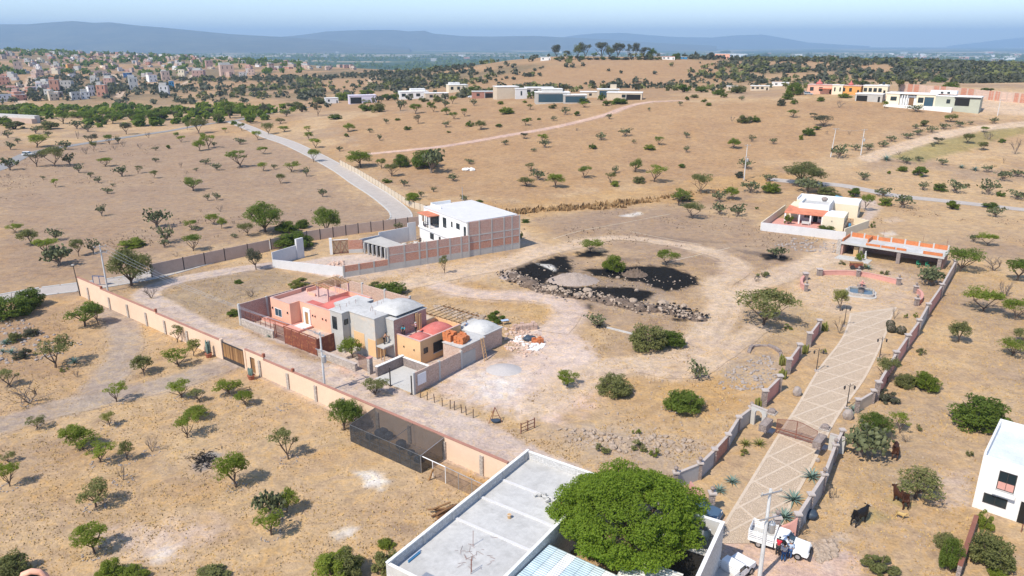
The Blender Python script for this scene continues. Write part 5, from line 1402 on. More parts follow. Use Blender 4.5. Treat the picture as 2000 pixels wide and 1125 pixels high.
window(t, 'F', 0, .7, 2.6, .9, 1.9); bx('doorway', MT['dark'], t, (3.6, -.03, 0, 4.9, .05, 2.2)); bx('door_curtain', MT['newwood'], t, (4.2, -.06, .6, 4.3, -.031, 2.0)); window(t, 'F', 0, 6.4, 7.6, .9, 2.0, sill=True)
bx('roof_room', MT['pink'], t, (3.9, 5.6, 5.24, 9, 8.4, 7.6)); bx('room_front', MT['white'], t, (3.7, 5.3, 5.24, 3.9, 8.4, 7.8)); bx('roof_hatch', MT['bluglass'], t, (3.8, 2.0, 5.25, 7, 4.4, 5.5))
def ht(x, y, z=0):
    a = R(HA); return Vector((HO[0] + x * math.cos(a) - y * math.sin(a), HO[1] + x * math.sin(a) + y * math.cos(a), z))
t = thing('yard_fence_wall', 'dark rusty topped wall left of the white house garden', 'wall', HO, R(HA)); t.location = (0, 0, 0); t.rotation_euler = (0, 0, 0); _a, _b = W2(0, [(1901, 1035), (1868, 1135)]); M().seg(_a, _b, .3, -.3, 1.5).build('wall', MT['darkstone'], t); M().seg(_a, _b, .36, 1.502, 1.58).build('coping', MT['rustbar'], t)
t = thing('water_barrel', 'bright blue barrel on a stand beside the white house door', 'barrel', ht(4.6, -1.6)); M().lathe([(.35, .9), (.42, 1.3), (.42, 1.7), (.3, 2.0)], 0, 0, 12).build('barrel', MT['bluetank'], t, True)
for a_ in (-.3, .3):
    for b_ in (-.3, .3): bx('stand_leg', MT['rustbar'], t, (a_ - .03, b_ - .03, 0, a_ + .03, b_ + .03, .9))
t = thing('water_barrel', 'small dark blue drum on the ground below the raised barrel', 'barrel', ht(5.4, -2.9)); M().lathe([(.26, 0), (.3, .3), (.3, .7), (.24, .85)], 0, 0, 12).build('barrel', MT['bluetank'], t, True); M().lathe([(.25, .85), (.25, .88), (.05, .9)], 0, 0, 12).build('lid', MT['bluetank'], t)
# orange arch corner at the bottom left
t = thing('garden_arch', 'orange rendered arch at the bottom left corner under the big bush', 'arch', G(99, 1152), R(20))
P = [(.0, 0, 0), (0, 0, 1.0), (-.15, 0, 1.5), (-.5, 0, 1.9), (-1.0, 0, 2.1), (-1.6, 0, 1.95), (-2.0, 0, 1.5), (-2.1, 0, 0)]
M().tube(P, .24, 8).build('arch', MT['pink'], t, True); bx('inner_wall', MT['dark'], t, (-1.9, .0, 0, -.3, .4, 1.5)); bx('footing', MT['lgrey'], t, (-2.4, -.4, -.1, .4, .5, .1))

# ================================================================== vegetation: a few plants of each kind, then copied
def leaf_mesh(name, clumps, n, size, asp, seed, m, up=.8, hollow=.55):
    q = np.random.RandomState(seed)
    cl = np.array(clumps)            # x y z rx rz weight
    wgt = cl[:, 5] / cl[:, 5].sum()
    ci = q.choice(len(cl), n, p=wgt)
    d = q.normal(size=(n, 3)); d /= np.linalg.norm(d, axis=1)[:, None]
    r = q.uniform(hollow ** 3, 1, n) ** (1 / 3.)
    p = cl[ci, :3] + d * r[:, None] * np.stack([cl[ci, 3], cl[ci, 3], cl[ci, 4]], 1)
    nrm = q.normal(size=(n, 3)); nrm[:, 2] += up * 2; nrm += d * .6
    nrm /= np.linalg.norm(nrm, axis=1)[:, None]
    a = np.cross(nrm, q.normal(size=(n, 3))); a /= np.linalg.norm(a, axis=1)[:, None]
    b = np.cross(nrm, a)
    s = size * q.uniform(.6, 1.35, n)
    a = a * s[:, None]; b = b * (s * asp)[:, None]
    v = np.empty((n, 4, 3)); v[:, 0] = p - a; v[:, 1] = p - b * .9; v[:, 2] = p + a; v[:, 3] = p + b
    me = bpy.data.meshes.new(name)
    me.vertices.add(n * 4); me.vertices.foreach_set('co', v.astype(np.float32).ravel())
    me.loops.add(n * 4); me.loops.foreach_set('vertex_index', np.arange(n * 4, dtype=np.int32))
    me.polygons.add(n); me.polygons.foreach_set('loop_start', np.arange(0, n * 4, 4, dtype=np.int32)); me.polygons.foreach_set('loop_total', np.full(n, 4, np.int32))
    me.update(calc_edges=True); me.materials.append(m)
    return me

def mesh_of(mb, name, m, sm=False):
    me = bpy.data.meshes.new(name); me.from_pydata(mb.v, [], mb.f); me.materials.append(m)
    if sm: me.shade_smooth()
    me.update(); return me

def limb_tree(seed, w, h, ncl, flat, low, nleaf, leaf, kind):
    """crown and trunk meshes of a tree w wide and h tall"""
    q = random.Random(seed)
    clumps = []; tr = M()
    nl = q.randint(4, 6); fork = h * q.uniform(.10, .22)
    lean = Vector((q.uniform(-.12, .12) * w, q.uniform(-.12, .12) * w, 0))
    base = Vector((0, 0, -.25)); fk = Vector((lean.x * .3, lean.y * .3, fork))
    tr.tube([base, fk * .5, fk], [h * .040, h * .034, h * .03], 6)
    for l in range(nl):
        a = 6.283 * l / nl + q.uniform(-.4, .4); rad = w * .5 * q.uniform(.45, .75)
        tip = Vector((lean.x + rad * math.cos(a), lean.y + rad * math.sin(a), h * q.uniform(.60, .82)))
        mid = fk.lerp(tip, .5) + Vector((q.uniform(-.1, .1) * w, q.uniform(-.1, .1) * w, h * .04))
        tr.tube([fk, mid, tip], [h * .022, h * .015, h * .006], 5)
        for s_ in range(2):
            t2 = mid + Vector((q.uniform(-.25, .25) * w, q.uniform(-.25, .25) * w, h * q.uniform(.12, .3)))
            tr.tube([mid, t2], [h * .011, h * .004], 4)
    for i in range(ncl):
        a = q.random() * 6.283; rr_ = math.sqrt(q.random()) * .82
        e = 1 - rr_ ** 2
        zt = low + (1 - low) * (flat + (1 - flat) * e) * q.uniform(.55, .98)
        if q.random() < .3: zt = low + (zt - low) * .5
        cr = w * q.uniform(.085, .17)
        clumps.append((lean.x + rr_ * math.cos(a) * w * .45, lean.y + rr_ * math.sin(a) * w * .45, min(h * zt, h * .97 - cr * .4), cr, cr * q.uniform(.45, .75), cr ** 2))
    return leaf_mesh(kind + '_crown', clumps, nleaf, leaf, .34, seed, LF['bright']), mesh_of(tr, kind + '_trunk', MT['bark'])

def bush(seed, nleaf, leaf, ncl=26):
    q = random.Random(seed); clumps = []; tr = M()
    for l in range(6):
        a = 6.283 * l / 6 + q.uniform(-.4, .4)
        tr.tube([(0, 0, -.2), (.5 * math.cos(a), .5 * math.sin(a), .9), (1.0 * math.cos(a), 1.0 * math.sin(a), 1.7)], [.07, .05, .015], 4)
    for i in range(ncl):
        a = q.random() * 6.283; r = math.sqrt(q.random()) * .85; z = (1 - r * r) ** .5 * q.uniform(.25, .93)
        c = q.uniform(.28, .52)
        clumps.append((r * 1.45 * math.cos(a), r * 1.45 * math.sin(a), max(.15, z * 2.25 - c * .3), c, c * .72, c * c))
    return leaf_mesh('bush_crown', clumps, nleaf, leaf, .45, seed, LF['dark']), mesh_of(tr, 'bush_stems', MT['bark'])

def nopal(seed, npad):
    q = random.Random(seed); mb = M(); tr = M()
    vs0, fs0 = ico(1)
    tr.tube([(0, 0, -.2), (.1, 0, .5), (-.1, .1, 1.0)], [.2, .16, .12], 6)
    tips = []
    for l in range(6):
        a = 6.283 * l / 6 + q.uniform(-.5, .5); t = Vector((q.uniform(.5, 1.1) * math.cos(a), q.uniform(.5, 1.1) * math.sin(a), q.uniform(1.0, 1.8)))
        tr.tube([(0, 0, .5), t * .55 + Vector((0, 0, .25)), t], [.12, .09, .06], 5); tips.append(t)
    for i in range(npad):
        t = q.choice(tips)
        c = t + Vector((q.gauss(0, .38), q.gauss(0, .38), abs(q.gauss(.15, .5))))
        c.z = min(max(c.z, .35), 2.75)
        rot = Euler((q.uniform(-.7, .7), q.uniform(-.7, .7), q.random() * 6.28)).to_matrix()
        s = q.uniform(.8, 1.2)
        mb.add([tuple(c + rot @ Vector((v[0] * .15 * s, v[1] * .035, v[2] * .22 * s))) for v in vs0], fs0)
    return mesh_of(mb, 'pads', LF['nopal']), mesh_of(tr, 'cactus_trunk', MT['barkp'])

def bare(seed, w, h):
    q = random.Random(seed); tr = M(); tw = M()
    def grow(p, d, L, r, lev, mb):
        e = p + d * L
        mid = p + d * L * .5 + Vector((q.uniform(-.1, .1), q.uniform(-.1, .1), 0)) * L
        mb.tube([p, mid, e], [r, r * .8, r * .55], 4 if lev < 2 else 3, False)
        if lev < 3:
            for k in range(4 if lev == 0 else 3):
                nd = (d + Vector((q.uniform(-1, 1), q.uniform(-1, 1), q.uniform(-.15, .55))) * .8).normalized()
                grow(e if k else mid, nd, L * q.uniform(.55, .8), r * .55, lev + 1, tr if lev < 1 else tw)
    for k in range(3):
        a = 6.28 * k / 3 + q.uniform(-.3, .3)
        grow(Vector((0, 0, -.1)), Vector((.6 * math.cos(a), .6 * math.sin(a), 1)).normalized(), h * .36, h * .028, 0, tr)
    return mesh_of(tw, 'twigs', LF['dry']), mesh_of(tr, 'bare_trunk', MT['barkp'])

PROTO = {
    'm': [limb_tree(s, 3.6, 3.0, n_, f_, l_, k_, .125, 'mesquite') for s, n_, f_, l_, k_ in ((1, 34, .35, .42, 2300), (2, 22, .6, .5, 1700), (3, 42, .2, .35, 2600), (4, 18, .5, .38, 1300), (5, 30, .75, .55, 1900), (6, 26, .3, .3, 1800), (7, 46, .45, .45, 2600), (8, 15, .7, .45, 1100))],
    'u': [limb_tree(s, 4.2, 2.6, 22 + s % 5 * 5, .70, .55, 1900, .13, 'acacia') for s in (21, 22, 23, 24)],
    'M': [limb_tree(s, 3.6, 3.0, 60, .30, .26, 6500, .085, 'large_mesquite') for s in (11, 12, 13)],
    'b': [bush(s, 2400, .13, n_) for s, n_ in ((31, 26), (32, 17), (33, 34), (34, 12))],
    'B': [bush(s, 6500, .085, 48) for s in (41, 42, 43)],
    'n': [nopal(s, 120) for s in (51, 52, 53)],
    'N': [nopal(s, 300) for s in (54, 55)],
    'd': [bare(s, 3.6, 3.0) for s in (61, 62, 63)],
    's': [bush(s, 260, .22, 9) for s in (71, 72)],
}
DIM = {'m': (3.6, 3.0), 'u': (4.2, 2.6), 'M': (3.6, 3.0), 'b': (3.6, 2.6), 'B': (3.6, 2.6), 'n': (2.9, 2.8), 'N': (2.9, 2.8), 'd': (3.6, 3.0), 's': (3.6, 2.6)}
NAME = {'m': 'mesquite_tree', 'u': 'acacia_tree', 'M': 'mesquite_tree', 'b': 'thorn_bush', 'B': 'thorn_bush', 'n': 'prickly_pear', 'N': 'prickly_pear', 'd': 'bare_tree', 's': 'small_shrub'}
CATG = {'m': 'tree', 'u': 'tree', 'M': 'tree', 'b': 'bush', 'B': 'bush', 'n': 'cactus', 'N': 'cactus', 'd': 'tree', 's': 'shrub'}
PLANTS = []
cnt = 0
def plant(reg, kind, x, y, w, h, leaf=None):
    """kind letter, base point, crown width and height as the photograph shows them"""
    global cnt
    px, py = PX(reg, x, y)
    p = G(px, py)
    k = pxm(p)
    dep = math.atan2(CAM_H - p.z, math.hypot(p.x, p.y))
    wm = w / ORG[reg][2] / k
    hm = h / ORG[reg][2] / k
    H = max((hm - .30 * wm * math.sin(dep)) / math.cos(dep), .42 * wm if kind not in 'u' else .35 * wm, .4)
    pr = PROTO[kind][cnt % len(PROTO[kind])]
    cnt += 1
    if leaf is None and kind in 'mub': leaf = rng.choice({'m': ('bright', 'bright', 'bright', 'olive'), 'u': ('bright', 'bright', 'olive'), 'b': ('dark', 'dark', 'bright', 'olive')}[kind])
    t = thing(NAME[kind], None, CATG[kind], p, rng.random() * 6.283)
    cm = link('crown' if kind not in 'nNd' else ('pads' if kind in 'nN' else 'twigs'), pr[0], t)
    tm = link('trunk', pr[1], t)
    d = DIM[kind]
    g_ = 1.2 if kind in 'mub' else 1.06
    sc = Vector((wm / d[0] * g_, wm / d[0] * g_, H / d[1] * (1.14 if kind in 'mu' else 1.04)))
    for o in (cm, tm): o.scale = sc
    if kind in 'nNd': cm['kind'] = 'stuff'
    mm = leaf or ({'m': 'bright', 'u': 'bright', 'M': 'dark', 'b': 'dark', 'B': 'dark', 's': 'olive'}.get(kind))
    if mm:
        cm.material_slots[0].link = 'OBJECT'; cm.material_slots[0].material = LF[mm]
    PLANTS.append([t, kind, mm or 'nopal', px, py, w / ORG[reg][2], h / ORG[reg][2]])
    return t
def row(reg, s):
    for it in s.split(';'):
        f = it.split()
        if not f: continue
        plant(reg, f[0], float(f[1]), float(f[2]), float(f[3]), float(f[4]), f[5] if len(f) > 5 else None)
row(1, '''m 205 820 115 65;n 60 835 50 45;n 365 835 75 50;m 510 805 75 55 grey;m 612 805 50 48 dark;n 660 800 35 40;m 705 750 60 60 grey;d 830 770 45 42;m 1045 725 30 40 dark;u 1110 745 105 75 olive;
n 55 950 90 75;m 205 930 100 85 grey;u 305 930 130 100 olive;n 390 920 60 65;d 480 860 60 55;d 640 835 35 35;u 525 850 40 55 olive;n 440 965 50 50;n 505 990 40 32;n 550 1020 40 35;m 590 930 75 45;n 680 985 70 60;n 868 905 40 27;
m 770 968 50 40 olive;u 860 995 45 40;m 310 1045 40 45;d 50 995 35 40;n 630 1040 30 18;n 600 1080 55 35;m 1080 1065 100 75 dark;n 1160 1120 35 40;n 1210 1118 40 45;m 990 770 35 30;m 1010 795 45 35;m 1115 840 70 60;m 1165 830 85 80;n 1195 820 30 30;
n 1340 805 60 35;u 1258 740 30 25;m 1345 935 130 90 dark;u 1470 860 60 38;u 1470 955 55 45;n 1530 945 35 30;m 1625 960 95 55;n 1710 985 40 50;u 1565 1025 55 50;n 1150 915 60 30;n 1210 950 60 40;d 1010 935 35 40;n 1095 955 30 20;n 870 840 35 22;b 940 830 35 30 bright;
n 1800 1100 50 50;u 1750 905 70 65;u 1440 780 50 45;u 1500 750 70 58;u 1350 730 45 38;m 1395 690 60 45 dark;m 1470 645 55 65 grey;m 1285 660 115 95 dark;u 1215 690 60 50 olive;b 1370 635 90 60;n 1600 650 60 40;b 1685 625 85 70;b 1640 600 100 45;b 1790 580 90 45;b 1915 560 95 60;
m 1775 650 50 65 grey;b 1870 665 85 40;m 1565 690 55 30 olive;m 1590 735 60 30;m 1725 740 50 35;m 1725 780 50 40;m 1760 825 65 50;m 1940 735 65 45;b 1935 765 35 30;n 1895 845 40 30;d 780 830 40 40;d 690 820 40 50;n 240 1000 25 20;d 1040 970 30 25;n 100 800 40 30;
b 60 640 130 70;b 150 610 100 50;b 165 650 90 60;b 345 650 105 65;b 430 655 90 50 bright;b 80 720 120 60;b 30 700 80 70;b 215 680 90 50 olive;b 270 720 110 60;m 355 690 90 55 dark;m 490 690 100 60 dark;b 560 680 90 50;m 630 690 80 50 dark;m 735 680 110 65 dark;m 795 700 90 60 dark;m 850 680 70 50 dark;m 910 670 140 65 dark;m 975 665 50 45 grey;m 1070 650 50 45 grey;b 1130 650 90 60 grey;b 1180 640 70 50 grey;b 600 650 80 45 bright;b 520 640 80 40;n 430 720 70 50;n 490 735 60 45;n 200 745 50 40;n 270 765 40 35;d 435 775 40 55;n 45 770 50 40''')
row(2, '''M 300 935 160 105 bright;B 530 930 120 90;B 660 935 190 135;N 695 965 110 130;m 415 940 60 55 dark;m 470 985 80 65 olive;b 445 1020 60 35 bright;n 540 1040 45 40;n 705 1070 35 28;n 815 1010 65 40;n 905 915 50 30;m 590 1115 75 40 bright;n 635 1100 35 35;n 870 1115 35 30;
m 1225 1040 90 55 olive;n 1290 1005 90 60;m 1250 950 65 40 olive;m 1385 1050 100 75;m 1545 995 75 65 dark;n 1720 965 40 40;m 1690 1020 60 60 olive;b 1715 1040 50 45 bright;m 1830 960 80 70 dark;b 1850 1020 75 50;m 1935 1015 120 90;n 1265 845 35 20;m 1320 800 60 50;n 1325 825 55 48;n 1105 810 45 30;u 1210 775 45 30 grey;
b 1595 830 55 38;n 1640 780 60 40;n 1775 760 70 45;b 1910 835 70 40;m 1965 810 50 45 dark;n 1822 800 25 20;n 1685 665 35 30;d 1505 730 30 22;n 1375 675 35 25;n 1908 620 20 20;b 1505 645 50 35;n 1440 640 50 40;b 1370 605 50 35;b 1115 635 90 50 bright;m 1245 612 40 30;b 1078 582 40 25;b 1215 575 30 22;
m 1220 700 40 35 dark;b 1235 672 45 22;b 1293 668 25 14;b 905 705 60 40;m 970 725 65 50 olive;b 1068 708 55 25;n 775 710 45 35;b 790 740 30 12;m 605 635 65 50 dark;m 620 690 50 45 grey;b 560 725 45 30;m 705 625 40 35;m 780 640 50 38 dark;u 820 665 45 35 dark;m 878 650 38 40 dark;n 930 590 40 35;m 810 580 45 40;
n 440 690 30 30;n 405 785 30 35;n 350 740 40 25;b 505 672 35 18;n 520 620 45 60;n 540 600 40 40;b 330 620 100 60 dark;b 400 625 80 70 olive;b 690 600 50 45;n 770 600 45 45;b 650 570 60 40;b 730 570 60 40;b 450 560 90 50;b 330 575 70 40;b 490 555 80 50;b 210 555 95 45 bright;b 330 535 110 45 bright;b 70 575 90 45;
b 920 510 110 40 bright;b 850 545 50 40;b 1250 550 60 55;b 1540 575 70 40;b 1640 560 50 50;b 1730 580 90 45;b 1670 590 60 40;b 1760 578 60 40;m 1545 600 50 30''')
row(3, '''m 375 830 70 55;n 480 790 38 35;n 600 805 40 35;n 115 770 35 35;n 115 850 35 35;b 90 935 60 30;b 440 685 85 58;b 500 680 70 45;d 370 675 35 35;m 712 655 65 42 dark;u 820 655 45 22 grey;u 880 705 105 55 grey;b 800 755 75 55;b 845 725 50 30;b 755 780 25 40 bright;d 900 750 22 28;d 1025 750 30 25;
b 1440 705 60 50 olive;n 1395 718 40 25;m 1590 680 70 42 dark;n 1640 710 50 35;n 1830 690 50 35;n 1700 695 30 20;n 1130 840 60 40;n 1215 820 60 35;n 1260 790 55 32;n 1350 775 60 34;n 1410 755 55 34;n 1480 740 60 35;n 1550 720 60 32;n 970 880 90 75;n 1060 840 50 35;
b 1320 955 60 40;b 1415 980 105 75;n 1545 920 60 35;n 1340 910 80 35;n 1410 900 45 30;n 1795 960 60 40;n 1880 1010 80 60;n 1960 985 80 40;n 1105 1005 65 45;b 1245 970 30 25 bright;u 1515 805 60 35 grey;n 1490 818 30 20;m 1680 800 60 50 olive;d 1800 780 90 55;m 1775 840 60 45 olive;u 1775 740 45 30;b 1875 795 40 30;d 1950 860 70 110;d 1885 910 25 45;d 1690 765 50 30;d 1300 865 40 30;
n 445 940 80 55;u 195 1080 115 100;b 95 1120 140 75;m 375 1115 90 70;n 300 1125 75 65;n 475 1075 100 65;n 575 1010 80 40;b 590 1075 110 80 bright;b 410 990 70 50 grey;M 750 1040 240 150 olive;N 790 1075 120 80;b 900 1085 130 60;b 1050 1095 95 70;n 1215 1095 85 50;n 1435 1060 55 45;b 1530 1065 80 60;n 1615 1075 85 70;n 1795 1085 95 80;b 1865 1095 55 40;n 1960 1110 100 50;b 1680 1045 35 30;
b 645 590 50 55 grey;b 715 580 50 35;b 680 555 70 50;B 715 530 110 95;b 865 565 45 35;u 1220 605 35 35;n 1395 625 80 40;b 100 515 100 60;b 200 515 80 50;b 295 530 90 50;b 400 520 110 60;b 120 560 35 30;b 160 545 50 25;b 215 570 35 25;b 240 590 35 25;b 325 545 50 35;n 425 560 35 25;d 970 600 70 50;b 1000 545 75 30 bright;b 925 525 40 30;B 1590 500 110 55;b 1100 475 90 35;b 1520 460 80 40;b 1790 515 80 30;n 80 590 30 25;b 320 490 60 40''')
row(4, '''n 570 160 50 65;n 880 222 130 105;d 70 200 30 25;u 85 250 85 45;m 180 320 110 90;n 310 295 75 70;m 255 370 125 80;N 330 435 135 115;m 440 385 70 90 olive;n 520 365 65 75;b 740 330 140 70;M 735 550 260 230 olive;n 930 310 100 95;n 920 335 60 50;m 1080 355 95 85 dark;d 1175 360 40 50;d 985 385 50 35;
d 1120 135 25 18;d 1230 135 55 50;u 1195 205 85 55;m 1235 230 50 60;d 1305 205 40 30;u 1070 235 75 50;n 1090 240 50 30;u 1385 270 85 70;n 1310 280 50 20;M 1480 250 230 180;B 1600 250 150 90;B 1690 225 90 70;M 1820 265 165 165;B 1640 335 260 95;m 1430 460 95 120 grey;d 845 620 100 85;d 1400 610 100 65;b 1300 715 75 50;
b 1665 550 130 60 yellow;b 1330 535 50 30;B 60 725 260 190;B 170 665 190 140;m 475 775 170 135 dark;m 550 765 90 115 dark;m 990 865 85 95;m 1080 940 80 90 yellow;m 1000 1000 130 100;m 805 1045 115 110 olive;m 310 1005 195 165;b 175 825 90 60 grey;b 130 950 100 75 grey;b 80 860 80 70 olive;m 60 1115 140 100;d 430 1060 60 50;s 355 1025 60 30 yellow;m 1970 950 120 120''')
row(7, '''m 650 155 115 110;m 1015 130 125 95;m 1280 110 150 95;m 1370 170 100 80;m 1115 155 100 75 olive;m 1110 240 135 70;m 1045 355 130 130;d 165 160 240 160;m 210 300 105 75 olive;m 615 290 75 75 yellow;m 460 420 165 110;m 430 400 130 120;m 560 490 160 120;m 710 480 80 105 olive;d 850 430 90 115;d 690 590 80 110;
m 45 490 85 60;m 55 625 110 125;m 535 740 170 155 olive;m 530 1000 180 155;m 1610 475 160 165;m 1320 630 190 180;N 1520 800 150 150;m 1600 770 110 130;m 1515 895 165 150;B 620 1130 180 140 bright;B 740 1145 200 100 bright;b 1190 1135 180 90 olive;B 1880 1135 300 215 bright;B 70 1140 250 205 olive;M 1920 310 190 195;m 1980 320 110 150 dark;d 1590 185 30 20''')
row(8, '''m 235 115 140 90 olive;m 1310 65 130 90;B 1570 105 230 160 olive;s 1695 335 60 50 bright;s 1790 460 80 75 bright;B 1850 660 200 130 olive;b 300 960 100 60 bright;B 80 1130 220 210 olive;b 300 1090 170 150 olive;s 1500 430 120 50;s 1720 420 140 60''')
row(5, '''m 625 480 60 95 olive;m 450 110 80 75;n 370 240 50 45;b 320 592 200 70;b 235 560 100 40;b 1075 195 50 30;b 1050 285 25 50;u 1435 355 130 65;B 1565 470 150 130 bright;u 1860 435 130 80;b 905 745 125 75;n 1470 780 110 80;B 1760 905 230 215 olive;B 1890 885 190 125;n 735 78 40 30;b 820 82 40 20''')
row(6, '''m 70 100 110 90 dark;u 150 175 125 85;n 300 150 85 65;n 405 160 85 70;b 508 122 25 20;u 545 765 330 190 olive;n 625 395 110 70;d 505 525 70 45;b 685 205 55 75 bright;b 890 245 100 50;b 1080 405 55 65;N 1480 545 130 100;u 1640 470 180 125 dark;b 1225 100 75 65;n 1320 115 110 80;u 1110 130 70 85;b 1600 120 100 65;b 1810 112 90 40;n 1840 165 85 60;s 1155 225 45 50 dark;
n 1715 305 55 45;u 1795 325 110 65;d 1830 465 150 110 ;m 1960 520 150 120 dark;d 1890 605 130 100;u 1775 695 200 125;u 1950 740 150 110;m 1635 860 115 120;u 1930 940 160 95;u 1985 870 120 75;s 1340 730 35 40 bright;s 1395 725 40 40 bright;s 1425 930 80 50 olive;m 975 690 90 115 yellow;d 970 815 80 120;d 1275 735 50 85;n 170 1065 110 100;m 1235 1090 120 130;B 1330 1110 130 110 olive;B 1450 1125 190 130 bright;s 880 930 40 50 yellow;s 990 430 60 30;s 1100 450 60 40;s 1220 485 70 35;s 545 500 100 40 olive;s 690 790 70 40 bright''')
row(9, '''B 100 200 260 165;M 1160 345 200 165;m 1305 330 120 110;N 1090 455 220 180;b 1230 150 130 90 grey;B 1750 280 370 230;s 1410 315 50 60;s 1690 455 60 50 olive;m 1390 690 250 170;B 1580 1095 150 250 dark;B 1560 960 150 110 olive;B 1810 1065 290 250 olive;b 1770 865 100 140 bright;b 1860 1130 120 60 bright;d 920 690 100 90;d 760 895 90 110;b 1190 1095 200 110 olive;d 1340 380 90 70;s 440 445 80 40 yellow''')

# the big spreading tree in front
t = thing('shade_tree', 'huge dense bright green tree beside the concrete roofed building', 'tree', (9.9, 53.0, 0))
q = random.Random(5); cl = []; trk = M()
CW, CH = 6.5, 8.2
trk.tube([(0, 0, -.3), (.2, 0, 1.5), (0, .2, 2.6)], [.42, .36, .3], 8)
for l in range(8):
    a = 6.283 * l / 8 + q.uniform(-.3, .3); e = Vector((CW * .55 * math.cos(a), CW * .55 * math.sin(a), CH * q.uniform(.55, .8)))
    trk.tube([(0, .2, 2.4), e * .5 + Vector((0, 0, 1.4)), e], [.2, .14, .04], 6)
for i in range(340):
    z = 1 - 1.3 * q.random(); a = q.random() * 6.283; r = math.sqrt(max(0, 1 - max(z, -.1) ** 2)) * (1 if z > 0 else 1 + z * .8)
    k = q.uniform(.74, 1.0) * (1 + .05 * math.sin(3 * a + 4 * z) + .05 * math.sin(7 * a)); c = q.uniform(.5, 1.15)
    cl.append((CW * .93 * r * k * math.cos(a), CW * .93 * r * k * math.sin(a), 3.9 + (CH - 4.6) * z * k + q.uniform(-.3, .3), c, c * .62, c * c))
link('crown', leaf_mesh('shade_tree_crown', cl, 95000, .112, .5, 77, LF['deep'], .8, .6), t); trk.build('trunk', MT['bark'], t)

# tall thin eucalyptus on the far crest
for i, (x, y, w, h, lf) in enumerate(((1395, 330, 60, 70, 'grey'), (1450, 332, 45, 45, 'grey'), (1510, 328, 60, 75, 'olive'), (1550, 328, 70, 80, 'grey'), (1645, 330, 70, 80, 'grey'), (1690, 330, 60, 65, 'olive'), (1730, 330, 70, 78, 'grey'), (1790, 330, 40, 72, 'grey'), (1830, 330, 45, 78, 'grey'), (1880, 330, 60, 60, 'grey'), (1930, 328, 50, 52, 'dark'), (1600, 332, 40, 35, 'dark'))):
    t = plant(2, 'm', x, y, w, h, lf); t.name = 'eucalyptus_tree'
for i in range(16): plant(2, 'b', 1390 + i * 38 + rng.uniform(-8, 8), 334, rng.uniform(30, 55), rng.uniform(18, 34), rng.choice(['grey', 'dark', 'olive']))
for i, (x, y, w, h, lf) in enumerate(((60, 330, 50, 45, 'dark'), (110, 330, 30, 42, 'grey'), (165, 325, 25, 50, 'grey'), (250, 330, 70, 50, 'grey'), (330, 305, 75, 25, 'dark'), (450, 325, 60, 32, 'dark'), (560, 325, 60, 38, 'dark'), (670, 330, 70, 30, 'dark'), (760, 340, 90, 35, 'olive'), (800, 325, 50, 36, 'dark'), (930, 345, 50, 35, 'dark'), (1000, 355, 70, 45, 'dark'), (870, 340, 60, 30, 'grey'))):
    plant(3, 'b', x, y, w, h, lf)

# ------------------------------------------------------------------ one label per plant: its look, and its place beside something one can find
LM = [(455, 695, 'board gate in the orange wall'), (560, 610, 'pink house'), (720, 650, 'grey unfinished house'), (835, 660, 'peach house'), (910, 430, 'white two storey house'), (780, 860, 'black shade net'), (1555, 835, 'iron gate'), (1680, 570, 'fountain'), (1745, 490, 'open garage'),
      (1590, 415, 'cream house'), (1950, 930, 'right edge white house'), (1210, 545, 'burnt black ground'), (205, 520, 'pole at the orange wall corner'), (565, 485, 'white entrance wall'), (980, 1000, 'concrete roof'), (1520, 1050, 'white pickup'), (680, 495, 'mesh gates'),
      (760, 380, 'bend of the stone road'), (655, 315, 'road fence end'), (440, 238, 'road fork'), (55, 303, 'left road car'), (270, 262, 'grey road on the left'), (1000, 185, 'tall sand coloured far house'), (1130, 190, 'glass fronted far house'), (1220, 185, 'far house with a tan chimney'), (860, 178, 'two level white far house'), (705, 192, 'lilac far house'), (1820, 200, 'long cream modern house'), (1650, 178, 'orange and pink far house'),
      (1455, 320, 'transformer pole on the field'), (1626, 280, 'leaning white pole'), (1684, 280, 'pole by the cactus hedge'), (1850, 262, 'curving dirt road'), (1850, 390, 'grey back road'), (1677, 1010, 'black cow'), (1758, 970, 'nearer brown cow'), (400, 900, 'round ash patch'), (725, 938, 'white lime patch'), (85, 1105, 'orange arch'), (240, 660, 'garden path curve'), (60, 690, 'left edge agave garden'),
      (967, 385, 'thin mast'), (880, 290, 'long dirt track'), (1060, 255, 'dirt track middle'), (1240, 205, 'dirt track end'), (1500, 690, 'stone ruin'), (1740, 690, 'round clipped shrubs'), (1870, 510, 'long pink wall end'), (1020, 835, 'steel swing gate'), (890, 800, 'wooden post row'), (1200, 100, 'far crest tall trees'), (1420, 108, 'red and white crest hall'), (1310, 112, 'orange roofed crest house'), (100, 230, 'left edge ruined wall'), (960, 690, 'ladder'), (1040, 670, 'rubbish heap'), (1960, 700, 'right edge of the photo'), (20, 440, 'left edge of the photo'), (150, 780, 'garden drive')]
KW = {'m': 'tree', 'u': 'flat-topped tree', 'b': 'bush', 'n': 'prickly pear', 'd': 'leafless tree', 's': 'small shrub'}
LW = {'bright': 'bright green', 'dark': 'dark green', 'olive': 'olive green', 'grey': 'greyish', 'nopal': 'spiny', 'yellow': 'yellow green', 'deep': 'green', 'agave': 'blue'}
ORD = ['', 'second ', 'third ', 'fourth ', 'fifth ', 'sixth ', 'seventh ', 'eighth ', 'ninth ', 'tenth ']
def dirn(dx, dy):
    if abs(dx) > abs(dy) * 1.3: return 'left of' if dx < 0 else 'right of'
    return 'in front of' if dy > 0 else 'beyond'
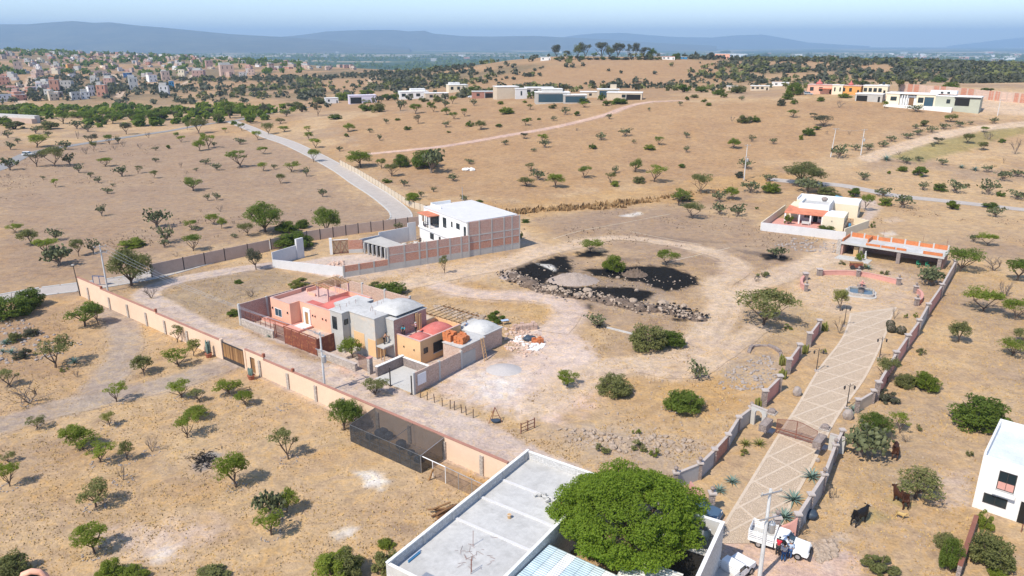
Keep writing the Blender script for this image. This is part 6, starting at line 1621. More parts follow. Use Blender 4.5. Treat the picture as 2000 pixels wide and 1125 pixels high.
def label_plants():
    sets = {}
    for li, (lx, ly, nm) in enumerate(LM):
        for pi, P in enumerate(PLANTS):
            dx, dy = P[3] - lx, (P[4] - ly)
            key = (li, P[1].lower() + P[2] if P[1] not in 'nNd' else P[1].lower(), dirn(dx, dy))
            sets.setdefault(key, []).append((math.hypot(dx, dy * 1.4), pi))
    best = {}
    for key, L in sets.items():
        L.sort()
        for r, (d, pi) in enumerate(L[:10]):
            c = r * 45 + d * .5
            if pi not in best or c < best[pi][0]: best[pi] = (c, r, key)
    used = set()
    for pi, P in enumerate(PLANTS):
        t, k, lf = P[0], P[1], P[2]
        look = (LW[lf] + ' ' if k not in 'nNd' else '') + KW[k.lower()]
        if pi in best:
            c, r, key = best[pi]
            if key[0] in (22, 23, 24, 25, 26): pass
            t['label'] = look + ', ' + ORD[r] + 'nearest ' + key[2] + ' the ' + LM[key[0]][2]
        else:
            t['label'] = look + ' scattered over the distant dry fields'
        t['group'] = {'m': 'trees over the dry fields', 'u': 'trees over the dry fields', 'b': 'bushes over the dry fields', 'n': 'prickly pears over the dry fields', 'd': 'leafless trees over the dry fields', 's': 'small shrubs'}[k.lower()]
label_plants()

# ------------------------------------------------------------------ agaves: every leaf a part
def leaf_blade(L, w):
    vs = []; fs = []
    for i in range(5):
        f = i / 4; ww = w * (1 - f) ** .7 * (.75 + .5 * f if f < .4 else 1)
        z = L * (f * .85 - .1 * f * f); x = L * .45 * f * f + L * .25 * f
        vs += [(x, -ww, z + ww * .5), (x, 0, z), (x, ww, z + ww * .5)]
    for i in range(4):
        for k in range(2): fs.append((i * 3 + k, i * 3 + k + 1, i * 3 + k + 4, i * 3 + k + 3))
    me = bpy.data.meshes.new('leaf'); me.from_pydata(vs, [], fs); me.materials.append(LF['agave']); me.shade_smooth(); return me
BL = leaf_blade(1.0, .085)
def agave(reg, x, y, w, label, m='agave', n=26):
    p = G(*PX(reg, x, y)); r = w / ORG[reg][2] / pxm(p) * .5 * 1.25
    t = thing('agave', label, 'agave', p, rng.random() * 6, 'agaves')
    for i in range(n):
        o = link('leaf', BL, t)
        el = .15 + 1.05 * (i / n); o.rotation_euler = (0, .95 - el, i * 2.4); k = r * (1.15 - .25 * i / n) * rng.uniform(.85, 1.1); o.scale = (k, r * 1.1, k)
        if m != 'agave': o.material_slots[0].link = 'OBJECT'; o.material_slots[0].material = LF[m]
    return t
agave(9, 370, 605, 85, 'blue agave left of the driveway, the taller of two under the brick panel wall'); agave(9, 298, 655, 85, 'blue agave left of the driveway, nearest the lane'); agave(9, 815, 580, 115, 'large blue agave right of the driveway below the iron gate'); agave(9, 712, 705, 120, 'wide blue agave right of the driveway, middle of three'); agave(9, 660, 805, 125, 'green agave with long leaves behind the white pickup', 'agave')
agave(9, 1050, 205, 80, 'blue agave beside the lamp post inside the iron gate'); agave(9, 445, 395, 75, 'yellow green agave left of the driveway, left of two by the gate', 'yellow'); agave(9, 522, 395, 80, 'yellow green agave left of the driveway, right of two by the gate', 'yellow')
agave(4, 415, 980, 75, 'dark blue agave beside the green tree in the left garden'); agave(4, 32, 875, 70, 'blue agave at the left edge, upper of two'); agave(4, 65, 925, 65, 'blue agave at the left edge, lower of two'); agave(4, 15, 920, 50, 'small agave at the very left edge')
agave(3, 1650, 938, 50, 'bright agave in the hedge row, left of two, far right field'); agave(3, 1725, 952, 55, 'bright agave in the hedge row, right of two, far right field'); agave(3, 1230, 895, 70, 'low agave beside the dirt road at the far right'); agave(5, 1490, 775, 70, 'grey agave among prickly pears below the rubble ridge', 'grey')
agave(4, 1505, 835, 45, 'small agave against the stone wall by the barred red gate'); agave(6, 1130, 455, 60, 'agave beside the wooden cart')
# column cacti
def columns(p, h, n, spread, label, m, group='column cacti'):
    t = thing('column_cactus', label, 'cactus', p, rng.random() * 6, group)
    for i in range(n):
        a = i * 2.4; r = spread * math.sqrt(i / n); hh = h * rng.uniform(.65, 1)
        vs = []; ns = 10
        M().lathe([(.10, -.1), (.115, hh * .3), (.115, hh * .8), (.08, hh * .95), (.02, hh)], r * math.cos(a), r * math.sin(a), 8).build('stem', m, t, True)
    return t
for x, y, l_ in ((885, 800, 'farthest rose panel'), (775, 925, 'second rose panel'), (650, 990, 'middle rose panel, on its right'), (652, 1068, 'nearest rose panel')):
    columns(G(*PX(6, x, y)), 1.5, 9, .5, 'clump of yellow green column cacti beside the ' + l_, LF['yellow'])
columns(G(*PX(9, 520, 180)), 1.3, 7, .45, 'clump of yellow green column cacti at the arch wall', LF['yellow'])
for px_, py_, l_ in ((408, 698, 'left'), (491, 741, 'right')):
    p = G(px_, py_); columns(Vector((p.x, p.y, .55)), 2.2 if l_ == 'left' else 1.2, 7, .28, 'column cactus in the %s terracotta pot by the board gate' % l_, LF['agave'], 'potted cacti')
    t = thing('flower_pot', 'terracotta pot %s of the board gate, holding a cactus' % l_, 'pot', p, 0, 'terracotta pots by the board gate')
    M().lathe([(.32, 0), (.42, .3), (.48, .6), (.40, .6), (.38, .5)], 0, 0, 14).build('pot', MT['terracotta'], t); M().lathe([(.5, .55), (.52, .64)], 0, 0, 14).build('rim', MT['terracotta'], t)
# clipped dark shrubs
for zx, zy, r, l_ in ((1252, 782, 24, 'farthest'), (1257, 808, 25, 'middle'), (1313, 818, 26, 'nearest')):
    p = G(*PX(6, zx, zy)); k = r / 2.857 / pxm(p)
    t = thing('clipped_shrub', 'round dark clipped shrub beside the driveway, %s of three' % l_, 'shrub', p, 0, 'round clipped shrubs')
    q = random.Random(zx); link('crown', leaf_mesh('ball', [(0, 0, k * .9, k, k * .95, 1)], 700, .09, .6, zx, LF['grey'], .2, .9), t); M().blob((0, 0, k * .9), k * .9, 2, .04, zx).build('core', MT['barkp'], t)
# palm at the far right houses
p = G(*PX(3, 1300, 515)); t = thing('palm_tree', 'palm tree beside the far right houses', 'palm', p); M().tube([(0, 0, 0), (0, 0, 5)], [.4, .3], 7).build('trunk', MT['barkp'], t)
link('crown', leaf_mesh('palm_crown', [(1.1 * math.cos(a), 1.1 * math.sin(a), 5 + .4 * math.sin(a * 3), 1.1, .9, 1) for a in np.linspace(0, 6.28, 9)] + [(0, 0, 3.6, .7, 1.2, .8)], 700, .5, .25, 9, LF['olive']), t)

# ------------------------------------------------------------------ scrub and woods too many to count
def scatter(name, label, n, f, size, m, seed, nl=16, arange=(-.72, .74), drange=(420, 1400)):
    q = np.random.RandomState(seed)
    a = q.uniform(*arange, n * 8); d = np.sqrt(q.uniform(drange[0] ** 2, drange[1] ** 2, n * 8)); x = a * d; y = d
    keep = q.uniform(size=n * 8) < f(x, y, a, d); x, y = x[keep][:n], y[keep][:n]; n = len(x)
    z = TZ(x, y); s = size * q.uniform(.5, 1.3, n)
    N_ = n * nl; i = np.repeat(np.arange(n), nl)
    dirs = q.normal(size=(N_, 3)); dirs /= np.linalg.norm(dirs, axis=1)[:, None]
    c = np.stack([x[i], y[i], z[i] + s[i] * .38], 1) + dirs * q.uniform(.4, 1, N_)[:, None] * np.stack([s[i] * .55, s[i] * .55, s[i] * .38], 1)
    nn = q.normal(size=(N_, 3)) + np.array([0, 0, .8]) + dirs; nn /= np.linalg.norm(nn, axis=1)[:, None]
    u = np.cross(nn, q.normal(size=(N_, 3))); u /= np.linalg.norm(u, axis=1)[:, None]; w = np.cross(nn, u)
    ss = (s[i] * q.uniform(.2, .38, N_))[:, None]
    v = np.stack([c - u * ss, c - w * ss * .7, c + u * ss, c + w * ss * .7], 1)
    me = bpy.data.meshes.new(name); me.vertices.add(N_ * 4); me.vertices.foreach_set('co', v.astype(np.float32).ravel())
    me.loops.add(N_ * 4); me.loops.foreach_set('vertex_index', np.arange(N_ * 4, dtype=np.int32)); me.polygons.add(N_)
    me.polygons.foreach_set('loop_start', np.arange(0, N_ * 4, 4, dtype=np.int32)); me.polygons.foreach_set('loop_total', np.full(N_, 4, np.int32)); me.update(calc_edges=True); me.materials.append(m)
    o = bpy.data.objects.new(name, me); COL.objects.link(o); return tag(o, label, None, None, 'stuff')
def dens(x, y, a, d):
    g = fbm(x / 60, y / 60, 4, 71)
    base = smooth(.44, .60, g + .10 * smooth(.3, .6, a) - .10 * smooth(-.05, .1, a) * (1 - smooth(.25, .35, a))) * .9 + .10
    gate = np.where(a < -.28, smooth(640, 700, d) * .5, smooth(470, 560, d))
    bare_ = ((a > -.05) & (a < .22) & (d > 690)) * .8
    return base * gate * (1 - bare_)
scatter('hillside_scrub', 'scattered grey green scrub over the far slopes', 2300, dens, 5.2, LF['grey'], 5, 16, drange=(430, 1000))
scatter('hillside_scrub', 'darker green thickets over the far slopes', 900, lambda x, y, a, d: dens(x, y, a, d) * smooth(.5, .62, fbm(x / 110, y / 110, 3, 12)), 5.5, LF['olive'], 6, 18, drange=(480, 1000))
scatter('ridge_wood', 'dense green thicket over the right hand ridge', 330, lambda x, y, a, d: smooth(.20, .42, a) * smooth(.44, .62, fbm(x / 90, y / 40, 3, 19)), 6.5, LF['grey'], 8, 22, (.22, .75), (640, 960))
scatter('valley_wood', 'dark green trees of the valley floor', 3500, lambda x, y, a, d: smooth(.38, .55, fbm(x / 500, y / 300, 3, 91)), 22, LF['dark'], 9, 10, (-.75, .75), (3000, 7500))
scatter('town_trees', 'green trees standing among the houses of the hillside town', 700, lambda x, y, a, d: np.ones_like(x) * smooth(.35, .6, fbm(x / 110, y / 110, 3, 44)), 10, LF['dark'], 10, 14, (-.72, -.27), (1050, 2300))
scatter('town_trees', 'green trees and gardens along the edge of the hillside town', 260, lambda x, y, a, d: np.ones_like(x) * smooth(.45, .6, fbm(x / 80, y / 80, 3, 48)), 6, LF['grey'], 13, 14, (-.72, -.3), (620, 1050))
scatter('green_thicket', 'continuous green thicket beyond the left road', 150, lambda x, y, a, d: smooth(.38, .52, fbm(x / 30, y / 30, 3, 52)) * smooth(-.27, -.36, a), 5.0, LF['dark'], 15, 40, (-.74, -.26), (395, 590))
scatter('green_thicket', 'bright green thicket beyond the left road', 130, lambda x, y, a, d: smooth(.42, .55, fbm(x / 30, y / 30, 3, 57)) * smooth(-.27, -.36, a), 5.0, LF['bright'], 16, 40, (-.74, -.26), (395, 590))
# straw tufts and stones on the near ground
def tufts(name, label, n, poly_ok, size, m, seed, box=(-75, 45, 95, 150)):
    q = np.random.RandomState(seed)
    x = q.uniform(box[0], box[2], n * 3); y = box[1] + (box[3] - box[1]) * q.uniform(0, 1, n * 3) ** 1.5
    k = poly_ok(x, y); x, y = x[k][:n], y[k][:n]; n = len(x)
    s = size * q.uniform(.4, 1.3, n); th = q.uniform(0, 6.28, n); le = q.normal(size=(n, 2)) * .35
    v = np.empty((n, 3, 3)); dx = np.cos(th) * s * .5; dy = np.sin(th) * s * .5
    v[:, 0] = np.stack([x - dx, y - dy, -.02 + 0 * x], 1); v[:, 1] = np.stack([x + dx, y + dy, -.02 + 0 * x], 1); v[:, 2] = np.stack([x + le[:, 0] * s, y + le[:, 1] * s, s * q.uniform(.5, 1.1, n)], 1)
    me = bpy.data.meshes.new(name); me.vertices.add(n * 3); me.vertices.foreach_set('co', v.astype(np.float32).ravel())
    me.loops.add(n * 3); me.loops.foreach_set('vertex_index', np.arange(n * 3, dtype=np.int32)); me.polygons.add(n)
    me.polygons.foreach_set('loop_start', np.arange(0, n * 3, 3, dtype=np.int32)); me.polygons.foreach_set('loop_total', np.full(n, 3, np.int32)); me.update(calc_edges=True); me.materials.append(m)
    o = bpy.data.objects.new(name, me); COL.objects.link(o); return tag(o, label, None, None, 'stuff')
def straw_ok(x, y):
    c = ground_colour(x, y); sat = (c[:, 0] - c[:, 2]) / c[:, 0]
    x2 = np.abs(x - 42) < 28
    drv = (np.abs((x - 20) - (y - 58) * .72) < 7) & (y < 118)
    return (sat > .40) & (fbm(x / 3, y / 3, 3, 66) > .45) & ~drv
tufts('dry_grass', 'short dry straw coloured grass tufts on the near ground', 70000, straw_ok, .17, MT['straw'], 3)

def bank_ok(x, y):
    P = densify(W2(0, [(905, 424), (1030, 414), (1200, 400), (1350, 378), (1460, 355), (1560, 338)]), 6.0)
    d2 = np.full(len(x), 1e9)
    for a_, b_ in zip(P, P[1:]): d2 = np.minimum(d2, seg_d2(x, y, a_, b_))
    return np.sqrt(d2) + (fbm(x / 5, y / 5, 3, 14) - .5) * 6 < 2.6
tufts('dry_hedge', 'strip of tall dry brown grass along the field edge', 14000, bank_ok, 1.1, plaster('brown_straw', (.30, .19, .09), var=.3, scale=4), 31, (-25, 165, 110, 260))
tufts('dry_grass', 'scattered dead stalks and low scrub over the brown fields', 15000, lambda x, y: (fbm(x / 9, y / 9, 3, 23) > .56) & (fbm(x / 40, y / 40, 2, 29) > .42) & (y > 155), .36, plaster('grey_straw', (.27, .20, .14), var=.3, scale=4), 33, (-190, 150, 220, 330))

tufts('dead_weeds', 'low dark dead weeds over the near garden field', 9000, lambda x, y: (fbm(x / 4, y / 4, 3, 93) > .57) & (x < 8), .13, plaster('dead_weed', (.24, .18, .12), var=.3, scale=4), 37, (-75, 45, 20, 120))
tufts('dead_weeds', 'low brown weeds over the middle waste ground', 7000, lambda x, y: (fbm(x / 6, y / 6, 3, 95) > .55) & straw_ok(x, y) & (x < 14 + (y - 58) * .55), .2, plaster('brown_weed', (.32, .22, .12), var=.3, scale=4), 38, (-5, 62, 75, 112))

# ================================================================== poles and wires
def hgt(px, yb, yt):
    p = G(px, yb); lo, hi = 0, 40
    for _ in range(40):
        m = (lo + hi) / 2; dz = p.z + m - CAM_H; dep = p.y * _c - dz * _s; up = p.y * _s + dz * _c
        if 562.5 - 1440 * up / dep > yt: lo = m
        else: hi = m
    return lo
TOPS = {}
def utility_pole(key, label, px, yb, yt, transf=False, arms=1, rz=0, r=.16, lean=(0, 0)):
    p = G(px, yb); h = hgt(px, yb, yt); t = thing('utility_pole', label, 'utility pole', p, rz, 'concrete utility poles')
    M().tube([(0, 0, -.4), (lean[0] * .5, lean[1] * .5, h * .5), (lean[0], lean[1], h)], [r, r * .8, r * .6], 8).build('shaft', MT['pole'], t)
    for k in range(arms):
        z = h - .35 - k * 1.1
        bx('crossarm', MT['steel'], t, (lean[0] - 1.0, lean[1] - .2, z, lean[0] + 1.0, lean[1] - .1, z + .1))
        for x in (-.9, 0, .9): M().lathe([(.04, 0), (.07, .08), (.05, .2)], lean[0] + x, lean[1] - .15, 7, z + .102).build('insulator', MT['lgrey'], t)
    if transf:
        z = h * .52
        o = M().lathe([(.26, 0), (.3, .1), (.3, .85), (.24, .95)], .5, -.1, 12, z).build('transformer', MT['steel'], t)
        for x in (.4, .6): M().lathe([(.05, 0), (.04, .25)], x, -.1, 6, z + .95).build('bushing', MT['lgrey'], o)
        bx('bracket', MT['steel'], t, (.1, -.15, z + .5, .3, -.05, z + .6)); bx('fuse_arm', MT['steel'], t, (-.9, -.25, z + 1.5, .9, -.17, z + 1.58))
    TOPS[key] = (p, h, rz); return t
utility_pole('a', 'tall pale concrete pole at the far left corner of the orange wall', 211, 570, 478, False, 2, R(30))
utility_pole('b', 'concrete pole with a transformer in front of the rusted panel gate', 635, 766, 648, True, 1, R(-38))
utility_pole('c', 'concrete pole with a transformer standing on the far field', 1453, 352, 282, True, 1, R(10))
utility_pole('d', 'leaning pale concrete pole on the far right field', 1622, 307, 250, False, 1, 0, .16, (.6, 0))
utility_pole('e', 'concrete pole with a transformer beside the cactus hedge', 1681, 303, 252, True, 1, R(5))
utility_pole('f', 'large pale concrete pole with transformer beside the white pickup', 1483, 1130, 955, True, 1, R(20), .19)
utility_pole('g', 'small concrete pole at the right edge below the long cream house', 1948, 226, 194, False, 1)
t = thing('lamp_pole', 'thin dark lamp pole at the left end of the orange wall', 'street lamp', G(157, 578)); M().tube([(0, 0, -.2), (-.25, 0, 5.6)], [.09, .06], 6).build('pole', MT['frame'], t); bx('lamp_head', MT['lgrey'], t, (-.5, -.12, 5.6, -.1, .12, 5.75))
def wire(label, p, q, sag=.5):
    P = [p.lerp(q, i / 12) - Vector((0, 0, sag * 4 * (i / 12) * (1 - i / 12))) for i in range(13)]
    tag(M().tube(P, .018, 4, False).build('wire', MT['steel']), label, 'wire', 'overhead wires')
def topof(k, x, dz=0):
    p, h, rz = TOPS[k]; return Vector((p.x + x * math.cos(rz), p.y + x * math.sin(rz), p.z + h - .2 + dz))
for i, x in enumerate((-.9, 0, .9)): wire('overhead wire between the wall corner pole and the gate pole, ' + ('left', 'middle', 'right')[i] + ' of three', topof('a', x), topof('b', x), 1.2)
for i, x in enumerate((-.9, .9)): wire('far overhead wire between the two poles at the hedge, ' + ('left', 'right')[i] + ' one', topof('d', x), topof('e', x), .6)

# ================================================================== vehicles
def extr(mb, poly, y0, y1):
    n = len(poly); vs = [(x, y0, z) for x, z in poly] + [(x, y1, z) for x, z in poly]
    a = sum(p[0] * q[1] - q[0] * p[1] for p, q in zip(poly, poly[1:] + poly[:1]))
    fs = [tuple(range(n)), tuple(range(n, 2 * n))[::-1]] + [(i, n + i, n + (i + 1) % n, (i + 1) % n) for i in range(n)]
    if a < 0: fs = [f[::-1] for f in fs]
    return mb.add(vs, fs)
def wheel(t, x, y, r=.36, w=.22):
    o = M().lathe([(r * .6, -w / 2), (r * .93, -w / 2), (r, -w * .3), (r, w * .3), (r * .93, w / 2), (r * .6, w / 2)], 0, 0, 18).build('wheel', MT['tyre'], t, True)
    o.rotation_euler.x = R(90); o.location = (x, y, r)
    M().lathe([(r * .58, -w * .52), (r * .5, -w * .54), (r * .5, w * .54), (r * .58, w * .52)], 0, 0, 12).build('rim', MT['steel'], o)
def bevel(o, w=.05):
    b_ = o.modifiers.new('bevel', 'BEVEL'); b_.width = w; b_.segments = 2; b_.limit_method = 'ANGLE'; return o
def pickup(label, p, rz):
    t = thing('pickup_truck', label, 'pickup truck', p, rz, 'white stake bed pickups'); t.scale = (.94, .94, .94)
    W_ = .92; c = MT['carw']
    bevel(extr(M(), [(.6, .45), (2.6, .45), (2.62, .8), (2.5, 1.02), (1.35, 1.12), (.95, 1.2), (.6, 1.2)], -W_, W_).build('body', c, t), .06)
    bevel(extr(M(), [(-.35, .45), (.6, .45), (.6, 1.2), (1.15, 1.2), (.62, 1.72), (-.3, 1.75), (-.4, 1.2)], -W_ + .03, W_ - .03).build('cab', c, t), .06)
    M().add([(1.17, -.74, 1.22), (1.17, .74, 1.22), (.70, .70, 1.68), (.70, -.70, 1.68)], [(0, 1, 2, 3)]).build('windshield', MT['bluglass'], t)
    t.children[-1].location.x = .02
    for s_ in (-1, 1):
        y = s_ * (W_ - .02)
        extr(M(), [(-.2, 1.22), (.95, 1.22), (.55, 1.65), (-.2, 1.67)], y - .006, y + .006).build('side_window', MT['glass'], t)
        o = bx('door', c, t, (-.3, y - .012, .55, .85, y + .028, 1.18)); bx('handle', MT['frame'], o, (-.2, y + s_ * .03 - .01, 1.05, -.05, y + s_ * .03 + .012, 1.1))
        bx('headlight', MT['lgrey'], t, (2.58, s_ * .68 - .16, .68, 2.66, s_ * .68 + .16, .86)); bx('mirror', MT['frame'], t, (.9, s_ * 1.02 - .1, 1.2, .98, s_ * 1.02 + .1, 1.38)); bx('tail_light', MT['lamp_red'], t, (-2.76, s_ * .8 - .07, .7, -2.7, s_ * .8 + .07, .95))
    bx('grille', MT['frame'], t, (2.59, -.5, .66, 2.645, .5, .86)); bx('bumper', MT['frame'], t, (2.55, -.95, .4, 2.75, .95, .58)); bx('chassis', MT['frame'], t, (-2.6, -.5, .38, .6, .5, .6))
    bx('bed_floor', MT['lgrey'], t, (-2.7, -1.02, .75, -.45, 1.02, .84))
    bx('bed_skirt', c, t, (-2.7, -1.04, .6, -.45, -1.0, .95), (-2.7, 1.0, .6, -.45, 1.04, .95), (-2.74, -1.0, .6, -2.7, 1.0, .95))
    for k in range(4):
        z = 1.02 + k * .19
        for y in (-1.03, 1.0): bx('stake_rail', c, t, (-2.7, y, z, -.45, y + .03, z + .11))
        for x in (-2.74, -.45): bx('stake_rail', c, t, (x, -1.0, z, x + .03, 1.0, z + .11))
    for x in (-2.68, -1.95, -1.2, -.5):
        for y in (-.995, .955): bx('stake', c, t, (x, y, .84, x + .05, y + .04, 1.8))
    for x in (-1.75, 1.75):
        for y in (-.86, .86): wheel(t, x, y)
    return t
a, b_ = G(1478, 1062), G(1566, 1090); d = b_ - a
pickup('white stake bed pickup parked across the lane below the driveway', a.lerp(b_, .5) + Vector((.15, .35, 0)), math.atan2(d.y, d.x))
a, b_ = G(1408, 1150), G(1450, 1100); d = b_ - a
pickup('white stake bed pickup cut off by the bottom edge of the photo', a.lerp(b_, .38) + Vector((.1, 0, 0)), math.atan2(d.y, d.x) - .12)
def car(label, p, rz, m, suv=False, group='parked cars'):
    t = thing('parked_car', label, 'car', p, rz, group); W_ = .86
    h = 1.62 if suv else 1.4
    bevel(extr(M(), [(-2.15, .35), (2.1, .35), (2.18, .6), (2.05, .82), (1.1, .95), (-1.75 if not suv else -2.1, .98), (-2.2, .85)], -W_, W_).build('body', m, t), .08)
    bevel(extr(M(), [(-1.75 if not suv else -2.05, .96), (1.05, .94), (.45, h - .06), (-.95 if not suv else -1.85, h - .04)], -W_ + .08, W_ - .08).build('window_band', MT['bluglass'], t), .05)
    bevel(extr(M(), [(-.98 if not suv else -1.88, h - .08), (.48, h - .1), (.4, h), (-.9 if not suv else -1.8, h)], -W_ + .1, W_ - .1).build('roof', m, t), .03)
    for s_ in (-1, 1):
        bx('pillar', m, t, (-.22, s_ * (W_ - .09) - .02, .95, -.12, s_ * (W_ - .09) + .02, h - .06)); bx('headlight', MT['lgrey'], t, (2.02, s_ * .6 - .15, .62, 2.16, s_ * .6 + .15, .76)); bx('tail_light', MT['lamp_red'], t, (-2.22, s_ * .65 - .12, .65, -2.14, s_ * .65 + .12, .85))
        o = bx('door', m, t, (-.9, s_ * W_ - .012, .45, .8, s_ * W_ + .012, .93)); bx('handle', MT['frame'], o, (-.8, s_ * (W_ + .02) - .012, .78, -.65, s_ * (W_ + .02) + .012, .82))
    bx('bumper', m, t, (2.1, -.8, .35, 2.24, .8, .55))
    for x in (-1.3, 1.35):
        for y in (-.8, .8): wheel(t, x, y, .32, .2)
    return t
a, b_ = G(1340, 996), G(1391, 1014); d = b_ - a
car('dark blue car half hidden under the big tree by the rose wing wall', a.lerp(b_, .42), math.atan2(d.y, d.x), MT['carb'])
p = G(56, 304); car('white car driving on the grey road at the left edge', p, R(18), MT['carw'], True, None)
for i, (x, y, r_) in enumerate(((797, 530, -20), (766, 522, -10))): car('silver car beside the orange far house, ' + ('right' if i == 0 else 'left') + ' of two', G(*PX(3, x, y)), R(r_), MT['steel'], True, 'cars at the far houses')
for i, (x, y, r_) in enumerate(((962, 546, 5), (915, 546, 8))): car('white car beside the low dark far house, ' + ('right' if i == 0 else 'left') + ' of two', G(*PX(2, x, y)), R(r_), MT['carw'], False, 'cars at the far houses')

# ================================================================== people
def skin_mesh(name, verts, edges, radii, m, parent, root=0, sub=1):
    me = bpy.data.meshes.new(name); me.from_pydata([tuple(v) for v in verts], edges, []); me.materials.append(m)
    o = bpy.data.objects.new(name, me); COL.objects.link(o); o.parent = parent
    sk = o.modifiers.new('skin', 'SKIN'); sk.use_smooth_shade = True
    if not me.skin_vertices: me.attributes  # layer is made by the modifier
    sv = me.skin_vertices[0].data
    for i, r in enumerate(radii):
        sv[i].radius = (r, r) if not isinstance(r, tuple) else r; sv[i].use_root = i == root
    ss = o.modifiers.new('subsurf', 'SUBSURF'); ss.levels = sub; ss.render_levels = sub
    return o
def person(label, p, rz, shirt, pants, pose='stand', hat=None):
    t = thing('person', label, 'person', p, rz)
    J = dict(pel=(0, 0, .95), spi=(0, 0, 1.18), che=(0, 0, 1.38), nec=(0, 0, 1.52), hea=(0, -.02, 1.62), crn=(0, 0, 1.72))
    for s_, k in ((-1, 'l'), (1, 'r')):
        J.update({k + 'sh': (s_ * .19, 0, 1.42), k + 'el': (s_ * .27, .03, 1.14), k + 'wr': (s_ * .25, -.1, .92), k + 'hi': (s_ * .10, 0, .90), k + 'kn': (s_ * .12, -.03, .49), k + 'an': (s_ * .12, .02, .08), k + 'to': (s_ * .13, -.16, .04)})
    if pose == 'lean':
        for k in ('spi', 'che', 'nec', 'hea', 'crn', 'lsh', 'rsh'): x, y, z = J[k]; dz = z - .95; J[k] = (x, -dz * .45, .95 + dz * .9)
        for s_, k in ((-1, 'l'), (1, 'r')): J[k + 'el'] = (s_ * .26, -.45, 1.15); J[k + 'wr'] = (s_ * .18, -.62, 1.05)
    if pose == 'reach':
        for s_, k in ((-1, 'l'), (1, 'r')): J[k + 'el'] = (s_ * .28, -.22, 1.3); J[k + 'wr'] = (s_ * .2, -.45, 1.35)
    if pose == 'squat':
        for k in J: x, y, z = J[k]; J[k] = (x, y, z - .58) if z > .85 else J[k]
        for s_, k in ((-1, 'l'), (1, 'r')):
            J[k + 'kn'] = (s_ * .2, -.36, .48); J[k + 'an'] = (s_ * .16, .0, .08); J[k + 'to'] = (s_ * .17, -.16, .04); J[k + 'el'] = (s_ * .3, -.2, .68); J[k + 'wr'] = (s_ * .15, -.42, .5)
        for k in ('che', 'nec', 'hea', 'crn', 'lsh', 'rsh'): x, y, z = J[k]; J[k] = (x, y - .18, z - .04)
    def sub_(keys, edges, rad, name, m, lvl=1):
        ix = {k: i for i, k in enumerate(keys)}
        return skin_mesh(name, [J[k] for k in keys], [(ix[a], ix[b_]) for a, b_ in edges], rad, m, t, 0, lvl)
    K = ['pel', 'spi', 'che', 'nec', 'hea', 'crn', 'lsh', 'lel', 'lwr', 'rsh', 'rel', 'rwr', 'lhi', 'lkn', 'lan', 'lto', 'rhi', 'rkn', 'ran', 'rto']
    Ed = [('pel', 'spi'), ('spi', 'che'), ('che', 'nec'), ('nec', 'hea'), ('hea', 'crn')] + [(a, b_) for k in 'lr' for a, b_ in (('che', k + 'sh'), (k + 'sh', k + 'el'), (k + 'el', k + 'wr'), ('pel', k + 'hi'), (k + 'hi', k + 'kn'), (k + 'kn', k + 'an'), (k + 'an', k + 'to'))]
    sub_(K, Ed, [.13, .12, .14, .055, .095, .075, .06, .045, .032, .06, .045, .032, .09, .06, .042, .035, .09, .06, .042, .035], 'body', MT['skin'])
    sub_(['pel', 'spi', 'che', 'lsh', 'lel', 'rsh', 'rel'], [('pel', 'spi'), ('spi', 'che'), ('che', 'lsh'), ('lsh', 'lel'), ('che', 'rsh'), ('rsh', 'rel')], [.15, .15, .165, .085, .065, .085, .065], 'shirt', shirt)
    sub_(['pel', 'lhi', 'lkn', 'lan', 'rhi', 'rkn', 'ran'], [('pel', 'lhi'), ('lhi', 'lkn'), ('lkn', 'lan'), ('pel', 'rhi'), ('rhi', 'rkn'), ('rkn', 'ran')], [.15, .11, .08, .065, .11, .08, .065], 'trousers', pants)
    h = Vector(J['hea'])
    M().blob(tuple(h + Vector((0, .015, .07))), (.105, .115, .085), 2, .03, 1).build('hair' if not hat else 'cap', hat or MT['hair'], t, True)
    if hat: M().lathe([(.17, 0), (.165, .02)], h.x, h.y - .02, 12, h.z + .06).build('brim', hat, t)
    for s_ in (-1, 1):
        M().blob(tuple(h + Vector((s_ * .035, -.092, .01))), .012, 1, 0, 1).build('eye', MT['hair'], t)
        w = Vector(J[('l' if s_ < 0 else 'r') + 'wr']); e = Vector(J[('l' if s_ < 0 else 'r') + 'el']); dd = (w - e).normalized(); hm = M()
        hm.tube([w, w + dd * .09], [.032, .04], 6)
        for f in range(4): st = w + dd * .085 + Vector(((f - 1.5) * .018, 0, 0)); hm.tube([st, st + dd * (.04 + .006 * (1.5 - abs(f - 1.5))), st + dd * .07 + Vector((0, -.02, 0))], [.009, .008, .006], 4)
        hm.tube([w + dd * .03, w + dd * .06 + Vector((-s_ * .04, -.03, 0))], [.011, .008], 4); hm.build('hand', MT['skin'], t)
        an = Vector(J[('l' if s_ < 0 else 'r') + 'an']); M().blob((an.x, an.y - .07, .05), (.055, .15, .06), 1, .0, 1).build('shoe', MT['darkc'], t)
    return t
person('person in a red top and dark trousers leaning on the white pickup', G(1518, 1084), R(-25) + 3.0, MT['redm'], MT['darkc'], 'lean')
person('person in a grey shirt and blue jeans standing nearest the viewer by the pickup', G(1529, 1096), R(160), MT['greym'], MT['denim'], 'reach')
person('person in a pale shirt and blue trousers beside the pickup bonnet', G(1541, 1090), R(150), MT['lbluem'], MT['bluem'], 'stand', MT['lgrey'])
person('person in a pink top between the cab and the two in blue', G(1535, 1081), R(170), MT['pinkm'], MT['darkc'], 'stand')
person('worker in a teal shirt on the roof beside the brick wall', pt(28.5, 7.6, 2.95), R(A) + .6, MT['tealm'], MT['darkc'], 'lean')
